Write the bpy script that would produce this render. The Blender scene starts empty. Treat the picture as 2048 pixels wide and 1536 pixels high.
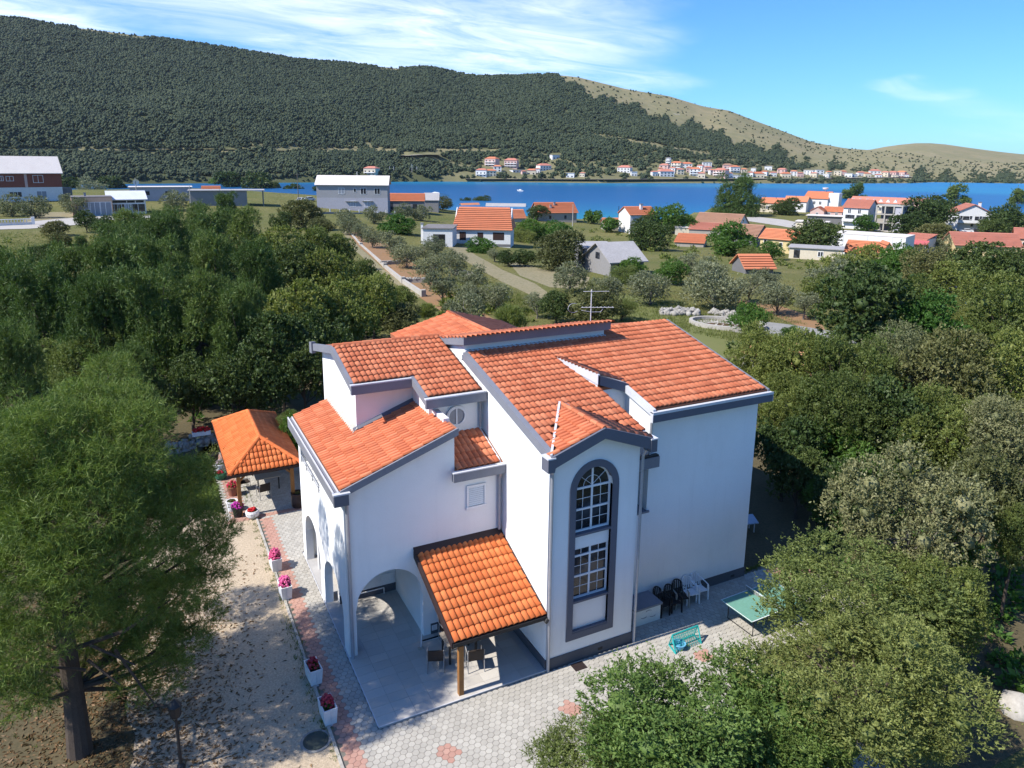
import bpy, bmesh, math, random
import numpy as np
from mathutils import Vector, Matrix
random.seed(7)
SC = bpy.context.scene
COL = SC.collection
R_ = math.radians

# ---------------------------------------------------------------- camera
CAM_F, PITCH, ROLL, YAW = 1463.0, .2200, .0104, .4705
CX, CY, CH, PX, PY = -10.688, -18.3349, 16.5, 1024.0, 650.0
_F = np.array([math.sin(YAW)*math.cos(PITCH), math.cos(YAW)*math.cos(PITCH), -math.sin(PITCH)])
_R = np.array([math.cos(YAW), -math.sin(YAW), 0.0]); _U = np.cross(_R, _F)
_R2 = _R*math.cos(ROLL)+_U*math.sin(ROLL); _U2 = _U*math.cos(ROLL)-_R*math.sin(ROLL)
CAMP = np.array([CX, CY, CH])
cam = bpy.data.cameras.new('camera'); camo = bpy.data.objects.new('camera', cam); COL.objects.link(camo)
cam.sensor_fit = 'HORIZONTAL'; cam.sensor_width = 36.0; cam.lens = CAM_F/2048*36
cam.shift_y = -(768-PY)/2048; cam.clip_start = .5; cam.clip_end = 20000
camo.matrix_world = Matrix([[_R2[i], _U2[i], -_F[i], CAMP[i]] for i in range(3)]+[[0, 0, 0, 1]])
SC.camera = camo

# ---------------------------------------------------------------- where a pixel of the photograph meets the place
def ray(x, y): return _F+_R2*(x-PX)/CAM_F-_U2*(y-PY)/CAM_F
def az(x, y, z=0.0):
    r = ray(x, y); t = (z-CH)/r[2]; return CAMP+t*r
def av(x, y, v):
    r = ray(x, y); t = (v-CY)/r[1]; return CAMP+t*r
def ad(x, y, d):
    r = ray(x, y); t = d/math.hypot(r[0], r[1]); return CAMP+t*r
def dirx(x):
    r = ray(x, 320.0); r = np.array([r[0], r[1]]); return r/np.linalg.norm(r)
def pix(p):
    d = np.asarray(p, float)-CAMP; w = d@_F; return PX+CAM_F*(d@_R2)/w, PY-CAM_F*(d@_U2)/w, w
def sst(a, b, x):
    t = min(1, max(0, (x-a)/(b-a))); return t*t*(3-2*t)
def bearing_x(x, y):                                       # photo column of a bearing
    dx, dy = x-CX, y-CY
    f = dx*math.sin(YAW)+dy*math.cos(YAW); s = dx*math.cos(YAW)-dy*math.sin(YAW)
    if f <= .05*abs(s)+1e-6: return 9000 if s > 0 else -9000
    return 1024+1463*s/f*.975
def gz(x, y):                                              # height of the ground
    d = math.hypot(x-CX, y-CY)
    if d < 90: return 0.0
    bx = bearing_x(x, y); l = 1-sst(350, 950, bx)
    z = -5.5*sst(95, 225, d)*(1-l)*sst(650, 1200, bx)+2.0*l*sst(95, 190, d)
    z += .25*sst(90, 130, d)*math.sin(x*.07)*math.cos(y*.06)
    z += 2.6*l*sst(215, 285, d)
    ds = 302+153*sst(1280, 1500, bx)-30*sst(1700, 2000, bx)+35*l
    return z+(-11-z)*sst(ds-10, ds+14, d)
def hit(px, py):
    r = ray(px, py); h = math.hypot(r[0], r[1]); d = 12.0
    while d < 600:
        p = CAMP+r*(d/h)
        if p[2] <= gz(p[0], p[1]): break
        d += .5
    return np.array([p[0], p[1], gz(p[0], p[1])]), d

# ---------------------------------------------------------------- world, sun, exposure
SUN_EL, SUN_DIR = R_(47), Vector((-1.0, 0.03, 0)).normalized()     # horizontal direction towards the sun
sunl = bpy.data.lights.new('sun', 'SUN'); suno = bpy.data.objects.new('sun', sunl); COL.objects.link(suno)
sunl.energy = 3.75; sunl.angle = R_(.53); sunl.color = (1, .955, .88)
to_sun = Vector((SUN_DIR.x*math.cos(SUN_EL), SUN_DIR.y*math.cos(SUN_EL), math.sin(SUN_EL)))
suno.rotation_euler = to_sun.to_track_quat('Z', 'Y').to_euler(); suno.location = (-60, 0, 60)
W = bpy.data.worlds.new('World'); SC.world = W; W.use_nodes = True
def build_world():
    nt = W.node_tree; N = nt.nodes; L = nt.links; N.clear()
    out = N.new('ShaderNodeOutputWorld'); bg = N.new('ShaderNodeBackground'); sky = N.new('ShaderNodeTexSky')
    sky.sky_type = 'NISHITA'; sky.sun_disc = False; sky.sun_elevation = SUN_EL
    sky.sun_rotation = math.atan2(SUN_DIR.x, SUN_DIR.y)
    sky.altitude = 0; sky.air_density = 1.0; sky.dust_density = .35; sky.ozone_density = 2.2
    tc = N.new('ShaderNodeTexCoord'); sep = N.new('ShaderNodeSeparateXYZ'); L.new(tc.outputs['Generated'], sep.inputs[0])
    # clouds lie on a plane overhead: direction / (height + small)
    az_ = N.new('ShaderNodeMath'); az_.operation = 'MAXIMUM'; L.new(sep.outputs[2], az_.inputs[0]); az_.inputs[1].default_value = 0.0
    ad_ = N.new('ShaderNodeMath'); ad_.operation = 'ADD'; L.new(az_.outputs[0], ad_.inputs[0]); ad_.inputs[1].default_value = .12
    vd = N.new('ShaderNodeVectorMath'); vd.operation = 'DIVIDE'; L.new(tc.outputs['Generated'], vd.inputs[0])
    cb = N.new('ShaderNodeCombineXYZ'); L.new(ad_.outputs[0], cb.inputs[0]); L.new(ad_.outputs[0], cb.inputs[1]); cb.inputs[2].default_value = 1e6
    L.new(cb.outputs[0], vd.inputs[1])
    def math_(op, a_, b_=None, c_=None):
        m = N.new('ShaderNodeMath'); m.operation = op
        for i, v in enumerate((a_, b_, c_)):
            if v is None: continue
            if hasattr(v, 'node'): L.new(v, m.inputs[i])
            else: m.inputs[i].default_value = v
        return m.outputs[0]
    def vmath(op, a_, b_, out=0):
        m = N.new('ShaderNodeVectorMath'); m.operation = op
        for i, v in enumerate((a_, b_)):
            if v is None: continue
            if hasattr(v, 'node'): L.new(v, m.inputs[i])
            else: m.inputs[i].default_value = v
        return m.outputs['Value' if out else 0]
    def q(x, y):
        r = ray(x, y); r = r/np.linalg.norm(r); return np.array([r[0], r[1]])/(max(r[2], 0)+.12)
    # warp the edges
    wn = N.new('ShaderNodeTexNoise'); wn.inputs['Scale'].default_value = 1.3; wn.inputs['Detail'].default_value = 4; L.new(vd.outputs[0], wn.inputs['Vector'])
    wv = vmath('SUBTRACT', wn.outputs['Color'], (.5, .5, .5)); sc_ = N.new('ShaderNodeVectorMath'); sc_.operation = 'SCALE'; L.new(wv, sc_.inputs[0]); sc_.inputs['Scale'].default_value = .9
    pw_ = vmath('ADD', vd.outputs[0], sc_.outputs[0]); pw_ = vmath('MULTIPLY', pw_, (1, 1, 0))
    total = None
    for (x0, y0), (x1, y1), w_, amp in STREAKS:
        A, B = q(x0, y0), q(x1, y1); D = B-A; l2 = float(D@D)
        t = math_('DIVIDE', vmath('DOT_PRODUCT', vmath('SUBTRACT', pw_, (A[0], A[1], 0)), (D[0], D[1], 0), 1), l2); t = math_('MINIMUM', math_('MAXIMUM', t, 0.0), 1.0)
        sv_ = N.new('ShaderNodeVectorMath'); sv_.operation = 'SCALE'; sv_.inputs[0].default_value = (D[0], D[1], 0); L.new(t, sv_.inputs['Scale'])
        dist = vmath('LENGTH', vmath('SUBTRACT', vmath('SUBTRACT', pw_, (A[0], A[1], 0)), sv_.outputs[0]), None, 1)
        mr = N.new('ShaderNodeMapRange'); mr.interpolation_type = 'SMOOTHSTEP'; L.new(dist, mr.inputs[0]); mr.inputs[1].default_value = w_; mr.inputs[2].default_value = w_*.12; mr.inputs[3].default_value = 0; mr.inputs[4].default_value = amp
        total = mr.outputs[0] if total is None else math_('MAXIMUM', total, mr.outputs[0])
    A, B = q(STREAKS[0][0][0], STREAKS[0][0][1]), q(STREAKS[0][1][0], STREAKS[0][1][1]); ang = math.atan2(B[1]-A[1], B[0]-A[0])
    mp = N.new('ShaderNodeMapping'); L.new(vd.outputs[0], mp.inputs[0]); mp.inputs['Rotation'].default_value = (0, 0, -ang); mp.inputs['Scale'].default_value = (.55, 1.5, 0)
    n1 = N.new('ShaderNodeTexNoise'); n1.inputs['Scale'].default_value = .5; n1.inputs['Detail'].default_value = 3; L.new(mp.outputs[0], n1.inputs['Vector'])
    n2 = N.new('ShaderNodeTexNoise'); n2.inputs['Scale'].default_value = 2.4; n2.inputs['Detail'].default_value = 10; n2.inputs['Roughness'].default_value = .68; n2.inputs['Distortion'].default_value = .8; L.new(mp.outputs[0], n2.inputs['Vector'])
    r1 = N.new('ShaderNodeMapRange'); r1.interpolation_type = 'SMOOTHSTEP'; L.new(n1.outputs[0], r1.inputs[0]); r1.inputs[1].default_value = .52; r1.inputs[2].default_value = .8; r1.inputs[4].default_value = .28
    r2 = N.new('ShaderNodeMapRange'); L.new(n2.outputs[0], r2.inputs[0]); r2.inputs[1].default_value = .30; r2.inputs[2].default_value = .66
    cov = math_('MULTIPLY', math_('MAXIMUM', total, r1.outputs[0]), math_('ADD', math_('MULTIPLY', r2.outputs[0], .82), .12))
    hs = N.new('ShaderNodeHueSaturation'); hs.inputs['Saturation'].default_value = SKY_SAT; L.new(sky.outputs[0], hs.inputs['Color'])
    tint = N.new('ShaderNodeMix'); tint.data_type = 'RGBA'; tint.blend_type = 'MULTIPLY'; tint.inputs[0].default_value = 1
    L.new(hs.outputs[0], tint.inputs[6]); tint.inputs[7].default_value = SKY_TINT
    mx = N.new('ShaderNodeMix'); mx.data_type = 'RGBA'; L.new(cov, mx.inputs[0]); L.new(tint.outputs[2], mx.inputs[6]); mx.inputs[7].default_value = CLOUD_C
    L.new(mx.outputs[2], bg.inputs[0]); bg.inputs[1].default_value = SKY_S; L.new(bg.outputs[0], out.inputs[0])
STREAKS = [((420, -40), (1060, 130), .95, .78), ((-60, -10), (70, 28), .55, .85), ((880, 60), (1300, 165), .40, .45), ((160, 20), (260, 30), .18, .4), ((1830, 165), (1885, 185), .22, .28), ((600, -60), (1000, 20), .7, .6), ((430, 60), (800, 132), .35, .5)]
CLOUD_C = (6.6, 6.9, 7.8, 1)
SKY_TINT, SKY_S, SKY_SAT = (.30, .575, .94, 1), .114, 1.05
build_world()
vs = SC.view_settings; vs.view_transform = 'Standard'; vs.look = 'None'; vs.gamma = 1; vs.use_curve_mapping = False; vs.exposure = 1.0
SC.cycles.max_bounces = 6; SC.cycles.diffuse_bounces = 2; SC.cycles.glossy_bounces = 2; SC.cycles.transmission_bounces = 3; SC.cycles.transparent_max_bounces = 6
SC.cycles.caustics_reflective = False; SC.cycles.caustics_refractive = False

# ---------------------------------------------------------------- objects
ORG = {}
def thing(name, label, cat, loc, group=None, rotz=0.0):
    o = bpy.data.objects.new(name, None); COL.objects.link(o); o.location = loc; o.rotation_euler = (0, 0, rotz); o.empty_display_size = .2
    o['label'] = label; o['category'] = cat
    if group: o['group'] = group
    ORG[o.name] = Vector(loc) if rotz == 0 else None
    return o
def tag(o, label, cat, group=None):
    o['label'] = label; o['category'] = cat
    if group: o['group'] = group
    return o
def link(name, me, parent=None, kind=None):
    o = bpy.data.objects.new(name, me); COL.objects.link(o)
    if parent is not None:
        o.parent = parent; ORG[o.name] = ORG.get(parent.name)
    if kind: o['kind'] = kind
    return o
class MB:
    def __init__(s): s.v = []; s.f = []; s.m = []
    def add(s, vs_, fs, mi=0):
        b = len(s.v); s.v += [tuple(map(float, p)) for p in vs_]; s.f += [tuple(b+i for i in q) for q in fs]; s.m += [mi]*len(fs); return s
    def box(s, x0, x1, y0, y1, z0, z1, mi=0):
        x0, x1 = sorted((x0, x1)); y0, y1 = sorted((y0, y1)); z0, z1 = sorted((z0, z1))
        return s.hexa([(x0, y0, z0), (x1, y0, z0), (x1, y1, z0), (x0, y1, z0), (x0, y0, z1), (x1, y0, z1), (x1, y1, z1), (x0, y1, z1)], mi)
    def hexa(s, p, mi=0):
        return s.add(p, [(0, 3, 2, 1), (4, 5, 6, 7), (0, 1, 5, 4), (1, 2, 6, 5), (2, 3, 7, 6), (3, 0, 4, 7)], mi)
    def quad(s, a, b, c, d, mi=0): return s.add([a, b, c, d], [(0, 1, 2, 3)], mi)
    def prism(s, pts, off, mi=0):                           # polygon (3-d points) pushed by a vector
        n = len(pts); off = Vector(off); a = [Vector(p) for p in pts]; b = [p+off for p in a]
        nrm = Vector((0, 0, 0))
        for i in range(n): nrm += (a[i]-a[0]).cross(a[(i+1) % n]-a[0])
        up = nrm.dot(off) > 0
        if up: a, b = b, a                                  # a is the side the normal points out of
        fs = [tuple(range(n)), tuple(range(2*n-1, n-1, -1))]
        for i in range(n):
            j = (i+1) % n; fs.append((i, n+i, n+j, j))
        return s.add(a+b, fs, mi)
    def bar(s, p, q, w, h=None, mi=0):                      # square bar
        p, q = Vector(p), Vector(q); d = (q-p).normalized(); h = h or w
        u = d.cross(Vector((0, 0, 1)))
        u = Vector((1, 0, 0)) if u.length < 1e-3 else u.normalized()
        n = u.cross(d); u *= w/2; n *= h/2
        return s.hexa([p-u-n, p+u-n, q+u-n, q-u-n, p-u+n, p+u+n, q+u+n, q-u+n], mi)
    def tube(s, p, q, r0, r1=None, n=8, mi=0, cap=True):
        p, q = Vector(p), Vector(q); r1 = r0 if r1 is None else r1; d = (q-p).normalized()
        u = d.orthogonal().normalized(); w = d.cross(u); vs_ = []
        for c, r in ((p, r0), (q, r1)):
            for i in range(n):
                a = 2*math.pi*i/n; vs_.append(c+u*math.cos(a)*r+w*math.sin(a)*r)
        fs = [(i, (i+1) % n, n+(i+1) % n, n+i) for i in range(n)]
        if cap: fs += [tuple(range(n-1, -1, -1)), tuple(range(n, 2*n))]
        return s.add(vs_, fs, mi)
    def path(s, pts, r, n=6, mi=0):
        for a, b in zip(pts, pts[1:]): s.tube(a, b, r, r, n, mi)
        return s
    def lathe(s, prof, c=(0, 0, 0), n=14, mi=0):
        vs_ = []; k = len(prof)
        for r, z in prof:
            for i in range(n):
                a = 2*math.pi*i/n; vs_.append((c[0]+r*math.cos(a), c[1]+r*math.sin(a), c[2]+z))
        fs = [(j*n+i, j*n+(i+1) % n, (j+1)*n+(i+1) % n, (j+1)*n+i) for j in range(k-1) for i in range(n)]
        fs += [tuple(range(n-1, -1, -1)), tuple((k-1)*n+i for i in range(n))]
        return s.add(vs_, fs, mi)
    def mesh(s, name, mats, org=None, smooth=False):
        me = bpy.data.meshes.new(name)
        v = s.v if org is None else [(p[0]-org[0], p[1]-org[1], p[2]-org[2]) for p in s.v]
        me.from_pydata(v, [], s.f)
        for m in (mats if isinstance(mats, (list, tuple)) else [mats]): me.materials.append(m)
        if any(s.m): me.polygons.foreach_set('material_index', s.m)
        if smooth: me.polygons.foreach_set('use_smooth', [True]*len(me.polygons))
        me.update(); return me
    def build(s, name, mats, parent=None, kind=None, smooth=False, local=False):
        org = None
        if parent is not None and not local: org = ORG.get(parent.name)
        return link(name, s.mesh(name, mats, org, smooth), parent, kind)
def np_mesh(name, v, faces, k, mats, mi=None):              # v (n,3), faces (m,k)
    me = bpy.data.meshes.new(name); m = len(faces)
    me.vertices.add(len(v)); me.vertices.foreach_set('co', np.ascontiguousarray(v, np.float32).ravel())
    me.loops.add(m*k); me.loops.foreach_set('vertex_index', np.ascontiguousarray(faces, np.int32).ravel())
    me.polygons.add(m); me.polygons.foreach_set('loop_start', np.arange(0, m*k, k, dtype=np.int32))
    for q in (mats if isinstance(mats, (list, tuple)) else [mats]): me.materials.append(q)
    if mi is not None: me.polygons.foreach_set('material_index', np.ascontiguousarray(mi, np.int32))
    me.update(calc_edges=True); return me

# ---------------------------------------------------------------- materials
def _mat(name):
    m = bpy.data.materials.new(name); m.use_nodes = True; nt = m.node_tree; nt.nodes.clear()
    return m, nt, nt.nodes, nt.links
def C4(c): return (c[0], c[1], c[2], 1)
def mixc(N, L, fac, a, b, mode='MIX'):
    x = N.new('ShaderNodeMix'); x.data_type = 'RGBA'; x.blend_type = mode
    for s, v in ((0, fac), (6, a), (7, b)):
        if hasattr(v, 'node'): L.new(v, x.inputs[s])
        else: x.inputs[s].default_value = C4(v) if isinstance(v, tuple) else v
    return x.outputs[2]
def noise(N, L, vec, scale, detail=4, rough=.55, lo=.3, hi=.7, dist=0.0):
    n = N.new('ShaderNodeTexNoise'); n.inputs['Scale'].default_value = scale; n.inputs['Detail'].default_value = detail; n.inputs['Roughness'].default_value = rough; n.inputs['Distortion'].default_value = dist
    L.new(vec, n.inputs['Vector']); r = N.new('ShaderNodeMapRange'); L.new(n.outputs[0], r.inputs[0]); r.inputs[1].default_value = lo; r.inputs[2].default_value = hi
    return r.outputs[0]
def geo_pos(N): return N.new('ShaderNodeNewGeometry').outputs['Position']
def simple(name, c1, c2=None, rough=.8, scale=1.5, fine=18.0, amt=.35, bump=0.0, bscale=40, metal=0.0, spec=.3, streak=0.0):
    m, nt, N, L = _mat(name); b = N.new('ShaderNodeBsdfPrincipled'); o = N.new('ShaderNodeOutputMaterial'); L.new(b.outputs[0], o.inputs[0])
    c2 = c2 or tuple(x*.72 for x in c1); p = geo_pos(N)
    f1 = noise(N, L, p, scale, 5, .6); f2 = noise(N, L, p, fine, 3, .6)
    c = mixc(N, L, f1, c1, c2); c = mixc(N, L, amt, c, mixc(N, L, f2, c1, tuple(x*.8 for x in c2)))
    if streak:                                              # rain streaks and weather stains
        mp = N.new('ShaderNodeMapping'); L.new(p, mp.inputs[0]); mp.inputs['Scale'].default_value = (1.7, 1.7, .16)
        k1 = noise(N, L, mp.outputs[0], 1.6, 6, .7, .52, .78); k2 = noise(N, L, p, .9, 5, .65, .5, .72); k = N.new('ShaderNodeMath'); k.operation = 'MULTIPLY_ADD'; L.new(k1, k.inputs[0]); k.inputs[1].default_value = streak; k.inputs[2].default_value = 0
        c = mixc(N, L, k.outputs[0], c, tuple(x*.62 for x in c1)); k = N.new('ShaderNodeMath'); k.operation = 'MULTIPLY'; L.new(k2, k.inputs[0]); k.inputs[1].default_value = streak*.5; c = mixc(N, L, k.outputs[0], c, (c1[0]*.72, c1[1]*.69, c1[2]*.62))
    L.new(c, b.inputs['Base Color']); b.inputs['Roughness'].default_value = rough; b.inputs['Metallic'].default_value = metal; b.inputs['Specular IOR Level'].default_value = spec
    if bump:
        n = N.new('ShaderNodeTexNoise'); n.inputs['Scale'].default_value = bscale; n.inputs['Detail'].default_value = 4; L.new(p, n.inputs['Vector'])
        bp = N.new('ShaderNodeBump'); bp.inputs['Strength'].default_value = bump; bp.inputs['Distance'].default_value = .02; L.new(n.outputs[0], bp.inputs['Height']); L.new(bp.outputs[0], b.inputs['Normal'])
    return m
def island(N, L):
    g = N.new('ShaderNodeNewGeometry'); i = N.new('ShaderNodeObjectInfo'); a = N.new('ShaderNodeMath'); a.operation = 'ADD'
    L.new(g.outputs['Random Per Island'], a.inputs[0]); L.new(i.outputs['Random'], a.inputs[1])
    f = N.new('ShaderNodeMath'); f.operation = 'FRACT'; L.new(a.outputs[0], f.inputs[0]); return f.outputs[0]
def tiles_mat(name, ca, cb, cc, rough=.75, dirt=(.16, .07, .04), damt=.35):
    m, nt, N, L = _mat(name); b = N.new('ShaderNodeBsdfPrincipled'); o = N.new('ShaderNodeOutputMaterial'); L.new(b.outputs[0], o.inputs[0])
    i = island(N, L); p = geo_pos(N)
    r = N.new('ShaderNodeValToRGB'); L.new(i, r.inputs[0]); e = r.color_ramp.elements
    e[0].color = C4(ca); e[1].color = C4(cb); e.new(.55).color = C4(cc)
    n1 = noise(N, L, p, .7, 5, .6, .45, .75); n2 = noise(N, L, p, 9, 5, .7, .48, .8)
    mu = N.new('ShaderNodeMath'); mu.operation = 'MULTIPLY'; L.new(n1, mu.inputs[0]); mu.inputs[1].default_value = damt*.6
    c = mixc(N, L, mu.outputs[0], r.outputs[0], dirt)
    mu2 = N.new('ShaderNodeMath'); mu2.operation = 'MULTIPLY'; L.new(n2, mu2.inputs[0]); mu2.inputs[1].default_value = damt
    c = mixc(N, L, mu2.outputs[0], c, dirt)
    L.new(c, b.inputs['Base Color']); b.inputs['Roughness'].default_value = rough; b.inputs['Specular IOR Level'].default_value = .25
    return m
def leaf_mat(name, c1, c2, c3=None, transl=.3, objv=.35, gloss=.25):
    m, nt, N, L = _mat(name); o = N.new('ShaderNodeOutputMaterial')
    g = N.new('ShaderNodeNewGeometry'); oi = N.new('ShaderNodeObjectInfo')
    c = mixc(N, L, g.outputs['Random Per Island'], c1, c2)
    n = noise(N, L, g.outputs['Position'], 1.1, 3, .6, .35, .65)
    k = N.new('ShaderNodeMath'); k.operation = 'MULTIPLY'; L.new(n, k.inputs[0]); k.inputs[1].default_value = .55
    c = mixc(N, L, k.outputs[0], c, c3 or tuple(x*.6 for x in c1))
    hv = N.new('ShaderNodeHueSaturation'); L.new(c, hv.inputs['Color'])
    r = N.new('ShaderNodeMapRange'); L.new(oi.outputs['Random'], r.inputs[0]); r.inputs[3].default_value = 1-objv; r.inputs[4].default_value = 1+objv; L.new(r.outputs[0], hv.inputs['Value'])
    r2 = N.new('ShaderNodeMapRange'); L.new(oi.outputs['Random'], r2.inputs[0]); r2.inputs[3].default_value = .515; r2.inputs[4].default_value = .485; L.new(r2.outputs[0], hv.inputs['Hue'])
    d = N.new('ShaderNodeBsdfPrincipled'); L.new(hv.outputs[0], d.inputs['Base Color']); d.inputs['Roughness'].default_value = .55; d.inputs['Specular IOR Level'].default_value = gloss
    t = N.new('ShaderNodeBsdfTranslucent'); tc = mixc(N, L, 1.0, hv.outputs[0], (1.25, 1.35, .6), 'MULTIPLY'); L.new(tc, t.inputs[0])
    s = N.new('ShaderNodeMixShader'); s.inputs[0].default_value = transl; L.new(d.outputs[0], s.inputs[1]); L.new(t.outputs[0], s.inputs[2]); L.new(s.outputs[0], o.inputs[0])
    return m
def glass_mat(name, c=(.012, .015, .02)):
    m, nt, N, L = _mat(name); b = N.new('ShaderNodeBsdfPrincipled'); o = N.new('ShaderNodeOutputMaterial'); L.new(b.outputs[0], o.inputs[0])
    p = geo_pos(N); f = noise(N, L, p, 1.6, 4, .6, .45, .7); L.new(mixc(N, L, f, c, tuple(min(1, x*3.2+.01) for x in c)), b.inputs['Base Color'])
    b.inputs['Roughness'].default_value = .06; b.inputs['Specular IOR Level'].default_value = .6
    return m
WHITE = simple('white_render', (.83, .83, .82), (.775, .775, .765), .9, .6, 60, .35, .3, 70, 0, .3, .2)
WHITE2 = simple('white_paint', (.78, .77, .75), (.66, .65, .62), .8, .7, 30)
PLINTH = simple('grey_plinth', (.105, .107, .12), (.08, .082, .095), .85, 1.2, 40, .4, .15, 80)
FASCIA = simple('grey_fascia', (.215, .22, .245), (.175, .18, .21), .7, .9, 25, .35, 0, 40, 0, .3, .3)
TRIM = simple('slate_trim', (.125, .13, .16), (.105, .11, .138), .75, .9, 30)
GUTTER = simple('pale_gutter', (.62, .62, .64), (.5, .5, .52), .5, 1, 20)
PIPE = simple('zinc_pipe', (.42, .43, .46), (.33, .34, .37), .4, 2, 20, .3, 0, 40, .35)
PVC = simple('white_pvc', (.78, .78, .78), (.72, .72, .73), .45, 2, 20)
GLASS = glass_mat('window_glass')
TILE = tiles_mat('clay_roof_tile', (.43, .115, .05), (.58, .195, .095), (.52, .155, .07), .8, (.24, .10, .06), .42)
TILE_NEW = tiles_mat('bright_roof_tile', (.58, .135, .035), (.70, .20, .06), (.65, .165, .045), .75, (.38, .11, .04), .32)
TILE_OLD = tiles_mat('weathered_roof_tile', (.42, .15, .07), (.55, .22, .11), (.48, .17, .08), .85, (.20, .10, .07), .6)
WOOD = simple('varnished_wood', (.33, .155, .045), (.24, .10, .03), .5, 2.5, 14)
WOOD_D = simple('dark_stained_wood', (.045, .025, .022), (.028, .016, .015), .6, 2, 18)
BLACK = simple('black_metal', (.018, .018, .02), (.03, .03, .03), .5, 4, 30)
# ---------------------------------------------------------------- roof tiles
TW, TE = .2025, .375                                        # width and exposed length of a roll tile
def tile_unit(w=TW, ln=TE+.035, lift=.044):
    xs = [0, .12, .30, .50, .70, .86, .955, 1.0]; zs = [-.004, .018, .042, .057, .063, .060, .050, -.014]; v = []; f = []; k = len(xs)
    for x, z in zip(xs, zs): v.append((x*w, 0, z+lift))
    for x, z in zip(xs, zs): v.append((x*w, ln, z))
    for x, z in zip(xs, zs): v.append((x*w, .012, z-.01))
    for i in range(k-1):
        f.append((i, i+1, k+i+1, k+i)); f.append((i+1, i, 2*k+i, 2*k+i+1))
    return np.array(v), np.array(f)
TV, TF = tile_unit()
def tile_mesh(name, mat): return np_mesh(name, TV, TF, 4, mat)
def inpoly(x, y, poly):
    c = False; n = len(poly)
    for i in range(n):
        x1, y1 = poly[i]; x2, y2 = poly[(i+1) % n]
        if (y1 > y) != (y2 > y) and x < (x2-x1)*(y-y1)/(y2-y1)+x1: c = not c
    return c
class Tiled:                                                # the tiles of one thing: the largest in the picture as parts, the rest joined
    def __init__(s): s.t = []
    def plane(s, roof, o, ux, up, wid, ln, poly=None, jit=.004, rng=random.Random(3), off=.0):
        o, ux, up = Vector(o), Vector(ux).normalized(), Vector(up).normalized(); n = ux.cross(up).normalized()
        nc, nr = max(1, round(wid/TW)), max(1, int(math.ceil(ln/TE-.25)))
        for r in range(nr):
            for c in range(nc):
                a, b = (c+.5)*TW, (r+.5)*TE
                if poly and not inpoly(a, b, poly): continue
                p = o+ux*(c*TW)+up*(r*TE)+n*(off+rng.uniform(0, jit)); q = rng.uniform(-.006, .006)
                u2 = (ux+n*q).normalized(); f2 = (up+n*rng.uniform(-.006, .006)).normalized()
                M = np.array([[u2[i], f2[i], n[i], p[i]] for i in range(3)])
                d = np.array(p)-CAMP; s.t.append((-(d@np.array(n))/np.linalg.norm(d)**3, roof, M))
        return s
    def emit(s, mat, name='roof_tile', most=300):
        s.t.sort(key=lambda q: -q[0]); me = tile_mesh(name, mat); rest = {}
        for i, (_, roof, M) in enumerate(s.t):
            if i < most:
                o = link(name, me, roof); L = ORG[roof.name]; m = Matrix([list(M[0]), list(M[1]), list(M[2]), [0, 0, 0, 1]]); m.translation -= L; o.matrix_basis = m
            else: rest.setdefault(roof.name, (roof, []))[1].append(M)
        for roof, ms in rest.values():
            A = np.array(ms); v = np.einsum('nij,kj->nki', A[:, :, :3], TV)+A[:, None, :, 3]
            v = v.reshape(-1, 3)-np.array(ORG[roof.name]); f = (TF[None]+(np.arange(len(A))*len(TV))[:, None, None]).reshape(-1, 4)
            link('tile_field', np_mesh('tile_field', v, f, 4, mat), roof, 'stuff')
def caps(parent, p, q, mat, r=.10, step=.36, name='ridge_tile', taper=.86):
    p, q = Vector(p), Vector(q); d = q-p; L = d.length; d.normalize(); n = max(1, round(L/step))
    for i in range(n):
        a, b = p+d*(L*i/n), p+d*(L*(i+1)/n+.04); m = MB(); m.tube(a, b, r, r*taper, 9); m.build(name, mat, parent)

# ---------------------------------------------------------------- foliage
def rdir(rng, n):
    v = rng.normal(size=(n, 3)); return v/np.linalg.norm(v, axis=1)[:, None]
def blades(c, a, ln, wd, rng, tri=False):                   # leaves: centre, axis, length, width
    n = len(c); s = np.cross(a, rdir(rng, n)); s /= np.linalg.norm(s, axis=1)[:, None]+1e-9
    ln = np.broadcast_to(ln, (n,))[:, None]; wd = np.broadcast_to(wd, (n,))[:, None]
    if tri:
        v = np.stack([c-s*wd/2, c+s*wd/2, c+a*ln], 1).reshape(-1, 3); f = np.arange(3*n).reshape(-1, 3)
    else:
        nn = np.cross(s, a); bend = nn*ln*.12
        v = np.stack([c-a*ln/2-bend, c+s*wd/2, c+a*ln/2-bend, c-s*wd/2], 1).reshape(-1, 3); f = np.arange(4*n).reshape(-1, 4)
    return v, f
_ico = {}
def ico(sub):
    if sub not in _ico:
        b = bmesh.new(); bmesh.ops.create_icosphere(b, subdivisions=sub, radius=1); b.verts.ensure_lookup_table()
        _ico[sub] = (np.array([v.co[:] for v in b.verts]), np.array([[v.index for v in f.verts] for f in b.faces])); b.free()
    return _ico[sub]
def lobes_broad(rng, k, flat=1.0, spread=.78, rr=(.20, .36)):   # unit crown: x,y in -.5..5, z in 0..1
    c = []; r = []
    for i in range(k):
        d = rdir(rng, 1)[0]; d[2] = d[2]*.9+.1
        m = spread*rng.uniform(.35, 1)**.5; q = d*m*.5; q[2] = q[2]+.5
        c.append(q); r.append(rng.uniform(*rr)*.62)
    return np.array(c), np.array(r)
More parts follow.
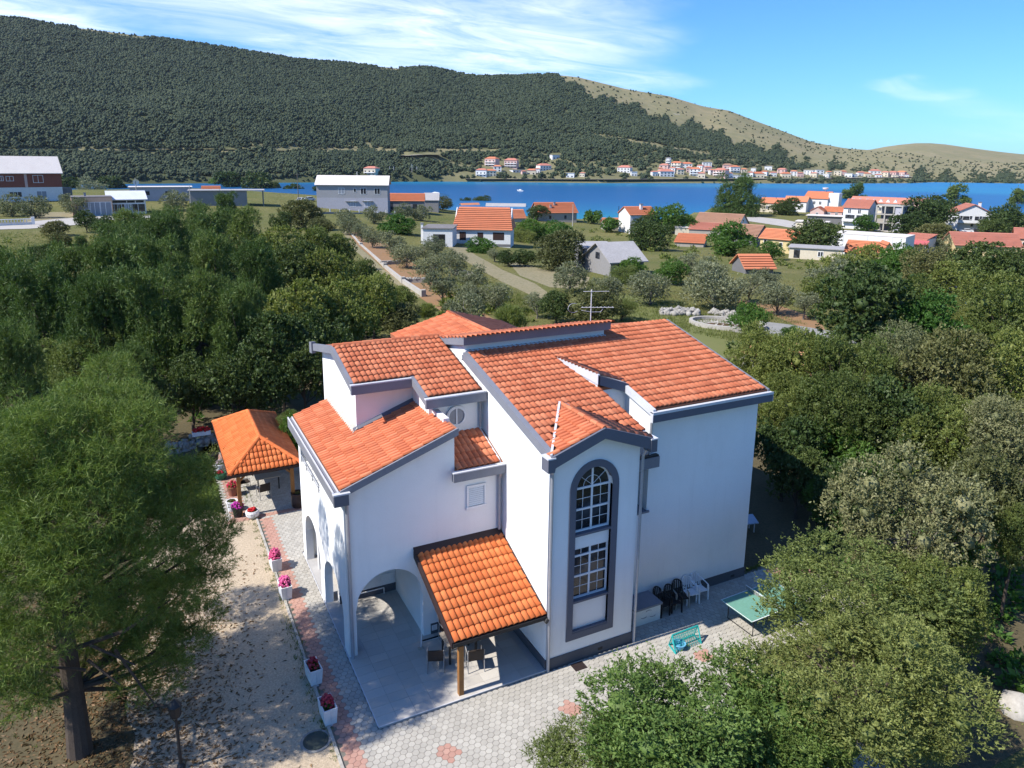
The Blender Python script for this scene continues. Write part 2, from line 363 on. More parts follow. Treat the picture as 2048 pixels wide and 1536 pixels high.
def lobes_pine(rng, k):
    c = []; r = []
    tips = rng.uniform(-.26, .26, (5, 2))
    for i in range(k):
        if i < 5: c.append((tips[i][0], tips[i][1], rng.uniform(.82, 1.0))); r.append(rng.uniform(.07, .11)); continue
        h = rng.uniform(.02, .92)**1.1; w = .47*(1-h)**.62+.02; a = rng.uniform(0, 6.283); m = rng.uniform(.25, 1)**.55
        c.append((math.cos(a)*w*m, math.sin(a)*w*m, h)); r.append(rng.uniform(.075, .15))
    return np.array(c), np.array(r)
def shell(rng, C, R, n, sq=1.0, up=.35):
    w = R**2; i = rng.choice(len(C), size=n, p=w/w.sum()); d = rdir(rng, n); d[:, 2] += up; d /= np.linalg.norm(d, axis=1)[:, None]
    rad = R[i]*rng.uniform(.72, 1.08, n); q = d*rad[:, None]; q[:, 2] *= sq; p = C[i]+q
    keep = np.ones(n, bool)
    for c, r in zip(C, R):
        e = p-c; e[:, 2] /= sq; keep &= (np.linalg.norm(e, axis=1) > r*.70)
    return p[keep], d[keep]
def cores(rng, C, R, k=.66, sub=1, sq=1.0):
    iv, fi = ico(sub); v = []; f = []
    for j, (c, r) in enumerate(zip(C, R)):
        q = iv*r*k*rng.uniform(.78, 1.15, (len(iv), 1)); q[:, 2] *= sq; v.append(c+q); f.append(fi+j*len(iv))
    return np.concatenate(v), np.concatenate(f)
def crown_mesh(name, seed, mat, C, R, n, leaf=(.05, .022), per=6, sprig=.07, up=.45, sq=1.0, core=.66, tri=False, spread=.8, shoots=0):
    rng = np.random.default_rng(seed); p, d = shell(rng, C, R, n, sq)
    n = len(p); ax = d*.8+rdir(rng, n)*.45; ax[:, 2] += up; ax /= np.linalg.norm(ax, axis=1)[:, None]
    sl = np.full(n, sprig)
    if shoots: sl = np.where(rng.random(n) < shoots, sprig*rng.uniform(1.5, 3.2, n), sl); lng = sl > sprig*1.2; ax[lng, 2] += .35; ax /= np.linalg.norm(ax, axis=1)[:, None]
    t = rng.uniform(0, 1, (n, per)); cc = p[:, None]+ax[:, None]*(t*sl[:, None])[..., None]
    la = ax[:, None]*(.75)+rdir(rng, n*per).reshape(n, per, 3)*spread; la /= np.linalg.norm(la, axis=2)[..., None]
    cc = cc.reshape(-1, 3); la = la.reshape(-1, 3); sc = rng.uniform(.7, 1.3, len(cc))
    v, f = blades(cc+la*leaf[0]*.4*(0 if tri else 1), la, leaf[0]*sc, leaf[1]*sc, rng, tri)
    k = 3 if tri else 4
    if core:
        cv, cf = cores(rng, C, R, core, 1, sq)
        if tri: f = np.concatenate([f, cf+len(v)])
        else:                                               # triangles as quads with one edge split
            e = (cv[cf[:, 0]]+cv[cf[:, 2]])/2; q = np.stack([cf[:, 0], cf[:, 1], cf[:, 2], len(cv)+np.arange(len(e))], 1)
            cv = np.concatenate([cv, e]); f = np.concatenate([f, q+len(v)])
        v = np.concatenate([v, cv])
    return np_mesh(name, v, f, k, mat)
BARK = simple('bark', (.10, .075, .055), (.055, .042, .034), .95, 3, 30, .5, .5, 30)
BARK_G = simple('grey_bark', (.19, .17, .145), (.11, .10, .085), .95, 3, 30, .5, .4, 30)
def trunk_mesh(name, seed, C, mat, r=.035, lean=.04, limbs=8, h0=-.9, fork=.15):
    rng = random.Random(seed); m = MB(); pts = [Vector((0, 0, h0))]
    for i in range(1, 5):
        t = i/4; pts.append(Vector((rng.uniform(-lean, lean)*t, rng.uniform(-lean, lean)*t, h0+(fork+.35-h0)*t)))
    for i, (a, b) in enumerate(zip(pts, pts[1:])): m.tube(a, b, r*(1.25-.2*i), r*(1.05-.2*i), 8)
    idx = list(range(len(C))); rng.shuffle(idx)
    for i in idx[:limbs]:
        k = rng.randint(2, 3); a = pts[k].lerp(pts[k+1], rng.random()); b = Vector(C[i]); mid = a.lerp(b, .5)+Vector((rng.uniform(-.04, .04), rng.uniform(-.04, .04), rng.uniform(-.03, .05)))
        m.tube(a, mid, r*.42, r*.28, 5); m.tube(mid, b, r*.28, r*.09, 5)
    return m.mesh(name, mat)
L_OAK = leaf_mat('oak_leaf', (.115, .155, .032), (.23, .255, .072), (.042, .066, .015), .3, .3)
L_OLIVE = leaf_mat('olive_leaf', (.165, .185, .10), (.29, .30, .19), (.09, .11, .05), .2, .2)
L_PINE = leaf_mat('pine_needle', (.088, .145, .030), (.165, .22, .055), (.032, .058, .016), .22, .22)
L_BRIGHT = leaf_mat('bright_leaf', (.075, .16, .026), (.13, .225, .05), (.038, .088, .014), .35, .15)
L_NEAR = leaf_mat('green_leaf', (.10, .175, .036), (.20, .275, .075), (.036, .075, .014), .3, .1)
L_GREY = leaf_mat('grey_green_leaf', (.15, .165, .068), (.27, .265, .13), (.07, .085, .03), .2, .15)
L_LIGHT = leaf_mat('light_leaf', (.155, .19, .046), (.29, .315, .10), (.06, .085, .02), .3, .12)
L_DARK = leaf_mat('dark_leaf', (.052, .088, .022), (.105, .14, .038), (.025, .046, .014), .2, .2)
L_PINE_N = leaf_mat('near_pine_needle', (.105, .175, .030), (.20, .265, .055), (.04, .075, .018), .25, 0)
L_BROWN = leaf_mat('brownish_leaf', (.11, .122, .04), (.20, .195, .075), (.05, .062, .02), .2, .2)
LIB = {}
def lib(kind):
    """meshes of one kind of tree: list of (crown, trunk); unit height and width"""
    if kind in LIB: return LIB[kind]
    out = []
    def mk(nm, seeds, mat, lob, n, leaf, per, sprig, up, sq, tri, spread, bark, r, limbs, core=.66, h0=-.9, sh=.08):
        for s in seeds:
            rng = np.random.default_rng(s); C, R = lob(rng)
            out.append((crown_mesh(nm+'_crown', s, mat, C, R, n, leaf, per, sprig, up, sq, core, tri, spread, sh), trunk_mesh(nm+'_trunk', s, C, bark, r, .05, limbs, h0)))
    b = lambda k, sp=.78, rr=(.2, .36): (lambda rng: lobes_broad(rng, k, 1, sp, rr))
    p = lambda k: (lambda rng: lobes_pine(rng, k))
    if kind == 'pine': mk(kind, (11, 12, 13, 14, 16), L_PINE, p(54), 6200, (.036, .0075), 8, .045, .55, 1.0, True, .85, BARK, .028, 14, .36, -.2, .2)
    elif kind == 'pine_far': mk(kind, (15, 16), L_PINE, p(30), 1200, (.075, .02), 7, .06, .8, 1.0, True, .75, BARK, .03, 8, .6, -.2)
    elif kind == 'oak': mk(kind, (21, 22, 23, 24), L_OAK, b(38, .92, (.15, .30)), 7200, (.024, .012), 6, .05, .45, .95, False, .8, BARK, .03, 12, .36)
    elif kind == 'oak_mid': mk(kind, (25, 26, 27), L_OAK, b(30, .92, (.16, .32)), 2800, (.040, .021), 5, .05, .4, .95, False, .8, BARK, .03, 8, .42)
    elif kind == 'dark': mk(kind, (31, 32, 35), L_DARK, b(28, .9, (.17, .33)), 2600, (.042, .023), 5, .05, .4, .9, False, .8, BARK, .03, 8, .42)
    elif kind == 'dark_far': mk(kind, (33, 34), L_DARK, b(18, .86, (.22, .38)), 800, (.08, .045), 5, .05, .4, .85, False, .8, BARK, .03, 6, .65)
    elif kind == 'olive': mk(kind, (41, 42, 43, 44), L_OLIVE, b(22, .86, (.16, .32)), 1300, (.052, .016), 6, .07, .6, .9, False, .7, BARK_G, .034, 10, .3, -.7)
    elif kind == 'bright': mk(kind, (51, 52), L_BRIGHT, b(22, .86, (.18, .34)), 2600, (.040, .022), 5, .05, .3, .9, False, .9, BARK, .03, 8, .40)
    elif kind == 'bright_far': mk(kind, (53,), L_BRIGHT, b(13, .82, (.25, .42)), 800, (.075, .045), 5, .05, .3, .9, False, .9, BARK, .03, 6, .65)
    elif kind == 'near_green': mk(kind, (55, 56), L_NEAR, b(46, .96, (.13, .26)), 11500, (.021, .0085), 7, .05, .6, .95, False, .75, BARK, .026, 14, .5, -.9, .12)
    elif kind == 'grey': mk(kind, (61, 62), L_GREY, b(34, .92, (.15, .3)), 6200, (.022, .012), 6, .05, .4, .9, False, .9, BARK_G, .03, 10, .36)
    elif kind == 'light': mk(kind, (71, 72, 73), L_LIGHT, b(48, .97, (.11, .25)), 8200, (.020, .0075), 7, .055, .7, .95, False, .7, BARK, .028, 14, .32, -.9, .16)
    elif kind == 'brown': mk(kind, (81, 82), L_BROWN, b(28, .9, (.16, .32)), 3000, (.036, .017), 6, .05, .45, .9, False, .8, BARK, .03, 10, .36)
    elif kind == 'broom': mk(kind, (91,), L_LIGHT, b(12, .7, (.2, .36)), 1100, (.16, .012), 6, .05, 1.4, 1, True, .35, BARK, .02, 6, .3)
    LIB[kind] = out; return out
TREES = []
_tc = {}
def tree(kind, xc, yc, zc, w, label, hf=.85, cat='tree', name=None, group=None, hpx=None, rot=None, sq=1.0, low=False):
    """crown centre at a photo pixel and a height above ground zc; crown width w in photo pixels"""
    g = 0.0
    for _ in range(4):
        z = g+zc; r = ray(xc, yc); t = (z-CH)/r[2] if r[2] < 0 else 400; p = CAMP+t*r; g = gz(p[0], p[1])
    dist = float((p-CAMP)@_F); Wd = w/CAM_F*dist; Hc = Wd*hf
    if low: Hc = min(max(Hc, 2*(zc-.25)), (1.4 if kind == 'pine' else 1.15)*Wd)
    V = lib(kind); k = _tc.get(kind, 0); _tc[kind] = k+1; cr, tr = V[k % len(V)]
    loc = (p[0], p[1], g); name = name or {'pine': 'pine_tree', 'pine_far': 'pine_tree', 'olive': 'olive_tree'}.get(kind, 'broadleaf_tree')
    o = thing(name, label, cat, loc, group, rot if rot is not None else random.uniform(0, 6.28))
    c = link('crown', cr, o); c.location = (0, 0, zc-Hc/2); c.scale = (Wd, Wd*sq, Hc)
    base = max(.02, (zc-Hc/2))
    q = link('trunk', tr, o); q.location = (0, 0, zc-Hc/2); q.scale = (Wd, Wd, Hc)
    # stretch the bole so that it stands on the ground
    h0 = .9 if tr.name.startswith(('oak', 'dark', 'bright', 'grey', 'light', 'brown', 'broom', 'near')) else (.7 if tr.name.startswith('olive') else .2)
    need = base/Hc
    if abs(need-h0) > .03:
        key = (tr.name, round(need, 2))
        if key not in _tc:
            t2 = tr.copy(); t2.name = tr.name; n = len(t2.vertices); a = np.empty(n*3, np.float32); t2.vertices.foreach_get('co', a); a = a.reshape(-1, 3)
            neg = a[:, 2] < 0; a[neg, 2] *= (need+.02)/h0; t2.vertices.foreach_set('co', a.ravel()); _tc[key] = t2
        q.data = _tc[key]
    TREES.append(o); return o
# ---------------------------------------------------------------- ground, water, hills
def ground_mat():
    m, nt, N, L = _mat('dry_ground'); b = N.new('ShaderNodeBsdfPrincipled'); o = N.new('ShaderNodeOutputMaterial'); L.new(b.outputs[0], o.inputs[0]); p = geo_pos(N)
    big = noise(N, L, p, .055, 5, .6, .38, .62); mid = noise(N, L, p, .35, 5, .65, .38, .66); fine = noise(N, L, p, 2.2, 6, .7, .35, .7); st = noise(N, L, p, 1.1, 8, .75, .60, .68)
    c = mixc(N, L, big, (.105, .125, .035), (.21, .185, .075)); c = mixc(N, L, mid, c, (.155, .15, .05))
    k = N.new('ShaderNodeMath'); k.operation = 'MULTIPLY'; L.new(fine, k.inputs[0]); k.inputs[1].default_value = .6; c = mixc(N, L, k.outputs[0], c, (.075, .08, .025))
    k = N.new('ShaderNodeMath'); k.operation = 'MULTIPLY'; L.new(st, k.inputs[0]); k.inputs[1].default_value = .55; c = mixc(N, L, k.outputs[0], c, (.36, .32, .25))
    L.new(c, b.inputs['Base Color']); b.inputs['Roughness'].default_value = .95; b.inputs['Specular IOR Level'].default_value = .1
    bp = N.new('ShaderNodeBump'); bp.inputs['Strength'].default_value = .8; bp.inputs['Distance'].default_value = .15; L.new(fine, bp.inputs['Height']); L.new(bp.outputs[0], b.inputs['Normal']); return m
GROUND = ground_mat()
LITTER = simple('leaf_litter', (.125, .095, .05), (.06, .055, .026), .95, .8, 9, .6, .6, 14)
SOIL = simple('red_soil', (.30, .155, .075), (.22, .15, .075), .95, .5, 6, .6, .5, 9)
TRACK = simple('dirt_track', (.29, .24, .15), (.165, .155, .07), .95, .8, 3, .7, .6, 5)
GRAVEL = simple('gravel', (.56, .45, .32), (.34, .265, .18), .95, .45, 16, .7, 1.0, 30)
CONC = simple('concrete', (.30, .29, .27), (.20, .195, .18), .9, .6, 8, .5, .2, 20)
CONC_L = simple('pale_concrete', (.47, .44, .39), (.34, .31, .27), .9, .5, 8, .5, .2, 20)
ROADM = simple('asphalt', (.12, .12, .125), (.09, .09, .095), .9, .5, 8)
GRASSY = simple('green_grass', (.115, .135, .035), (.17, .165, .06), .95, .4, 5, .6, .6, 12)
def ground():
    ths = np.concatenate([np.linspace(-180, -60, 7), np.linspace(-55, 55, 89), np.linspace(60, 180, 7)[:-1]])
    ds = np.concatenate([[.01, 6, 15, 30, 60], np.arange(90, 250, 8), np.arange(250, 500, 4)]); v = []; f = []; nt = len(ths)
    for d in ds:
        for t in ths:
            a = YAW+R_(t); x, y = CX+math.sin(a)*d, CY+math.cos(a)*d; v.append((x, y, gz(x, y) if abs(t) < 60 else (0 if d < 260 else -11)))
    for i in range(len(ds)-1):
        for j in range(nt):
            k = (j+1) % nt; f.append((i*nt+j, (i+1)*nt+j, (i+1)*nt+k, i*nt+k))
    me = np_mesh('ground', np.array(v), np.array(f)[:, ::-1], 4, GROUND); me.polygons.foreach_set('use_smooth', [True]*len(me.polygons)); link('ground', me, None, 'structure')
ground()
def patch(name, pts, mat, dz=.004, px=True, step=6.0):
    """a sheet over the ground; outline in photo pixels (or metres)"""
    P = [hit(*p)[0] for p in pts] if px else [np.array([p[0], p[1], 0]) for p in pts]
    b = bmesh.new(); f = b.faces.new([b.verts.new((p[0], p[1], 0)) for p in P]); bmesh.ops.triangulate(b, faces=b.faces[:])
    if max(abs(gz(p[0], p[1])) for p in P) > 0:
        for _ in range(5):
            e = [x for x in b.edges if x.calc_length() > step]
            if not e: break
            bmesh.ops.subdivide_edges(b, edges=e, cuts=1, use_grid_fill=False); bmesh.ops.triangulate(b, faces=b.faces[:])
    for q in b.verts: q.co.z = gz(q.co.x, q.co.y)+dz
    bmesh.ops.recalc_face_normals(b, faces=b.faces[:])
    me = bpy.data.meshes.new(name); b.to_mesh(me); b.free(); me.materials.append(mat)
    if len(me.polygons) and me.polygons[0].normal.z < 0: me.flip_normals()
    return link(name, me, None, 'structure')
# sea
def sea():
    m, nt, N, L = _mat('sea_water'); b = N.new('ShaderNodeBsdfPrincipled'); o = N.new('ShaderNodeOutputMaterial'); L.new(b.outputs[0], o.inputs[0]); p = geo_pos(N)
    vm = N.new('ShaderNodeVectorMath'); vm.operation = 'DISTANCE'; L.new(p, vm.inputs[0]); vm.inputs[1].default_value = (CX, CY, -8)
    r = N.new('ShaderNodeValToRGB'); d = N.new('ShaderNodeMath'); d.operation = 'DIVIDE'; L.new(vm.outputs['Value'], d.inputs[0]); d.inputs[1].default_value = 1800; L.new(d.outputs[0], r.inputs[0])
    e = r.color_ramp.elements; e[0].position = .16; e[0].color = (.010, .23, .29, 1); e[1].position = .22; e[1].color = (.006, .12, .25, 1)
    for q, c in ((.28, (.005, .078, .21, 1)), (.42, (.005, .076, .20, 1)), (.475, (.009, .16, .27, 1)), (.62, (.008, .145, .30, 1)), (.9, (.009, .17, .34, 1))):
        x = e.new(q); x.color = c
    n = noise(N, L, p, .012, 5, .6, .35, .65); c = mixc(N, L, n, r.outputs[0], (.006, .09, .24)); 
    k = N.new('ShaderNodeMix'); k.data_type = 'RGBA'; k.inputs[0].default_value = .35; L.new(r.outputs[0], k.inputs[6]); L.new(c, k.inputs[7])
    L.new(k.outputs[2], b.inputs['Base Color']); b.inputs['Roughness'].default_value = .32; b.inputs['Specular IOR Level'].default_value = .28; b.inputs['IOR'].default_value = 1.33
    mp = N.new('ShaderNodeMapping'); L.new(p, mp.inputs[0]); mp.inputs['Rotation'].default_value = (0, 0, .5); mp.inputs['Scale'].default_value = (.25, .6, 1)
    h = N.new('ShaderNodeTexNoise'); L.new(mp.outputs[0], h.inputs['Vector']); h.inputs['Scale'].default_value = .8; h.inputs['Detail'].default_value = 5
    bp = N.new('ShaderNodeBump'); bp.inputs['Strength'].default_value = .7; bp.inputs['Distance'].default_value = .6; L.new(h.outputs[0], bp.inputs['Height']); L.new(bp.outputs[0], b.inputs['Normal'])
    mb = MB(); n_ = 48; ring = []
    for d in (240, 900, 2500, 9000):
        ring.append([(CX+math.sin(YAW+R_(t))*d, CY+math.cos(YAW+R_(t))*d, -8) for t in np.linspace(-80, 80, n_)])
    for a, c in zip(ring, ring[1:]):
        for i in range(n_-1): mb.quad(a[i], a[i+1], c[i+1], c[i])
    mb.build('sea', m, None, 'structure')
sea()
# hills: column by column, the skyline of the photograph at a real distance
def interp(x, tab):
    if x <= tab[0][0]: return tab[0][1]
    for (a, ya), (b, yb) in zip(tab, tab[1:]):
        if x <= b: return ya+(yb-ya)*(x-a)/(b-a)
    return tab[-1][1]
SKYL = [(-2200, 120), (-1200, 60), (-600, 20), (0, 36), (80, 42), (150, 54), (300, 73), (450, 94), (600, 119), (690, 126), (760, 134), (800, 137), (860, 134), (950, 153), (1030, 152), (1100, 149), (1150, 154), (1250, 179), (1330, 192), (1400, 213), (1450, 221), (1500, 240), (1560, 262), (1620, 284), (1690, 297), (1735, 300), (1800, 306), (1900, 318), (2000, 326), (2100, 330)]
SHORE = [(-2200, 640), (0, 770), (380, 800), (600, 830), (900, 900), (1200, 900), (1500, 1000), (1640, 1050), (1830, 1200), (1870, 1300), (2100, 1350)]
RIDGE = [(-2200, 1500), (0, 1500), (600, 1450), (1100, 1500), (1400, 1650), (1700, 1750), (1900, 1800), (2100, 1900)]
def hn(x, y): return math.sin(x*.013+1.3*math.sin(y*.009))*math.cos(y*.011+1.1*math.sin(x*.007))
def hill_point(x, t):
    d0, d1 = interp(x, SHORE), interp(x, RIDGE); d = d0+(d1-d0)*t; e = dirx(x)
    r = ray(x, interp(x, SKYL)); zr = CH+r[2]/math.hypot(r[0], r[1])*d1
    zr = max(zr, -3)
    s = .03*sst(0, .03, t)+.97*(t**1.12) if t <= 1 else 1-(t-1)*1.2
    p0 = e*d; z = -9+(zr+9)*s
    w = min(1, t*6)*max(0, 1-t)
    z += (hn(p0[0], p0[1])*13+hn(p0[0]*2.7+50, p0[1]*2.7)*5)*w*min(1, (zr+9)/160)
    return np.array([CX+p0[0], CY+p0[1], z])
def hill_mat():
    m, nt, N, L = _mat('hill_ground'); b = N.new('ShaderNodeBsdfPrincipled'); o = N.new('ShaderNodeOutputMaterial'); L.new(b.outputs[0], o.inputs[0]); p = geo_pos(N)
    n1 = noise(N, L, p, .012, 6, .62, .38, .62); n2 = noise(N, L, p, .06, 8, .75, .40, .66); n3 = noise(N, L, p, .035, 9, .8, .60, .70)
    c = mixc(N, L, n1, (.27, .225, .125), (.215, .195, .10)); k = N.new('ShaderNodeMath'); k.operation = 'MULTIPLY'; L.new(n2, k.inputs[0]); k.inputs[1].default_value = .6
    c = mixc(N, L, k.outputs[0], c, (.13, .13, .065)); k = N.new('ShaderNodeMath'); k.operation = 'MULTIPLY'; L.new(n3, k.inputs[0]); k.inputs[1].default_value = .7
    c = mixc(N, L, k.outputs[0], c, (.42, .385, .35))
    at = N.new('ShaderNodeAttribute'); at.attribute_name = 'wooded'; ff = N.new('ShaderNodeMath'); ff.operation = 'MULTIPLY'; L.new(at.outputs['Fac'], ff.inputs[0]); ff.inputs[1].default_value = .85
    c = mixc(N, L, ff.outputs[0], c, (.048, .062, .026)); L.new(c, b.inputs['Base Color']); b.inputs['Roughness'].default_value = .95; b.inputs['Specular IOR Level'].default_value = .1; return m
HILLM = hill_mat()
BARE = [(1120, 150), (1160, 172), (1210, 200), (1290, 216), (1350, 243), (1440, 264), (1500, 290), (1580, 308), (1640, 324), (1720, 338), (1800, 346), (2100, 352)]
def wooded(u, w):                                           # share of the hillside under trees
    d = 1.0
    if u > 1118: d = sst(-6, 14, w-interp(u, BARE)+7*math.sin(u*.11)+5*math.sin(u*.041+1)+4*math.sin(u*.23+w*.2))
    if w > 318 and u > 880: d *= .45
    elif w > 300 and u > 1000: d *= .75
    if u < 1000 and 297 < w < 306 and (math.sin(u*.021)+math.sin(u*.057+1) > -.3 or u < 330): d *= .10      # the coast road
    if 284 < w < 299 and 480 < u < 760: d *= .45
    if 800 < u < 885 and 304 < w < 322: d *= .05
    if 150 < u < 290 and interp(u, SKYL)-3 < w < interp(u, SKYL)+9: d *= .2
    if 755 < u < 800 and w < interp(u, SKYL)+8: d *= .3
    if 1180 < u < 1420 and abs(w-(268+(u-1180)*.17)) < 4: d *= .3
    return d
def hills():
    xs = np.concatenate([np.linspace(-2200, -150, 28), np.linspace(-100, 2100, 150)]); ts = list(np.linspace(0, 1, 46))+[1.08, 1.3, 1.9]; nx, ntt = len(xs), len(ts)
    v = np.array([hill_point(x, t) for t in ts for x in xs]); f = np.array([(i*nx+j, i*nx+j+1, (i+1)*nx+j+1, (i+1)*nx+j) for i in range(ntt-1) for j in range(nx-1)])
    me = np_mesh('hillside', v, f, 4, HILLM); me.polygons.foreach_set('use_smooth', [True]*len(me.polygons)); link('hillside', me, None, 'structure')
    cov = [wooded(*pix(p)[:2]) for p in v]; a_ = me.attributes.new('wooded', 'FLOAT', 'POINT'); a_.data.foreach_set('value', np.array(cov, np.float32))
    # second, bare hill on the right, farther away
    S2 = [(1560, 302), (1650, 303), (1735, 300), (1780, 291), (1840, 285), (1890, 289), (1930, 295), (2000, 304), (2048, 309), (2300, 326), (2700, 322), (3400, 312), (4200, 318)]
    D0 = [(1560, 1300), (1850, 1500), (2048, 1700), (4200, 1800)]; xs = np.linspace(1560, 4200, 90); ts = np.linspace(0, 1, 26); v = []
    for t in list(ts)+[1.2, 1.8]:
        for x in xs:
            d0 = interp(x, D0); d1 = d0+900; d = d0+900*t; e = dirx(x); r = ray(x, interp(x, S2)); zr = max(CH+r[2]/math.hypot(r[0], r[1])*d1, 4)
            z = -9+(zr+9)*(t**.8 if t <= 1 else 1-(t-1)*.8); p = e*d; v.append((CX+p[0], CY+p[1], z+hn(p[0]*1.5, p[1]*1.5)*4*min(1, t*4)*max(0, 1-t)))
    nx = len(xs); f = np.array([(i*nx+j, i*nx+j+1, (i+1)*nx+j+1, (i+1)*nx+j) for i in range(len(ts)+1) for j in range(nx-1)])
    me = np_mesh('bare_hill', np.array(v), f, 4, HILLM); me.polygons.foreach_set('use_smooth', [True]*len(me.polygons)); link('bare_hill', me, None, 'structure')
hills()
L_FOREST = leaf_mat('hill_forest', (.040, .056, .028), (.075, .092, .045), (.022, .036, .02), .1, .35, .1)
def tree_proto(seed):
    """one distant tree, about 150 triangles, radius 1"""
    rng = np.random.default_rng(seed); C = rng.normal(size=(9, 3))*np.array([.42, .42, .34]); C[:, 2] += .25; iv, fi = ico(1); V = []; F = []
    for j, c in enumerate(C):
        V.append(iv*rng.uniform(.30, .52)*rng.uniform(.65, 1.3, (len(iv), 1))+c); F.append(fi+j*len(iv))
    return np_mesh('hill_tree', np.concatenate(V), np.concatenate(F), 3, L_FOREST)
def scatter(name, mesh, pts, sc, rot):
    proto = bpy.data.objects.new('hill_tree', mesh)          # never linked to the scene: only instanced
    me = bpy.data.meshes.new(name); me.from_pydata([tuple(p) for p in pts], [], [])
    for an, dat in (('size', sc), ('turn', rot)): q = me.attributes.new(an, 'FLOAT', 'POINT'); q.data.foreach_set('value', np.asarray(dat, np.float32))
    o = link(name, me, None, 'stuff'); g = bpy.data.node_groups.new(name, 'GeometryNodeTree'); g.interface.new_socket('Geometry', in_out='INPUT', socket_type='NodeSocketGeometry'); g.interface.new_socket('Geometry', in_out='OUTPUT', socket_type='NodeSocketGeometry')
    N, L = g.nodes, g.links; gi = N.new('NodeGroupInput'); go = N.new('NodeGroupOutput'); ip = N.new('GeometryNodeInstanceOnPoints'); ob = N.new('GeometryNodeObjectInfo'); ob.inputs[0].default_value = proto; ob.inputs['As Instance'].default_value = True
    s1 = N.new('GeometryNodeInputNamedAttribute'); s1.data_type = 'FLOAT'; s1.inputs['Name'].default_value = 'size'; s2 = N.new('GeometryNodeInputNamedAttribute'); s2.data_type = 'FLOAT'; s2.inputs['Name'].default_value = 'turn'; cx = N.new('ShaderNodeCombineXYZ')
    L.new(s2.outputs[0], cx.inputs[2]); L.new(gi.outputs[0], ip.inputs['Points']); L.new(ob.outputs['Geometry'], ip.inputs['Instance']); L.new(cx.outputs[0], ip.inputs['Rotation']); L.new(s1.outputs[0], ip.inputs['Scale']); L.new(ip.outputs[0], go.inputs[0])
    m = o.modifiers.new('scatter', 'NODES'); m.node_group = g; return o
def forest():
    rng = np.random.default_rng(5); pos = []; sc = []
    for i in range(120000):
        x = rng.uniform(-420, 2060); t = rng.uniform(.0, 1.03)**.85
        d0, d1 = interp(x, SHORE), interp(x, RIDGE); d = d0+(d1-d0)*t
        if rng.random() > (d/1500): continue
        p = hill_point(x, t); u, w, _ = pix(p); dens = max(wooded(u, w), .03)
        if hn(p[0]*3.1, p[1]*3.1+90) > .78: dens *= .6
        if t < .012: dens *= .25
        if rng.random() > dens: continue
        if any(abs(u-h[0]) < h[2]*.62+2 and h[1]-h[3]*1.6 < w < h[1]+7 for h in FARXY if abs(u-h[0]) < 30): continue
        pos.append(p+np.array([0, 0, .5])); sc.append(rng.uniform(2.0, 4.6)*(1.0 if u < 1300 else .85)*(1 if dens > .4 else .6))
    pos = np.array(pos); sc = np.array(sc); n = len(pos); rot = rng.uniform(0, 6.28, n); k = rng.integers(0, 4, n); print('forest trees', n)
    for j in range(4): m = k == j; scatter('hill_forest', tree_proto(40+j), pos[m], sc[m], rot[m])
FARXY = [(1312, 352, 12, 7), (1322, 345, 10, 7), (1345, 346, 12, 8), (1380, 345, 12, 8), (1400, 341, 12, 8), (1405, 355, 14, 7), (1428, 350, 12, 8), (1462, 355, 12, 7), (1490, 348, 12, 8), (1502, 353, 12, 7), (1508, 344, 9, 7), (1530, 351, 12, 7), (1550, 353, 12, 7), (1590, 352, 13, 8), (1604, 354, 12, 7), (1630, 354, 12, 7), (1655, 354, 10, 6), (1690, 350, 12, 7), (1713, 354, 11, 6), (1740, 354, 12, 7), (1762, 355, 11, 6), (1795, 356, 11, 6), (1270, 352, 12, 7), (1165, 353, 10, 6), (995, 343, 16, 8), (1075, 346, 10, 7), (738, 350, 26, 8), (980, 333, 24, 11), (1021, 336, 26, 11), (963, 353, 22, 8), (983, 352, 20, 8), (1036, 345, 22, 5), (1063, 349, 18, 7), (1092, 341, 25, 8), (1112, 318, 16, 8), (1141, 355, 16, 6), (1248, 345, 26, 8), (1328, 340, 18, 8), (1336, 329, 10, 9), (1352, 339, 20, 9), (1375, 337, 20, 8), (1336, 353, 30, 8), (1363, 349, 14, 8), (1392, 352, 22, 9), (1415, 334, 18, 8), (1418, 346, 14, 8), (1440, 354, 26, 9), (1456, 341, 16, 8), (1472, 345, 20, 9), (1484, 357, 32, 5), (1520, 355, 22, 6), (1538, 340, 14, 6), (1564, 348, 16, 7), (1576, 355, 18, 6), (1619, 350, 18, 8), (1643, 349, 15, 8), (1662, 351, 10, 6), (1678, 351, 14, 7), (1700, 354, 14, 6), (1727, 352, 14, 6), (1754, 350, 20, 7), (1772, 353, 14, 7), (1787, 353, 16, 7), (1804, 354, 16, 8), (1817, 356, 10, 6)]
forest()
def hill_at(x, y):                                          # the hillside seen at a photo pixel
    lo, hi = 0.0, 1.0
    for _ in range(26):
        t = (lo+hi)/2; p = hill_point(x, t); u, w, _z = pix(p)
        if w > y: lo = t
        else: hi = t
    return hill_point(x, lo), lo
def strip(name, pts, mat, wd, dz=.6):                       # a ribbon on the hillside
    P = [hill_at(x, y)[0] for x, y in pts]; mb = MB()
    for a, b in zip(P, P[1:]):
        d = Vector(((b-a)[0], (b-a)[1], 0)); n = Vector((-d.y, d.x, 0)).normalized()*wd/2; a, b = Vector(a)+Vector((0, 0, dz)), Vector(b)+Vector((0, 0, dz))
        mb.quad(a-n, b-n, b+n, a+n)
    return mb.build(name, mat, None, 'structure')
ROCK = simple('pale_rock', (.50, .47, .43), (.32, .30, .27), .95, .05, .4, .6)
strip('coast_road', [(x, 302+2.0*math.sin(x*.012)) for x in range(-60, 621, 40)], CONC_L, 6, 1.0)
strip('road_cut', [(x, 313+1.5*math.sin(x*.05)) for x in range(800, 881, 10)], ROCK, 26, 1.5)
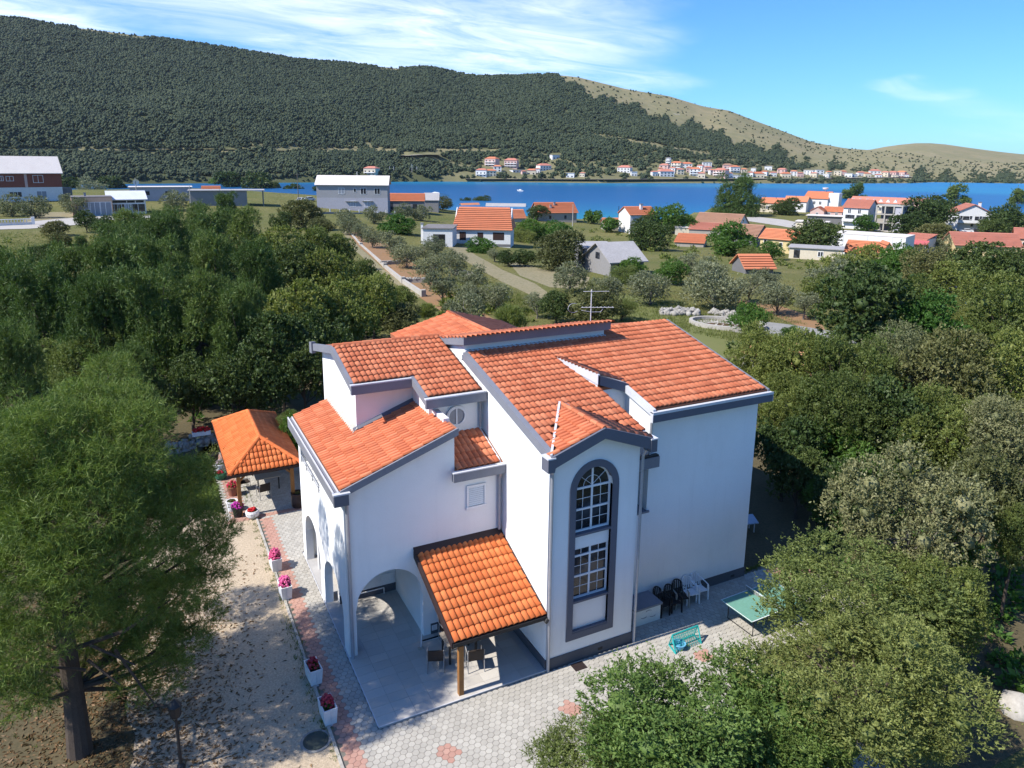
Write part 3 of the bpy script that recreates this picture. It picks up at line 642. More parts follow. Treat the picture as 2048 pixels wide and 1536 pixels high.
strip('far_beach', [(x, interp(x, [(900, 361), (1200, 362), (1640, 360), (1830, 357)])-2.2) for x in range(930, 1835, 12)], ROCK, 12, .9)
strip('hill_track', [(1180, 300), (1230, 306), (1270, 315), (1300, 322), (1340, 326)], TRACK, 8, 1.0)
strip('hill_track', [(1310, 285), (1340, 294), (1370, 306), (1400, 313)], TRACK, 7, 1.0)
# ---------------------------------------------------------------- yard surfaces
def jag(pts, amp, step=.8, seed=2):                         # uneven outline
    rng = random.Random(seed); out = []
    for (x0, y0), (x1, y1) in zip(pts, pts[1:]):
        n = max(1, int(math.hypot(x1-x0, y1-y0)/step))
        for i in range(n): t = i/n; out.append((x0+(x1-x0)*t+rng.uniform(-amp, amp), y0+(y1-y0)*t+rng.uniform(-amp, amp)))
    return out+[pts[-1]]
patch('gravel_drive', [(-7.0, 24), (-7.0, -9)]+jag([(-17.5, -9), (-15.5, 6), (-13.5, 13), (-11.5, 19), (-10.2, 22), (-8.6, 26.5)], .25)+[(-7.0, 27)], GRAVEL, .006, False)
patch('leaf_litter', jag([(-11.2, -9), (-11.8, -4), (-12.1, 0), (-12.6, 4), (-12.9, 9), (-12.2, 14), (-11, 19.5)], .38, .6)+[ (-9.2, 24), (-8.3, 26), (-4.4, 25), (-4.4, 13), (.5, 14), (3, 26), (8, 44), (10, 60), (-30, 60), (-32, -9)], LITTER, .010, False)
patch('shaded_ground', [(10.6, 1.7), (13.1, 1.7), (13.1, -2.6), (9, -3.2), (8.5, -9), (60, -9), (62, 18), (34, 28), (16, 22), (10.6, 12)], LITTER, .010, False)
# pavement: hexagonal pavers, the 300 nearest as parts
pav = MB()
pav.box(-6.95, 13.0, -2.6, 1.6, -.05, .006); pav.box(-6.95, 6.8, -9, -2.6, -.05, .006); pav.box(-6.95, -5.5, 1.6, 24.5, -.05, .006); pav.box(-8.4, -3.8, 15.05, 24.5, -.05, .005); pav.box(10.05, 13.2, 1.6, 9, -.05, .006)
JOINT = simple('sandy_joint', (.20, .185, .155), (.14, .13, .11), .95, 2, 30)
pavement = pav.build('pavement', JOINT, None, 'structure'); ORG['pavement'] = Vector((0, 0, 0))
def paver_mat(n, a, b, c): return tiles_mat(n, a, b, c, .9, (.24, .22, .19), .35)
PAV_G = paver_mat('grey_paver', (.36, .335, .29), (.45, .42, .365), (.405, .375, .325)); PAV_R = paver_mat('red_paver', (.40, .215, .165), (.46, .265, .205), (.42, .235, .18))
def pavers():
    R = .1155; zt = .022; ang = [math.pi/6+i*math.pi/3 for i in range(6)]; v = []; k = .93
    for r, z in ((R*k, zt), (R*k*1.035, 0)):
        for a in ang: v.append((r*math.cos(a), r*math.sin(a), z))
    f = [tuple(range(6))]+[(i, 6+i, 6+(i+1) % 6, (i+1) % 6) for i in range(6)]
    meG = bpy.data.meshes.new('paver'); meG.from_pydata(v, [], f); meG.materials.append(PAV_G)
    meR = bpy.data.meshes.new('paver'); meR.from_pydata(v, [], f); meR.materials.append(PAV_R)
    dx, dy = R*math.sqrt(3), R*1.5; P = []; rng = random.Random(4)
    for j in range(-60, 165):
        for i in range(-60, 75):
            x, y = (i+.5*(j % 2))*dx, j*dy
            ins = (-6.9 < x < (12.9 if y > -2.5 else 6.7) and -8.8 < y < 0 and not (-5.6 < x < -.02 and y > -.06)) or (-6.9 < x < -5.62 and 0 <= y < 24.3) or (.1 < x < 13.1 and 0 <= y < 1.5) or (-8.3 < x <= -6.9 and 15.15 < y < 24.3) or (-5.62 <= x < -3.9 and 15.2 < y < 24.3) or (-5.7 < x < -3.9 and 11.2 < y <= 15.2)
            if not ins: continue
            if y < .9 and 0 < x < 3.5 and y > -.02: continue
            u, w, dd = pix((x, y, 0))
            if dd < 3 or not (-80 < u < 2130 and w < 1700): continue
            red = (-6.95 < x < -6.33 and y < 15) or (15.15 < y < 15.55 and x < -3) or math.hypot(x+4.18, y+1.8) < .30 or math.hypot(x+.14, y+1.82) < .30 or math.hypot(x-5.3, y+1.75) < .3 or math.hypot(x-9.0, y+1.0) < .3 or (11.3 < x and y > .3) or (-8.1 < x < -7.4 and 15.5 < y < 24)
            P.append((dd, x, y, red, -60 < u < 2100 and 0 < w < 1540))
    P.sort(key=lambda q: (not q[4], q[0])); vv = []; ff = []; mi = []
    nb = len(v)
    for i, (dd, x, y, red, seen) in enumerate(P):
        z = .002+rng.uniform(0, .004)
        if i < 300:
            o = link('paver', meR if red else meG, pavement); o.location = (x, y, z); o.rotation_euler = (rng.uniform(-.008, .008), rng.uniform(-.008, .008), rng.uniform(-.02, .02))
        else:
            b = len(vv); vv += [(p[0]+x, p[1]+y, p[2]+z) for p in v]; ff += [tuple(b+q for q in g) for g in f]; mi += [1 if red else 0]*7
    me = bpy.data.meshes.new('paver_field'); me.from_pydata(vv, [], ff); me.materials.append(PAV_G); me.materials.append(PAV_R); me.polygons.foreach_set('material_index', mi); link('paver_field', me, pavement, 'stuff'); print('pavers', len(P))
pavers()
MB().box(-7.05, -6.96, -9, 24.5, -.05, .05).build('kerb', CONC_L, None, 'structure')
# raised terrace floor with slabs
PATIO = simple('terrace_slab', (.47, .45, .43), (.40, .385, .37), .7, .8, 12, .4); SLAB = tiles_mat('terrace_tile', (.45, .415, .365), (.52, .485, .43), (.485, .45, .40), .65, (.34, .32, .30), .3)
terr = MB().box(-5.68, 0, -.06, 3.5, 0, .086).box(-5.68, -.02, 3.5, 11.0, 0, .0861).build('terrace', PATIO, None, 'structure'); ORG['terrace'] = Vector((0, 0, 0))
def slabs():
    ms = {}
    for (w, h) in ((.595, .395),): ms[0] = MB().box(0, w, 0, h, 0, .012).mesh('floor_tile', SLAB)
    y = -.055; j = 0
    while y < 10.5:
        x = -5.675
        while x < -.3:
            if not (x > -3.0 and y > 3.2) and not (x < -5.3 and y > 3.2):
                o = link('floor_tile', ms[0], terr); o.location = (x, y, .088+random.uniform(0, .0015))
            x += .6
        y += .4; j += 1
slabs()
MB().bar((-5.69, -.07, .095), (-5.69, 11.0, .095), .03, .012).bar((-5.69, -.07, .095), (0, -.07, .095), .03, .012).build('terrace_edge', GUTTER, terr)
# ---------------------------------------------------------------- the villa
def zM(v): return 7.772+.24*v                                # the planes of its roofs
def zA(u): return 7.74+.365*(u+1.79)
def zB(v): return 8.42+.25*(v-4.71)
villa = thing('villa', 'large white villa with several orange tiled roofs and grey trim in the foreground', 'house', (0, 0, 0))
def slice_wall(mb, axis, a0, a1, t0, t1, bot, top, holes=(), n=24):
    """wall along an axis in vertical slices; holes: (a, b, low(a), high(a))"""
    br = {a0, a1}
    for h in holes:
        for i in range(n+1): br.add(h[0]+(h[1]-h[0])*i/n)
    for b in getattr(top, 'breaks', ()): br.add(b)
    br = sorted(b for b in br if a0 <= b <= a1)
    def col(p, q, zb, zt):
        if zt[0]-zb[0] < 1e-4 and zt[1]-zb[1] < 1e-4: return
        if axis == 'x': mb.hexa([(p, t0, zb[0]), (q, t0, zb[1]), (q, t1, zb[1]), (p, t1, zb[0]), (p, t0, zt[0]), (q, t0, zt[1]), (q, t1, zt[1]), (p, t1, zt[0])])
        else: mb.hexa([(t0, p, zb[0]), (t1, p, zb[0]), (t1, q, zb[1]), (t0, q, zb[1]), (t0, p, zt[0]), (t1, p, zt[0]), (t1, q, zt[1]), (t0, q, zt[1])])
    for p, q in zip(br, br[1:]):
        if q-p < 1e-5: continue
        m = (p+q)/2; hs = [h for h in holes if h[0] < m < h[1]]; B = (bot, bot); T = (top(p), top(q))
        for h in sorted(hs, key=lambda h: h[2](m)):
            col(p, q, B, (h[2](p), h[2](q))); B = (h[3](p), h[3](q))
        col(p, q, B, T)
K = lambda c: (lambda a: c)
def arch(ua, ub, zs, rise):
    c, r = (ua+ub)/2, (ub-ua)/2
    return lambda a: zs+rise*math.sqrt(max(0, 1-((a-c)/r)**2))
def gable_top(a): return min(7.66+(a+.0)*.365, 7.66+(3.45-a)*.365) if 0 <= a <= 3.45 else 7.66
gable_top.breaks = (1.725,)
w = MB()
TWU = (.98, 2.40)                                            # recess of the stair windows
slice_wall(w, 'x', 0, 3.45, 0, .3, 0, gable_top, [(TWU[0], TWU[1], K(1.10), arch(TWU[0], TWU[1], 6.22, .76))])
w.build('tower_wall', WHITE, villa)
w = MB()
slice_wall(w, 'y', .3, 8.9, 0, .3, 0, lambda v: min(zM(v)-.1, 9.25))     # sunlit side wall
slice_wall(w, 'y', 8.9, 12.4, 0, .3, 0, lambda v: 8.9-.22*(v-8.9))
slice_wall(w, 'y', .3, 3.0, 3.15, 3.45, 0, lambda v: zM(v)-.1)
w.build('side_wall', WHITE, villa)
w = MB()
slice_wall(w, 'x', 4.98, 10.12, 1.44, 1.74, 0, K(8.0)); slice_wall(w, 'y', 1.74, 7.4, 9.82, 10.12, 0, lambda v: zM(v)-.12); slice_wall(w, 'y', 7.4, 12.4, 9.82, 10.12, 0, lambda v: 9.42-.22*(v-7.4))
slice_wall(w, 'y', 1.74, 3.0, 4.98, 5.28, 4.0, lambda v: zM(v)-.1); slice_wall(w, 'x', 3.45, 5.28, 3.0, 3.3, 4.0, K(8.35))
slice_wall(w, 'x', 3.45, 4.98, 1.44, 1.74, 0, K(3.99)); slice_wall(w, 'x', .3, 9.82, 12.1, 12.4, 0, K(8.2))
w.build('rear_block_wall', WHITE, villa)
MB().box(3.45, 5.06, 1.36, 3.0, 3.99, 4.06).build('window_sill', FASCIA, villa)
cp = MB().box(3.50, 5.22, 1.14, 1.30, 5.84, 6.24).box(3.50, 5.1, 1.30, 3.0, 5.95, 6.05); cp.build('canopy', FASCIA, villa)
MB().box(3.52, 5.20, 1.17, 1.34, 6.242, 6.30).build('canopy_gutter', BLACK, villa)
MB().tube((4.9, 1.32, 6.3), (4.9, 1.32, 7.5), .05).tube((4.92, 1.36, 7.4), (4.92, 1.2, 7.75), .05).build('downspout', PIPE, villa)
# plinth
Z = .42
for q in ((-.025, 3.475, -.03, -.002, 0, Z), (-.03, -.002, -.0299, 3.37, 0, Z-.001), (3.452, 3.48, -.0299, 1.42, 0, Z-.001), (3.48, 10.145, 1.41, 1.438, 0, Z), (10.122, 10.15, 1.411, 12.4, 0, Z-.001), (-2.75, -.03, 3.35, 3.378, .09, .50), (-2.98, -2.952, 3.7, 6.55, .09, .50), (-5.2, -3.0, 6.56, 6.588, .09, .42), (-5.3, -3.0, 9.3, 9.33, .09, .42)): MB().box(*q).build('plinth', PLINTH, villa)
for u, v in ((2.15, -.032), (9.5, 1.408)):
    MB().box(u-.09, u+.09, v-.008, v, .14, .24).build('plinth_vent', BLACK, villa)
# -- block A: the tall hall with the arches
def topA(u): return zA(u)-.16 if u < -1.8 else 6.0
topA.breaks = (-1.8001, -1.7999)
w = MB()
slice_wall(w, 'x', -5.66, 0, 3.38, 3.68, .087, topA, [(-5.38, -3.02, K(.087), arch(-5.38, -3.02, 1.75, 1.24))])
slice_wall(w, 'y', 3.68, 10.85, -5.66, -5.36, .087, K(6.15), [(4.0, 6.86, K(.087), arch(4.0, 6.86, 1.25, 1.12)), (7.5, 10.3, K(.087), arch(7.5, 10.3, 1.45, 1.14)), (6.95, 10.45, K(4.42), K(5.95))])
slice_wall(w, 'x', -5.36, -4.26, 10.55, 10.85, .087, topA); slice_wall(w, 'y', 3.68, 5.0, -2.1, -1.8, 6.0, K(7.45))
w.build('hall_wall', WHITE, villa)
hi = MB(); hi.box(-3.0, -2.7, 3.68, 6.6, .087, 3.2);
hi.box(-3.0, -2.7, 6.6, 9.3, .087, 3.2); hi.box(-5.36, -3.0, 9.33, 9.6, .087, 3.2); hi.box(-5.2, -3.0, 6.59, 6.85, .087, 3.2); hi.build('inner_wall', WHITE2, villa)
MB().box(-5.36, -.3, 3.68, 10.55, 3.2, 3.4).build('ceiling', WHITE2, villa)
MB().box(-5.36, -4.3, 6.95, 10.55, 3.9, 4.0).box(-4.4, -4.3, 6.95, 10.55, 4.0, 6.2).build('balcony_floor', CONC, villa)
rl = MB(); rl.tube((-5.63, 6.98, 4.72), (-5.63, 10.6, 4.72), .025).tube((-5.63, 10.6, 4.72), (-4.9, 10.9, 4.72), .025)
for v in (7.3, 8.4, 9.5, 10.55): rl.tube((-5.63, v, 4.42), (-5.63, v, 4.72), .02)
rl.tube((-5.63, 6.98, 4.58), (-5.63, 10.6, 4.58), .015); rl.build('balcony_railing', PIPE, villa)
dr = MB().box(-4.85, -3.05, 6.56, 6.588, .43, 2.35); door = dr.build('garage_door', WHITE2, villa)
for i in range(3):
    for j in range(4): MB().box(-4.8+i*.6, -4.8+i*.6+.5, 6.548, 6.558, .5+j*.46, .5+j*.46+.38).build('door_panel', WHITE2, door)
MB().box(-4.3, -3.7, 6.535, 6.548, 1.28, 1.31).build('door_handle', BLACK, door)
MB().bar((-4.75, 6.5, .36), (-3.5, 6.5, .36), .03).bar((-4.75, 6.5, .1), (-4.75, 6.5, .36), .03).bar((-3.5, 6.5, .1), (-3.5, 6.5, .36), .03).build('bumper_rail', PVC, villa)
fv = MB().box(-2.72, -2.52, 3.335, 3.349, .24, .44).build('meter_hatch', PVC, villa); MB().box(-2.70, -2.54, 3.33, 3.336, .26, .42).build('hatch_door', GUTTER, fv)
dd = MB().box(-1.6, -.7, 3.34, 3.378, .10, 2.1); ent = dd.build('entrance_door', WOOD_D, villa); MB().box(-1.55, -1.5, 3.31, 3.34, .95, 1.2).build('door_handle', PIPE, ent)
# -- stair windows with slate trim
def band(ua, ub, zl, zs, rise, wd, y0, y1, name, mat, parent, wb=None):
    """arched band open at nothing: outer outline minus inner outline"""
    n = 20; pts_o, pts_i = [], []; c = (ua+ub)/2; r = (ub-ua)/2; wb = wd if wb is None else wb
    pts_o.append((ua, zl)); pts_i.append((ua+wd, zl+wb))
    for i in range(n+1):
        a = math.pi-math.pi*i/n; pts_o.append((c+r*math.cos(a), zs+rise*math.sin(a))); pts_i.append((c+(r-wd)*math.cos(a), zs+(rise-wd)*math.sin(a)))
    pts_o.append((ub, zl)); pts_i.append((ub-wd, zl+wb)); m = MB(); k = len(pts_o)
    for i in range(k):
        j = (i+1) % k; o0, o1, i0, i1 = pts_o[i], pts_o[j], pts_i[i], pts_i[j]
        m.hexa([(o0[0], y0, o0[1]), (o1[0], y0, o1[1]), (o1[0], y1, o1[1]), (o0[0], y1, o0[1]), (i0[0], y0, i0[1]), (i1[0], y0, i1[1]), (i1[0], y1, i1[1]), (i0[0], y1, i0[1])])
    return m.build(name, mat, parent)
band(.76, 2.64, .86, 6.22, .98, .24, -.035, .12, 'window_surround', TRIM, villa)
for z, q in ((1.10, 2.20), (4.14, 4.62)): MB().box(TWU[0], TWU[1], .10, .28, z, q).build('spandrel_panel', WHITE, villa)
for z, q in ((1.10, .06), (2.20, .08), (4.62, .08)): MB().box(TWU[0], TWU[1], -.02, .16, z, z+q).build('window_sill', TRIM, villa)
def framebar(m, x0, x1, z0, z1, y0=.13, y1=.19): m.box(x0, x1, y0, y1, z0, z1)
U0, U1 = TWU[0]+.003, TWU[1]-.003; UM = (U0+U1)/2
# upper window
wf = MB(); z0, z1, z2, z3 = 4.70, 5.50, 6.24, 6.97
for a, b in ((U0, U0+.06), (U1-.06, U1)): framebar(wf, a, b, z0, z2)
framebar(wf, UM-.034, UM+.034, z0, z3-.02, .125, .195)
for z in (z0, z1-.05, z2-.05): framebar(wf, U0, U1, z+.012, z+.078, .122, .198)
win = wf.build('stair_window', PVC, villa); ra = (U1-U0)/2
band(U0, U1, 6.22, 6.221, .745, .06, .128, .192, 'arch_frame', PVC, win, .05)
for a, b in ((U0+.06, UM-.034), (UM+.034, U1-.06)):
    for lo, hi_ in ((z0+.09, z1-.05), (z1+.04, z2-.05)):
        for p, q in (((a+b)/2, None),):
            MB().box(a, (a+b)/2, .152, .158, lo, (lo+hi_)/2).build('pane', GLASS, win); MB().box((a+b)/2, b, .152, .158, lo, (lo+hi_)/2).build('pane', GLASS, win)
            MB().box(a, (a+b)/2, .152, .158, (lo+hi_)/2, hi_).build('pane', GLASS, win); MB().box((a+b)/2, b, .152, .158, (lo+hi_)/2, hi_).build('pane', GLASS, win)
        MB().box((a+b)/2-.008, (a+b)/2+.008, .14, .152, lo, hi_).box(a, b, .139, .1515, (lo+hi_)/2-.008, (lo+hi_)/2+.008).build('glazing_bar', PVC, win)
def fan_pane(s):                                            # quarter panes of the fanlight
    m = MB(); pts = [(UM, 6.28)]+[(UM+s*(ra-.05)*math.cos(math.pi/2*i/10), 6.28+(.66)*math.sin(math.pi/2*i/10)) for i in range(11)]
    m.prism([(x, .152, z) for x, z in pts], (0, .006, 0)); m.build('fan_pane', GLASS, win)
fan_pane(1); fan_pane(-1)
sb = MB()
for a in (40, 140): sb.bar((UM+.05*math.cos(R_(a)), .145, 6.28+.05*math.sin(R_(a))), (UM+.64*math.cos(R_(a)), .145, 6.28+.62*math.sin(R_(a))), .02, .012)
ar = [(UM+.33*math.cos(R_(a)), .145, 6.28+.33*math.sin(R_(a))) for a in range(0, 181, 15)]
for p, q in zip(ar, ar[1:]): sb.bar(p, q, .02, .012)
sb.build('sunburst_bar', PVC, win)
# lower window
wf = MB(); z0, z1, z2, z3 = 2.28, 3.06, 3.80, 4.14
for a, b in ((U0, U0+.06), (U1-.06, U1)): framebar(wf, a, b, z0, z3)
framebar(wf, UM-.034, UM+.034, z0, z3, .125, .195)
for z in (z0, z1, z2): framebar(wf, U0, U1, z+.01, z+.075, .122, .198)
framebar(wf, U0, U1, z3-.05, z3, .122, .198); win = wf.build('stair_window', PVC, villa)
for a, b in ((U0+.06, UM-.034), (UM+.034, U1-.06)):
    for lo, hi_, two in ((z0+.085, z1, 1), (z1+.085, z2, 1), (z2+.085, z3-.05, 0)):
        mid = (lo+hi_)/2
        for p, q in ((a, (a+b)/2), ((a+b)/2, b)):
            for r, s in (((lo, mid), (mid, hi_)) if two else ((lo, hi_),)): MB().box(p, q, .152, .158, r, s).build('pane', GLASS, win)
        m = MB().box((a+b)/2-.008, (a+b)/2+.008, .14, .152, lo, hi_)
        if two: m.box(a, b, .139, .1515, mid-.008, mid+.008)
        m.build('glazing_bar', PVC, win)
# louvred vents
def louvre(u0, u1, v, z0, z1, n):
    m = MB(); f = .07
    m.box(u0, u0+f, v-.05, v, z0, z1).box(u1-f, u1, v-.05, v, z0, z1).box(u0+f, u1-f, v-.05, v, z1-f, z1).box(u0-.02, u1+.02, v-.07, v, z0-.03, z0+f)
    o = m.build('wall_vent', PVC, villa); MB().box(u0+f, u1-f, v-.008, v-.002, z0+f, z1-f).build('vent_backing', FASCIA, o)
    me = MB().add([(0, -.035, 0), (u1-u0-2*f, -.035, 0), (u1-u0-2*f, -.008, .05), (0, -.008, .05)], [(0, 1, 2, 3)]).mesh('slat', PVC)
    for i in range(n): s = link('slat', me, o); s.location = (u0+f, v, z0+f+(z1-z0-2*f)*(i+.2)/n)
louvre(-1.36, -.62, 3.378, 4.62, 5.48, 10)
louvre(3.72, 4.12, 1.438, 1.9, 2.5, 7)
# -- block B behind the hall, with the round window
w = MB()
slice_wall(w, 'x', -4.26, -2.1, 6.75, 7.0, 6.0, lambda u: 8.55); slice_wall(w, 'y', 7.0, 9.0, -4.26, -4.0, 4.0, lambda v: zB(v)-.12); slice_wall(w, 'y', 9.0, 12.2, -4.26, -4.0, .0, lambda v: 9.38-.2*(v-9.0))
slice_wall(w, 'y', 5.0, 7.0, -2.1, -1.85, 5.9, lambda v: zB(v)-.12)
slice_wall(w, 'x', -1.85, 0, 5.0, 5.25, 6.0, K(8.3)); slice_wall(w, 'x', -4.26, 0, 12.0, 12.2, 0, K(8.6))
w.build('attic_wall', WHITE, villa)
rw = MB(); n = 28; cu, cz = -1.05, 7.47
for r0, r1, y0, y1 in ((.30, .40, 4.93, 5.0),):
    for i in range(n):
        a, b = 2*math.pi*i/n, 2*math.pi*(i+1)/n
        P = lambda r, t, y: (cu+r*math.cos(t), y, cz+r*math.sin(t))
        rw.hexa([P(r0, a, y0), P(r1, a, y0), P(r1, a, y1), P(r0, a, y1), P(r0, b, y0), P(r1, b, y0), P(r1, b, y1), P(r0, b, y1)])
rw.box(cu-.03, cu+.03, 4.95, 4.99, cz-.3, cz+.3); rw = rw.build('round_window', PVC, villa)
RG = simple('pale_blind_glass', (.30, .31, .34), (.22, .23, .26), .15, 2, 9)
for s in (-1, 1): MB().prism([(cu+s*.03, 4.975, cz-.29)]+[(cu+s*.295*math.cos(R_(a)), 4.975, cz+.295*math.sin(R_(a))) for a in range(-80, 81, 10)]+[(cu+s*.03, 4.975, cz+.29)], (0, .006, 0)).build('pane', RG, rw)
# -- roofs
villa_t = Tiled()
def slab(name, pts, th, mat, parent=villa): return MB().prism(pts, (0, 0, -th)).build(name, mat, parent)
UNDER = simple('roof_underlay', (.34, .13, .07), (.28, .10, .05), .9)
cM = math.hypot(1, .24); upM = (0, 1/cM, .24/cM)
PM = [(-.05, -.25), (1.75, 2.3), (3.62, -.25), (3.62, 3.0), (4.85, 3.0), (4.85, 1.2), (10.30, 1.2), (10.30, 7.42), (6.4, 7.42), (6.4, 6.62), (-.05, 6.62)]
rM = slab('main_roof', [(u, v, zM(v)-.012) for u, v in PM], .12, UNDER)
def planeM(u0, v0, wid, vlen, poly): villa_t.plane(rM, (u0, v0, zM(v0)), (1, 0, 0), upM, wid, vlen*cM, poly)
planeM(.06, -.25, 10.36, 7.7, [(0, 0), (3.56, 0), (3.56, 3.2*cM), (4.85, 3.2*cM), (4.85, 1.45*cM), (10.22, 1.45*cM), (10.22, 7.75*cM), (6.36, 7.75*cM), (6.36, 6.85*cM), (0, 6.85*cM)])
# remove tiles under the stair gable
villa_t.t = [q for q in villa_t.t if not (abs((q[2][0][3]+.1)-1.75) < (2.35-(q[2][1][3]+.19))*.80-.06 and q[2][1][3] < 2.3)]
# back slopes

rC = MB().prism([(-.12, 6.35, 10.0), (6.5, 6.35, 10.0), (6.5, 12.7, 8.54), (-.12, 12.7, 8.54)], (0, 0, -.1)).build('clerestory_roof_slab', UNDER, villa)
cc = math.hypot(1, .23); villa_t.plane(rC, (6.48, 8.6, 9.505), (-1, 0, 0), (0, -1/cc, .23/cc), 6.6, 2.3*cc)
MB().prism([(6.5, 7.4, 9.53), (10.30, 7.4, 9.53), (10.30, 12.7, 8.3), (6.5, 12.7, 8.3)], (0, 0, -.1)).build('rear_roof', UNDER, villa)
# clerestory
cl = MB(); slice_wall(cl, 'x', -.006, 6.36, 6.65, 6.9, 9.2, K(9.9)); slice_wall(cl, 'y', 6.9, 9.4, -.006, .2, 9.0, lambda v: 9.86-.23*(v-6.65)); slice_wall(cl, 'y', 6.9, 9.4, 6.16, 6.36, 9.0, lambda v: 9.86-.23*(v-6.65)); cl.build('clerestory_wall', WHITE, villa)
MB().box(-.18, 6.48, 6.33, 6.42, 9.70, 10.03).build('clerestory_fascia', FASCIA, villa)
MB().prism([(-.18, 6.42, 9.70), (-.18, 6.42, 10.03), (-.18, 9.4, 9.35), (-.18, 9.4, 9.08)], (.09, 0, 0)).build('verge_board', FASCIA, villa); MB().prism([(6.39, 6.42, 9.70), (6.39, 6.42, 10.03), (6.39, 9.4, 9.35), (6.39, 9.4, 9.02)], (.09, 0, 0)).build('verge_board', FASCIA, villa)
MB().box(-.02, 6.38, 6.52, 6.65, 9.37, 9.43).build('flashing', GUTTER, villa)
# verges of the main roof
vg = MB()
def verge(m, u0, u1, va, vb, f, up_=.05, th=.30):
    m.hexa([(u0, va, f(va)-th), (u1, va, f(va)-th), (u1, vb, f(vb)-th), (u0, vb, f(vb)-th), (u0, va, f(va)+up_), (u1, va, f(va)+up_), (u1, vb, f(vb)+up_), (u0, vb, f(vb)+up_)])
verge(vg, -.14, .06, -.32, 6.5, zM, .06, .26); vg.build('verge_board', FASCIA, villa)
vg = MB(); verge(vg, 10.28, 10.36, 1.15, 7.45, zM, .02, .25); vg.build('verge_board', FASCIA, villa)
vg = MB(); verge(vg, 3.60, 3.70, -.2, 3.0, zM, .03, .22); vg.build('verge_board', GUTTER, villa)
vg = MB(); verge(vg, 4.78, 4.90, 1.1, 3.0, zM, .03, .25); vg.build('verge_board', GUTTER, villa)
# eaves of the right part
MB().box(4.72, 10.40, 1.0, 1.16, 7.62, 7.955).build('eaves_fascia', TRIM, villa)
gt = MB().box(4.70, 10.42, .985, 1.0, 7.90, 8.0).box(4.70, 10.42, 1.0, 1.16, 7.956, 7.985).box(4.70, 4.72, 1.0, 1.16, 7.62, 7.985).box(10.40, 10.42, 1.0, 1.16, 7.62, 7.985); gt.build('gutter', GUTTER, villa)
MB().box(4.98, 10.3, 1.16, 1.44, 7.70, 7.76).build('soffit', FASCIA, villa)
# folded facet above the recess
F0, F1, F2 = Vector((3.25, 5.5, zM(5.5)+.02)), Vector((3.60, 2.9, 9.02)), Vector((4.95, 2.9, zM(2.9)+.05))
MB().add([F0, F1, F2, (3.62, 2.9, zM(2.9)), (3.27, 5.5, zM(5.5)-.05)], [(0, 1, 2), (0, 4, 3, 1)]).build('facet_cheek', WHITE, villa)
rF = MB().add([F0-Vector((0, 0, .01)), F1-Vector((0, 0, .01)), F2-Vector((0, 0, .01))], [(0, 1, 2)]).build('valley_facet', UNDER, villa)
e = (F1-F0); ex = -e.normalized(); nn = (F1-F0).cross(F2-F0).normalized(); nn = nn if nn.z > 0 else -nn; upf = -(F2-F1); upf = (upf-ex*upf.dot(ex)).normalized()
if ex.cross(upf).z < 0: ex = -ex
o2 = F0-upf*1.45 if ex.dot(F1-F0) > 0 else F1-upf*1.45
pl2 = [((p-o2).dot(ex), (p-o2).dot(upf)) for p in (F0, F1, F2)]
villa_t.plane(rF, o2, ex, upf, 2.9, 1.6, pl2, off=.01)
MB().prism([(3.58, 2.80, 9.0), (4.98, 2.80, 8.50), (4.98, 2.80, 8.16), (3.58, 2.80, 8.66)], (0, .1, 0)).build('facet_fascia', TRIM, villa)
MB().hexa([(3.56, 2.8, 8.66), (3.64, 2.8, 8.66), (3.30, 5.45, 9.0), (3.24, 5.45, 9.0), (3.56, 2.8, 9.04), (3.64, 2.8, 9.04), (3.30, 5.45, 9.14), (3.24, 5.45, 9.14)]).build('verge_board', GUTTER, villa)
# stair gable
zr, ze = 8.34, 7.70; sl = (zr-ze)/1.9
gL = MB().prism([(-.15, -.34, ze), (1.75, -.34, zr), (1.75, 2.36, zr)], (0, 0, -.07)); gl = gL.build('gable_roof_slope', UNDER, villa)
gR = MB().prism([(3.65, -.34, ze), (1.75, 2.36, zr), (1.75, -.34, zr)], (0, 0, -.07)); gr = gR.build('gable_roof_slope', UNDER, villa)
cg = math.hypot(1, sl); lg = 1.9*cg
villa_t.plane(gl, (-.15, 2.36, ze), (0, -1, 0), (1/cg, 0, sl/cg), 2.7, lg, [(2.75, -.1), (2.75, lg+.05), (-.1, lg+.05)], off=.015)
villa_t.plane(gr, (3.65, -.34, ze), (0, 1, 0), (-1/cg, 0, sl/cg), 2.7, lg, [(-.05, -.1), (-.05, lg+.05), (2.8, lg+.05)], off=.015)
caps(villa, (1.75, -.36, zr+.03), (1.75, 2.3, zr+.03), TILE, .085, .38)
gf = MB(); th = .36
for s in (-1, 1):
    a, b = (1.75, zr+.06), (1.75+s*2.03, ze+.0)
    gf.prism([(a[0], -.42, a[1]), (b[0], -.42, b[1]), (b[0], -.42, b[1]-th-.05), (a[0], -.42, a[1]-th)], (0, .08, 0)); gf.prism([(a[0], -.34, a[1]-th+.06), (b[0], -.34, b[1]-th+.06), (b[0], -.34, b[1]-th), (a[0], -.34, a[1]-th)], (0, .34, 0))
gf.build('gable_fascia', TRIM, villa)
for s in (-1, 1):
    u = 1.75+s*1.93; c = MB().box(u-.12, u+.12, -.44, -.02, ze-.44, ze-.01); c.build('gutter_box', TRIM, villa); MB().box(u-.14, u+.14, -.46, .0, ze-.009, ze+.035).build('gutter', GUTTER, villa)
MB().bar((-.13, -.3, ze+.085), (1.70, 2.34, zr+.085), .075, .04).build('valley_flashing', GUTTER, villa)
MB().bar((3.62, -.3, ze+.05), (1.80, 2.34, zr+.05), .07, .03).build('valley_flashing', FASCIA, villa)
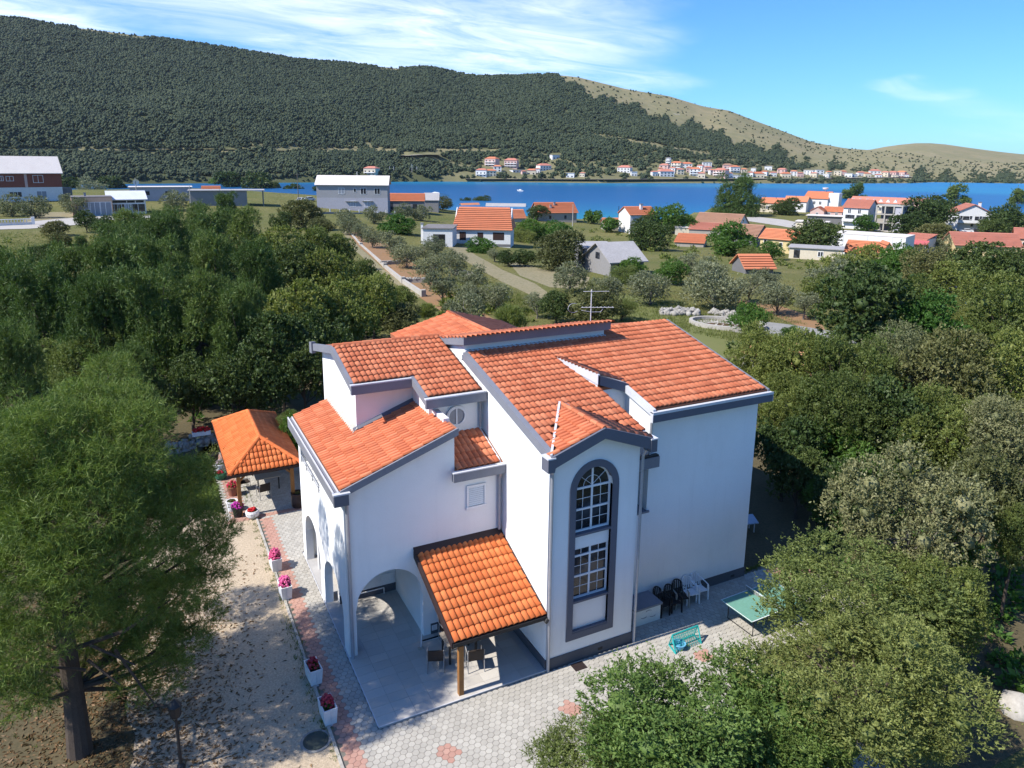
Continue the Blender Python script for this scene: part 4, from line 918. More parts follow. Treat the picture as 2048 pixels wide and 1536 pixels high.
# hall roof A, sloping to the left
cA = math.hypot(1, .365); PA = [(-5.78, 3.16), (-1.77, 3.16), (-1.77, 6.75), (-4.26, 6.75), (-4.26, 10.9), (-5.78, 10.9)]
rA = slab('hall_roof', [(u, v, zA(u)-.012) for u, v in PA], .12, UNDER)
pa = [(10.9-v, (u+5.78)*cA) for u, v in PA]
villa_t.plane(rA, (-5.78, 10.9, zA(-5.78)), (0, -1, 0), (1/cA, 0, .365/cA), 7.74, 4.02*cA, pa)
vg = MB(); vg.hexa([(-5.80, 3.10, zA(-5.8)-.24), (-1.75, 3.10, zA(-1.75)-.24), (-1.75, 3.17, zA(-1.75)-.24), (-5.80, 3.17, zA(-5.8)-.24), (-5.80, 3.10, zA(-5.8)+.01), (-1.75, 3.10, zA(-1.75)+.01), (-1.75, 3.17, zA(-1.75)+.01), (-5.80, 3.17, zA(-5.8)+.01)]); vg.build('verge_board', FASCIA, villa)
MB().box(-6.02, -5.80, 3.17, 10.9, 5.85, 6.22).build('eaves_fascia', FASCIA, villa)
MB().box(-6.02, -5.55, 3.0, 3.165, 5.82, 6.20).build('gutter_box', TRIM, villa); MB().box(-6.04, -5.50, 2.98, 3.17, 6.201, 6.25).build('gutter', GUTTER, villa)
MB().box(-6.02, -5.98, 3.17, 10.9, 6.221, 6.27).box(-5.86, -5.82, 3.17, 10.9, 6.221, 6.27).build('gutter', GUTTER, villa)
MB().box(-1.98, -1.77, 3.9, 6.6, 7.68, 7.86).build('coping', WHITE2, villa)
MB().hexa([(-4.40, 6.60, zA(-4.4)-.05), (-1.95, 6.60, zA(-1.95)-.05), (-1.95, 6.75, zA(-1.95)-.05), (-4.40, 6.75, zA(-4.4)-.05), (-4.40, 6.60, zA(-4.4)+.09), (-1.95, 6.60, zA(-1.95)+.09), (-1.95, 6.75, zA(-1.95)+.16), (-4.40, 6.75, zA(-4.4)+.16)]).build('flashing', TRIM, villa)
MB().hexa([(-4.45, 6.6, zA(-4.45)-.05), (-4.26, 6.6, zA(-4.26)-.05), (-4.26, 10.9, zA(-4.26)-.05), (-4.45, 10.9, zA(-4.45)-.05), (-4.45, 6.6, zA(-4.45)+.06), (-4.26, 6.6, zA(-4.26)+.14), (-4.26, 10.9, zA(-4.26)+.14), (-4.45, 10.9, zA(-4.45)+.06)]).build('flashing', CONC_L, villa)
# attic roof B
PB = [(-4.46, 6.22), (-2.24, 6.22), (-2.24, 4.72), (-.14, 4.72), (-.14, 9.0), (-4.46, 9.0)]; cB = math.hypot(1, .25)
rB = slab('attic_roof', [(u, v, zB(v)-.012) for u, v in PB], .12, UNDER)
villa_t.plane(rB, (-4.46, 4.72, zB(4.72)), (1, 0, 0), (0, 1/cB, .25/cB), 4.34, 4.3*cB, [(u+4.46, (v-4.72)*cB) for u, v in PB])
MB().prism([(-4.46, 9.0, zB(9.0)-.01), (-.14, 9.0, zB(9.0)-.01), (-.14, 12.6, 8.7), (-4.46, 12.6, 8.7)], (0, 0, -.1)).build('attic_back_roof', UNDER, villa)
caps(villa, (-4.5, 9.0, zB(9.0)+.02), (-.2, 9.0, zB(9.0)+.02), TILE, .11, .40)
vg = MB(); verge(vg, -4.58, -4.46, 6.2, 9.0, zB, .04, .26); verge(vg, -4.58, -4.46, 9.0, 12.6, lambda v: zB(9.0)-.2*(v-9.0), .04, .26); vg.build('verge_board', FASCIA, villa)
MB().hexa([(-4.64, 12.3, 8.45), (-4.46, 12.3, 8.45), (-4.46, 12.75, 8.40), (-4.64, 12.75, 8.40), (-4.64, 12.3, 8.95), (-4.46, 12.3, 8.95), (-4.46, 12.75, 8.86), (-4.64, 12.75, 8.86)]).build('eaves_end', FASCIA, villa)
vg = MB(); verge(vg, -2.36, -2.24, 4.7, 6.2, zB, .04, .26); vg.build('verge_board', FASCIA, villa)
MB().box(-4.58, -2.36, 6.04, 6.20, 8.42, 8.745).build('eaves_fascia', FASCIA, villa); MB().box(-4.60, -2.34, 6.02, 6.20, 8.746, 8.79).build('gutter', GUTTER, villa)
MB().box(-2.36, -.05, 4.54, 4.70, 8.05, 8.375).build('eaves_fascia', FASCIA, villa); MB().box(-2.38, -.05, 4.52, 4.70, 8.376, 8.42).build('gutter', GUTTER, villa)
MB().box(-4.26, -2.1, 6.2, 6.75, 8.46, 8.5).box(-2.1, 0, 4.7, 5.0, 8.1, 8.14).build('soffit', FASCIA, villa)
MB().tube((-.14, 4.9, 8.1), (-.14, 4.9, 6.95), .05).build('downspout', PIPE, villa)
# small roof C between the hall and the side wall
cC = math.hypot(1, .36); rCc = slab('lean_roof', [(-1.8, 3.2, 6.18), (-.02, 3.2, 6.18), (-.02, 5.0, 6.83), (-1.8, 5.0, 6.83)], .1, UNDER)
villa_t.plane(rCc, (-1.78, 3.2, 6.20), (1, 0, 0), (0, 1/cC, .36/cC), 1.62, 1.75*cC)
MB().box(-1.98, -.02, 3.0, 3.16, 5.86, 6.17).build('eaves_fascia', FASCIA, villa); MB().box(-2.0, -.02, 2.98, 3.17, 6.171, 6.21).build('gutter', GUTTER, villa)
MB().path([(-.12, 5.0, 6.86), (-.12, 3.35, 6.27), (-.12, 3.2, 6.15)], .035).build('overflow_pipe', PVC, villa)
# rear wing with its own ridge
wg = MB(); slice_wall(wg, 'x', .9, 6.4, 17.2, 17.4, 0, lambda u: min(7.5+(u-.9)*.28, 7.5+(6.4-u)*.28)); slice_wall(wg, 'y', 12.4, 17.2, .9, 1.1, 0, K(7.5)); slice_wall(wg, 'y', 12.4, 17.2, 6.2, 6.4, 0, K(7.5)); wg.build('wing_wall', WHITE, villa)
zw = 8.50; kw = .27; cw = math.hypot(1, kw)
for s in (-1, 1):
    rW = MB().prism([(3.65, 17.5, zw), (3.65, 11.0, zw+.12), (3.65+s*3.2, 11.0, zw-3.2*kw+.12), (3.65+s*3.2, 17.5, zw-3.2*kw)], (0, 0, -.1)).build('wing_roof', UNDER, villa)
    if s < 0: villa_t.plane(rW, (.45, 17.5, zw-3.2*kw), (0, -1, 0), (1/cw, 0, kw/cw), 6.4, 3.2*cw, off=.02)
    else: villa_t.plane(rW, (6.85, 11.0, zw-3.2*kw+.1), (0, 1, 0), (-1/cw, 0, kw/cw), 6.4, 3.2*cw, off=.02)
caps(villa, (3.65, 17.5, zw+.05), (3.65, 11.2, zw+.16), TILE, .11, .42)
villa_t.emit(TILE)
# downspouts
def spout(pts, r=.055): MB().path(pts, r, 8).build('downspout', PIPE, villa)
spout([(.04, -.22, 7.3), (.05, -.09, 7.05), (.05, -.09, .03)]); spout([(-5.60, 3.22, 5.84), (-5.56, 3.30, 5.6), (-5.56, 3.30, .1)], .06)
spout([(-.13, 3.1, 5.9), (-.13, 3.27, 5.6), (-.13, 3.27, 3.62)]); spout([(3.53, -.2, 7.3), (3.53, -.07, 7.05), (3.53, -.07, .03)], .05)
# ---------------------------------------------------------------- lean-to porch
porch = thing('lean_to_porch', 'lean-to porch roof of bright orange tiles on a timber post beside the villa tower', 'porch', (-1.6, 1.6, .1))
za, zb_ = 3.42, 2.12; kp = (za-zb_)/3.36; cp_ = math.hypot(1, kp)
rp = MB().prism([(-3.26, -.02, zb_-.03), (-.02, -.02, zb_-.03), (-.02, 3.34, za-.03), (-3.26, 3.34, za-.03)], (0, 0, -.05)).build('boarding', WOOD_D, porch)
pt = Tiled(); pt.plane(rp, (-3.25, -.03, zb_-.01), (1, 0, 0), (0, 1/cp_, kp/cp_), 3.24, 3.36*cp_-.05); pt.emit(TILE_NEW)
MB().hexa([(-3.34, -.06, zb_-.18), (-3.27, -.06, zb_-.18), (-3.27, 3.36, za-.18), (-3.34, 3.36, za-.18), (-3.34, -.06, zb_+.05), (-3.27, -.06, zb_+.05), (-3.27, 3.36, za+.06), (-3.34, 3.36, za+.06)]).build('verge_board', WOOD_D, porch)
MB().hexa([(-.06, -.06, zb_-.06), (-.005, -.06, zb_-.06), (-.005, 3.3, za-.06), (-.06, 3.3, za-.06), (-.06, -.06, zb_+.08), (-.005, -.06, zb_+.08), (-.005, 3.3, za+.08), (-.06, 3.3, za+.08)]).build('flashing', WOOD_D, porch)
MB().box(-3.30, -.02, -.10, -.035, zb_-.13, zb_-.01).build('gutter', BLACK, porch)
MB().hexa([(-3.34, 3.20, za-.05), (-.02, 3.20, za-.05), (-.02, 3.378, za+.14), (-3.34, 3.378, za+.14), (-3.34, 3.20, za+.02), (-.02, 3.20, za+.02), (-.02, 3.378, za+.2), (-3.34, 3.378, za+.2)]).build('wall_flashing', WOOD_D, porch)
MB().box(-3.2, -.05, .12, .26, zb_-.28, zb_-.10).build('beam', WOOD, porch)
MB().bar((-3.14, .2, zb_-.22), (-3.14, 3.36, za-.25), .12, .14).build('rafter', WOOD, porch); MB().bar((-1.6, .2, zb_-.22), (-1.6, 3.36, za-.25), .1, .14).build('rafter', WOOD, porch)
MB().box(-3.05, -2.89, .06, .22, .10, zb_-.28).build('post', WOOD, porch)
MB().tube((-.09, -.10, zb_-.22), (.0, -.10, zb_-.1), .07).build('gutter_outlet', BLACK, porch)
# ---------------------------------------------------------------- television antenna
ant = thing('tv_antenna', 'thin metal television antenna standing on the villa ridge', 'antenna', (6.3, 7.6, 9.5))
MB().tube((6.3, 7.6, 9.45), (6.3, 7.6, 11.2), .022).build('mast', GUTTER, ant); MB().box(6.2, 6.42, 7.5, 7.72, 9.5, 9.72).build('mast_foot', TILE_OLD, ant)
MB().tube((5.9, 7.75, 10.42), (7.2, 7.2, 10.42), .012).build('boom', GUTTER, ant); MB().tube((5.95, 7.7, 11.12), (7.0, 7.3, 11.12), .010).build('boom', GUTTER, ant)
for i in range(9):
    p = Vector((5.95, 7.73, 10.44)).lerp(Vector((7.15, 7.22, 10.44)), i/8); MB().tube(p-Vector((.05, .11, 0)), p+Vector((.05, .11, 0)), .006, None, 4).build('dipole', GUTTER, ant)
lp = [(5.55+.28*math.cos(t), 7.8, 10.42+.2*math.sin(t)) for t in [R_(a) for a in range(60, 330, 18)]]; MB().path(lp, .010, 4).build('loop_reflector', GUTTER, ant)
MB().path([(5.9, 7.75, 10.3), (6.3, 7.6, 10.22), (6.7, 7.45, 10.22), (6.78, 7.4, 10.36)], .010, 4).build('dipole', GUTTER, ant)
# ---------------------------------------------------------------- gazebo
gaz = thing('gazebo', 'open timber gazebo with a hipped bright orange tile roof left of the villa', 'gazebo', (-6.4, 19.0, 0))
X0, X1, Y0, Y1, ZE, ZR = -8.05, -4.78, 15.15, 22.9, 2.34, 3.30; XM = (X0+X1)/2; RY0, RY1 = 16.95, 21.1
gt_ = Tiled(); sx = (ZR-ZE)/((X1-X0)/2); cx_ = math.hypot(1, sx); hl = (X1-X0)/2*cx_; sy = (ZR-ZE)/(RY0-Y0); cy_ = math.hypot(1, sy)
side = [(-.05, -.1), (Y1-Y0+.05, -.1), (RY1-Y0, hl+.02), (RY0-Y0, hl+.02)]
p1 = MB().prism([(X0, Y0, ZE), (X0, Y1, ZE), (XM, RY1, ZR), (XM, RY0, ZR)], (0, 0, -.05)).build('roof', WOOD_D, gaz)
p2 = MB().prism([(X1, Y0, ZE), (XM, RY0, ZR), (XM, RY1, ZR), (X1, Y1, ZE)], (0, 0, -.05)).build('roof', WOOD_D, gaz)
p3 = MB().prism([(X0, Y0, ZE), (XM, RY0, ZR), (X1, Y0, ZE)], (0, 0, -.05)).build('roof', WOOD_D, gaz); MB().prism([(X0, Y1, ZE), (XM, RY1, ZR), (X1, Y1, ZE)], (0, 0, -.05)).build('roof', WOOD_D, gaz)
gt_.plane(p1, (X0, Y1, ZE), (0, -1, 0), (1/cx_, 0, sx/cx_), Y1-Y0, hl, [(Y1-Y0-a, b) for a, b in side], off=.01)
gt_.plane(p2, (X1, Y0, ZE), (0, 1, 0), (-1/cx_, 0, sx/cx_), Y1-Y0, hl, side, off=.01)
gt_.plane(p3, (X0, Y0, ZE), (1, 0, 0), (0, 1/cy_, sy/cy_), X1-X0, (RY0-Y0)*cy_, [(-.05, -.1), (X1-X0+.05, -.1), ((X1-X0)/2, (RY0-Y0)*cy_+.05)], off=.01)
gt_.emit(TILE_NEW)
for a, b in (((X0, Y0, ZE+.05), (XM, RY0, ZR+.06)), ((X1, Y0, ZE+.05), (XM, RY0, ZR+.06)), ((XM, RY0, ZR+.06), (XM, RY1, ZR+.06)), ((X0, Y1, ZE+.05), (XM, RY1, ZR+.06)), ((X1, Y1, ZE+.05), (XM, RY1, ZR+.06))): caps(gaz, a, b, TILE_NEW, .105, .42, 'hip_tile', .92)
for x in (X0+.42, X1-.42):
    for y in (Y0+.55, Y1-.6): MB().box(x-.085, x+.085, y-.085, y+.085, .02, ZE-.12).build('post', WOOD, gaz)
    MB().box(x-.07, x+.07, Y0+.1, Y1-.1, ZE-.12, ZE+.03).build('beam', WOOD, gaz)
    MB().bar((x+(.05 if x < XM else -.05), Y0+.55, ZE-.55), (x+(.5 if x < XM else -.5), Y0+.55, ZE-.1), .09).build('brace', WOOD, gaz)
MB().box(X0+.3, X1-.3, Y0+.48, Y0+.62, ZE-.119, ZE+.02).build('beam', WOOD, gaz); MB().box(X0+.3, X1-.3, Y1-.67, Y1-.53, ZE-.119, ZE+.02).build('beam', WOOD, gaz)
ga = MB().box(X0-.06, X0-.01, Y0-.05, Y1+.05, ZE-.1, ZE+.03).box(X0-.06, X1+.06, Y0-.06, Y0-.01, ZE-.1, ZE+.03); ga.build('fascia_board', WOOD_D, gaz)
# ---------------------------------------------------------------- tables and chairs
WICK = simple('brown_wicker', (.055, .038, .03), (.03, .022, .018), .7, 3, 60, .6, .3, 120); TTOP = simple('light_table_top', (.42, .36, .29), (.34, .29, .23), .6, 3, 20)
ALU = simple('grey_tube', (.32, .31, .30), (.25, .24, .24), .4, 3, 20)
def armchair(name, label, x, y, z, rot, group=None):
    t = thing(name, label, 'chair', (x, y, z), group, rot)
    MB().box(-.25, .25, -.24, .24, .40, .45).build('seat', WICK, t); MB().hexa([(-.25, .22, .43), (.25, .22, .43), (.25, .27, .43), (-.25, .27, .43), (-.24, .33, .86), (.24, .33, .86), (.24, .37, .86), (-.24, .37, .86)]).build('backrest', WICK, t)
    for s in (-1, 1):
        MB().path([(s*.27, -.25, 0), (s*.27, -.23, .63), (s*.27, .27, .65), (s*.27, .36, .88)], .016, 6).build('arm_frame', ALU, t); MB().path([(s*.27, .24, .65), (s*.27, .32, 0), (s*.27, -.25, .02)], .016, 6).build('leg', ALU, t)
    return t
tb = thing('terrace_table', 'light topped table under the lean-to porch', 'table', (-2.28, 2.1, .1))
MB().box(-2.85, -1.7, 1.5, 2.3, .82, .86).build('table_top', TTOP, tb)
for x in (-2.75, -1.8):
    for y in (1.58, 2.22): MB().box(x-.03, x+.03, y-.03, y+.03, .1, .82).build('leg', BLACK, tb)
armchair('garden_armchair', 'dark woven armchair on the sunlit terrace tiles left of the porch post', -3.22, 1.66, .1, 2.75)
armchair('garden_armchair', 'dark woven armchair half in the porch shade right of the post', -2.05, 1.12, .1, 2.9)
armchair('garden_armchair', 'dark woven armchair standing behind the porch table', -2.3, 2.72, .1, .1)
tg = thing('dining_table', 'dark metal table under the tiled gazebo', 'table', (-6.0, 19.2, 0)); MB().box(-6.6, -5.4, 17.9, 20.3, .70, .75).build('table_top', TTOP, tg)
for x in (-6.5, -5.5):
    for y in (18.0, 20.2): MB().box(x-.03, x+.03, y-.03, y+.03, .02, .7).build('leg', BLACK, tg)
armchair('metal_chair', 'sunlit metal chair nearest the gazebo corner post', -7.1, 18.7, .02, 1.7); armchair('metal_chair', 'metal chair at the shaded end of the gazebo table', -6.35, 17.3, .02, 3.3)
# monobloc plastic chairs by the blue shaded wall
def plastic(label, x, y, rot, mat, group=None, frame=None):
    t = thing('plastic_chair', label, 'chair', (x, y, .024), group, rot); fr = frame or mat
    MB().hexa([(-.24, -.24, .40), (.24, -.24, .40), (.21, .22, .37), (-.21, .22, .37), (-.24, -.24, .43), (.24, -.24, .43), (.21, .22, .40), (-.21, .22, .40)]).build('seat', mat, t)
    b = MB(); P = lambda a, z: (.23*math.sin(a)*(1-.12*(z-.4)), .20+.09*math.cos(a)+(z-.4)*.28, z)
    for i in range(7):
        a = -1.1+2.2*i/6; z = .84-.10*abs(i-3)/3; b.bar(P(a, .40), P(a, z), .045, .014)
    pts = [P(-1.1+2.2*i/10, .86-.13*(abs(i-5)/5)**2) for i in range(11)]
    for p, q in zip(pts, pts[1:]): b.bar(p, q, .03, .045)
    b.build('backrest', mat, t)
    for s in (-1, 1):
        MB().hexa([(s*.25, -.25, 0), (s*.29, -.25, 0), (s*.29, -.20, 0), (s*.25, -.20, 0), (s*.23, -.24, .62), (s*.27, -.24, .62), (s*.27, -.16, .62), (s*.23, -.16, .62)]).build('leg', fr, t)
        MB().hexa([(s*.24, .26, 0), (s*.28, .26, 0), (s*.28, .31, 0), (s*.24, .31, 0), (s*.20, .20, .42), (s*.24, .20, .42), (s*.24, .27, .42), (s*.20, .27, .42)]).build('leg', fr, t)
        MB().path([(s*.25, -.22, .635), (s*.265, 0, .64), (s*.24, .28, .66)], .024, 6).build('armrest', fr, t)
    return t
PL_W = simple('white_plastic', (.78, .79, .80), (.70, .71, .72), .45, 3, 20); PL_B = simple('black_plastic', (.014, .014, .015), (.02, .02, .02), .55, 3, 20); PL_G = simple('beige_plastic', (.38, .35, .30), (.30, .28, .24), .5, 3, 20)
plastic('white plastic chair at the right end of the row by the shaded wall', 7.42, 1.02, -.12, PL_W); plastic('white plastic chair between the other white one and the brown one', 6.95, .98, -.18, PL_W)
plastic('dark plastic chair with pale legs in the middle of the row', 6.42, .94, -.25, PL_B, None, PL_G); plastic('black plastic chair second from the white chest', 5.95, .80, -.1, PL_B); plastic('black plastic chair right beside the white chest', 5.52, .86, .1, PL_B)
# storage chest
ch = thing('storage_chest', 'white storage chest with a grey lid against the shaded villa wall', 'chest', (4.62, .98, .024))
MB().box(4.05, 5.20, .58, 1.38, .024, .66).build('body', WHITE2, ch); MB().box(4.0, 5.25, .53, 1.40, .66, .73).build('lid', FASCIA, ch)
for a, b, q in ((4.45, .34, -1), (4.85, .30, -1), (4.66, .50, 1)):
    pts = [(a+.13*math.cos(R_(t)), .574, b+q*.055*math.sin(R_(t))) for t in range(20, 161, 20)]; MB().path(pts, .010, 4).build('curved_mark', FASCIA, ch)
# table-tennis table
TTG = simple('table_green', (.15, .32, .245), (.13, .28, .215), .55, 1.5, 12)
tt = thing('table_tennis_table', 'pale green table tennis table beside the oak foliage', 'table', (8.62, -1.06, .024), None, .03)
for a, b in ((-1.37, -.006), (.006, 1.37)):
    h = MB().box(a, b, -.76, .76, .735, .76).build('half_top', TTG, tt)
    MB().box(a, b, -.765, -.735, .7605, .7625).box(a, b, .735, .765, .7605, .7625).build('line_marking', PVC, h)
MB().box(-1.372, -1.345, -.76, .76, .7605, .7625).box(1.345, 1.372, -.76, .76, .7605, .7625).build('line_marking', PVC, tt)
MB().box(-.006, .006, -.86, .86, .765, .90).build('net', simple('grey_net', (.25, .26, .26)), tt); MB().box(-.012, .012, -.87, .87, .90, .915).build('net_tape', PVC, tt)
for x in (-1.1, 1.1):
    for y in (-.6, .6): MB().tube((x, y, 0), (x, y, .735), .018).build('leg', BLACK, tt)
    MB().tube((x, -.6, .02), (x, .6, .02), .018).build('foot_bar', BLACK, tt)
# teal folding frame with netting
TEAL = simple('teal_paint', (.02, .36, .33), (.02, .28, .27), .5, 4, 20); SKYB = simple('sky_blue_plastic', (.15, .45, .62), (.12, .36, .55), .5, 3, 20)
fr = thing('football_goal', 'small teal goal frame with netting on the pavers by the green foliage', 'toy goal', (5.0, -1.0, .02))
G = [(4.45, -1.25, .03), (4.55, -.75, .03), (5.70, -.72, .03), (5.62, -1.2, .03)]; H_ = [(4.50, -.95, .55), (5.66, -.92, .55)]
m = MB(); m.path([G[0], G[1], G[2], G[3]], .03).path([G[0], H_[0], H_[1], G[3]], .03).path([G[1], H_[0]], .02).path([G[2], H_[1]], .02); m.build('frame', TEAL, fr)
m = MB()
for i in range(1, 12):
    t = i/12; a = Vector(G[1]).lerp(Vector(G[2]), t); b = Vector(H_[0]).lerp(Vector(H_[1]), t); m.tube(a, b, .007, None, 4); c = Vector(G[0]).lerp(Vector(G[3]), t); m.tube(b, c, .007, None, 4)
for i in range(1, 6):
    t = i/6; m.tube(Vector(G[1]).lerp(Vector(H_[0]), t), Vector(G[2]).lerp(Vector(H_[1]), t), .007, None, 4); m.tube(Vector(G[0]).lerp(Vector(H_[0]), t), Vector(G[3]).lerp(Vector(H_[1]), t), .007, None, 4)
m.build('net', TEAL, fr)
bl = thing('water_tub', 'small sky blue plastic tub lying in the teal goal', 'tub', (4.75, -1.05, .02)); MB().lathe([(.0, .0), (.16, 0), (.22, .2), (.24, .2), (.24, .22), (.2, .22), (.15, .03)], (4.75, -1.05, .02)).build('shell', SKYB, bl)
# door mat, manhole, pole
mt = thing('floor_grate', 'dark floor grate with a pale frame before the tower plinth', 'grate', (1.12, -.32, .03)); MB().box(.84, 1.40, -.56, -.08, .02, .030).build('frame', CONC_L, mt); MB().box(.89, 1.35, -.51, -.13, .0305, .036).build('mat', WOOD_D, mt)
for i in range(9): MB().box(.90+i*.05, .915+i*.05, -.5, -.14, .0365, .042).build('bar', BLACK, mt)
mh = thing('manhole_cover', 'round dark green manhole cover beside the red kerb strip', 'manhole', (-7.46, .30, .0)); MB().lathe([(0, .0), (.36, .0), (.36, .05), (.31, .055), (.30, .045), (0, .045)], (-7.46, .3, 0), 24).build('lid', simple('green_iron', (.05, .065, .055), (.035, .045, .04), .7, 6, 40), mh); MB().lathe([(.36, 0), (.44, 0), (.44, .035), (.36, .035)], (-7.46, .3, 0), 24).build('rim', CONC, mh)
br = thing('broom', 'thin pale broom stick leaning against the porch pier', 'broom', (-3.35, 3.0, .1)); MB().tube((-3.35, 2.75, .12), (-3.02, 3.35, 1.55), .013).build('stick', PVC, br); MB().box(-3.45, -3.25, 2.70, 2.80, .10, .16).build('head', PL_G, br)
dc = thing('drain_channel', 'narrow dark drain rail across the terrace beside the pier', 'drain', (-2.9, 3.0, .1)); MB().bar((-3.15, 3.12, .107), (-2.0, 3.12, .107), .09, .014).build('channel', BLACK, dc); MB().bar((-3.15, 3.06, .112), (-2.0, 3.06, .112), .012, .014).build('rail', PVC, dc)
# ---------------------------------------------------------------- flowers
def flower_mesh(name, seed, mat, n, R, H, s=.035):
    rng = np.random.default_rng(seed); d = rdir(rng, n); d[:, 2] = np.abs(d[:, 2]); c = d*np.array([R[0], R[1], H])*rng.uniform(.8, 1.05, (n, 1)); v = []; iv, fi = ico(1)
    v = iv[None]*s*rng.uniform(.7, 1.4, (n, 1, 1))*rng.uniform(.8, 1.2, (n, len(iv), 1))+c[:, None]; f = fi[None]+(np.arange(n)*len(iv))[:, None, None]
    return np_mesh(name, v.reshape(-1, 3), f.reshape(-1, 3), 3, mat)
def leafball(name, seed, mat, n, R, H, ln=.09, wd=.05):
    rng = np.random.default_rng(seed); d = rdir(rng, n); d[:, 2] = np.abs(d[:, 2])*1.0; c = d*np.array([R[0], R[1], H])*rng.uniform(.3, 1.0, (n, 1)); v, f = blades(c, (d+rdir(rng, n)*.7)/1.3, ln, wd, rng); return np_mesh(name, v, f, 4, mat)
PINK = leaf_mat('pink_petal', (.62, .06, .20), (.75, .20, .34), (.50, .04, .15), .2, .05); RED = leaf_mat('red_petal', (.55, .015, .03), (.65, .04, .06), (.4, .01, .02), .2, .05); PURP = leaf_mat('magenta_petal', (.45, .02, .28), (.6, .06, .4), None, .2, .05); CRIM = leaf_mat('crimson_petal', (.36, .03, .08), (.5, .08, .14), (.28, .02, .05), .2, .05); PALE = leaf_mat('pale_petal', (.6, .45, .5), (.7, .6, .62), None, .2, .05)
POTW = simple('white_planter', (.74, .73, .73), (.62, .61, .60), .7, 3, 14); TERRA = simple('terracotta', (.32, .12, .07), (.22, .09, .055), .8, 4, 20); EARTH = simple('potting_soil', (.05, .035, .025), (.03, .022, .016), .95, 5, 30)
def planter(label, x, y, rot, fl, seed, amount=120, big=1.0):
    t = thing('flower_planter', label, 'planter', (x, y, .0), None, rot); a, b, h = .21, .36, .56
    m = MB()
    for s in (-1, 1):
        m.hexa([(s*a*.82, -b*.9, .03), (s*(a*.82-.03), -b*.9, .03), (s*(a*.82-.03), b*.9, .03), (s*a*.82, b*.9, .03), (s*a, -b, h), (s*(a-.035), -b, h), (s*(a-.035), b, h), (s*a, b, h)])
        m.hexa([(-a*.82+.03, s*b*.9, .03), (a*.82-.03, s*b*.9, .03), (a*.82-.03, s*(b*.9-.03), .03), (-a*.82+.03, s*(b*.9-.03), .03), (-a+.035, s*b, h), (a-.035, s*b, h), (a-.035, s*(b-.035), h), (-a+.035, s*(b-.035), h)])
    m.box(-a*.8, a*.8, -b*.88, b*.88, .03, .06); m.build('box', POTW, t); MB().box(-a+.04, a-.04, -b+.04, b-.04, .40, .47).build('earth', EARTH, t)
    MB().box(-.004, .004, -b-.004, -b*.95, .1, h-.04).box(-.05, .05, -b-.003, -b*.95, 0, .03).build('groove', GUTTER, t)
    l = link('foliage', leafball('planter_foliage', seed, L_BRIGHT, 260, (.2*big, .3*big), .28*big), t); l.location = (0, 0, h-.06)
    f = link('blossom', flower_mesh('planter_blossom', seed+1, fl, amount, (.2*big, .3*big), .30*big, .042), t); f.location = (0, 0, h-.03)
    return t
planter('white planter of pink flowers farther of the two sunlit ones', -6.93, 10.35, .05, PINK, 301, 130, 1.1)
planter('white planter of pink flowers nearer of the two sunlit ones', -6.93, 8.15, .05, PINK, 303, 110, 1.05)
planter('white planter of crimson flowers in shade opposite the villa corner column', -6.95, 2.95, .08, CRIM, 305, 60, .8)
planter('white planter of crimson flowers nearest the round manhole cover', -6.93, 1.05, .05, CRIM, 307, 90, .85)
def pot(label, x, y, prof, mat, fl, seed, R, H, n=60, z=.02, leaf=L_BRIGHT, earth=None, nm='flower_pot'):
    t = thing(nm, label, 'plant pot', (x, y, z)); MB().lathe(prof, (x, y, z), 16).build('pot', mat, t); top = max(p[1] for p in prof)
    if fl is not None: f = link('blossom', flower_mesh('pot_blossom', seed, fl, n, (R, R), H, .04), t); f.location = (0, 0, top)
    l = link('foliage', leafball('pot_foliage', seed+1, leaf, 160, (R*.95, R*.95), H*.9), t); l.location = (0, 0, top-.04)
    return t
BOWL = [(0, 0), (.20, 0), (.30, .12), (.32, .28), (.28, .36), (.24, .36), (.24, .30), (0, .29)]; TALL = [(0, 0), (.19, 0), (.26, .42), (.28, .44), (.28, .5), (.23, .5), (.22, .44), (0, .43)]
pot('round white pot of red flowers on the paving corner', -7.15, 15.35, BOWL, POTW, RED, 321, .2, .12, 40)
pot('dark pot of magenta flowers at the foot of the gazebo post', -7.75, 15.75, TALL, PL_B, PURP, 323, .26, .24, 80)
pot('white and blue pot of withered plants behind the magenta flowers', -7.92, 16.5, TALL, POTW, None, 325, .2, .1, 0, .02, L_BROWN)
pot('white bowl of soil on a dark barrel by the right gazebo post', -5.0, 15.55, [(0, 0), (.27, 0), (.31, .3), (.27, .62), (.33, .63), (.34, .74), (.28, .74), (.26, .68), (0, .67)], WOOD_D, None, 327, .15, .06, 0, .02, L_BROWN)
pot('pot of pale pink flowers beside the gazebo eaves', -7.95, 21.4, TALL, POTW, PALE, 329, .22, .22, 60)
pot('green tub under the pale pink flowers', -8.05, 20.5, BOWL, simple('green_plastic', (.05, .16, .08)), RED, 331, .16, .1, 20)
pot('large leafy green pot plant behind the gazebo corner', -8.15, 23.0, TALL, PL_B, None, 333, .55, .9, 0, .02, L_LIGHT)
pot('red flowers half hidden below the gazebo eaves', -7.7, 18.2, TALL, TERRA, RED, 341, .25, .25, 60)
tr = thing('flower_trough', 'white trough of bright red flowers on the low stone wall', 'planter', (-8.55, 25.6, .75)); MB().box(-9.05, -8.05, 25.5, 25.8, .75, 1.0).build('box', POTW, tr)
f = link('blossom', flower_mesh('trough_blossom', 335, RED, 90, (.45, .15), .22, .06), tr); f.location = (0, .05, .25); f = link('foliage', leafball('trough_foliage', 336, L_DARK, 200, (.45, .16), .2), tr); f.location = (0, .05, .22)
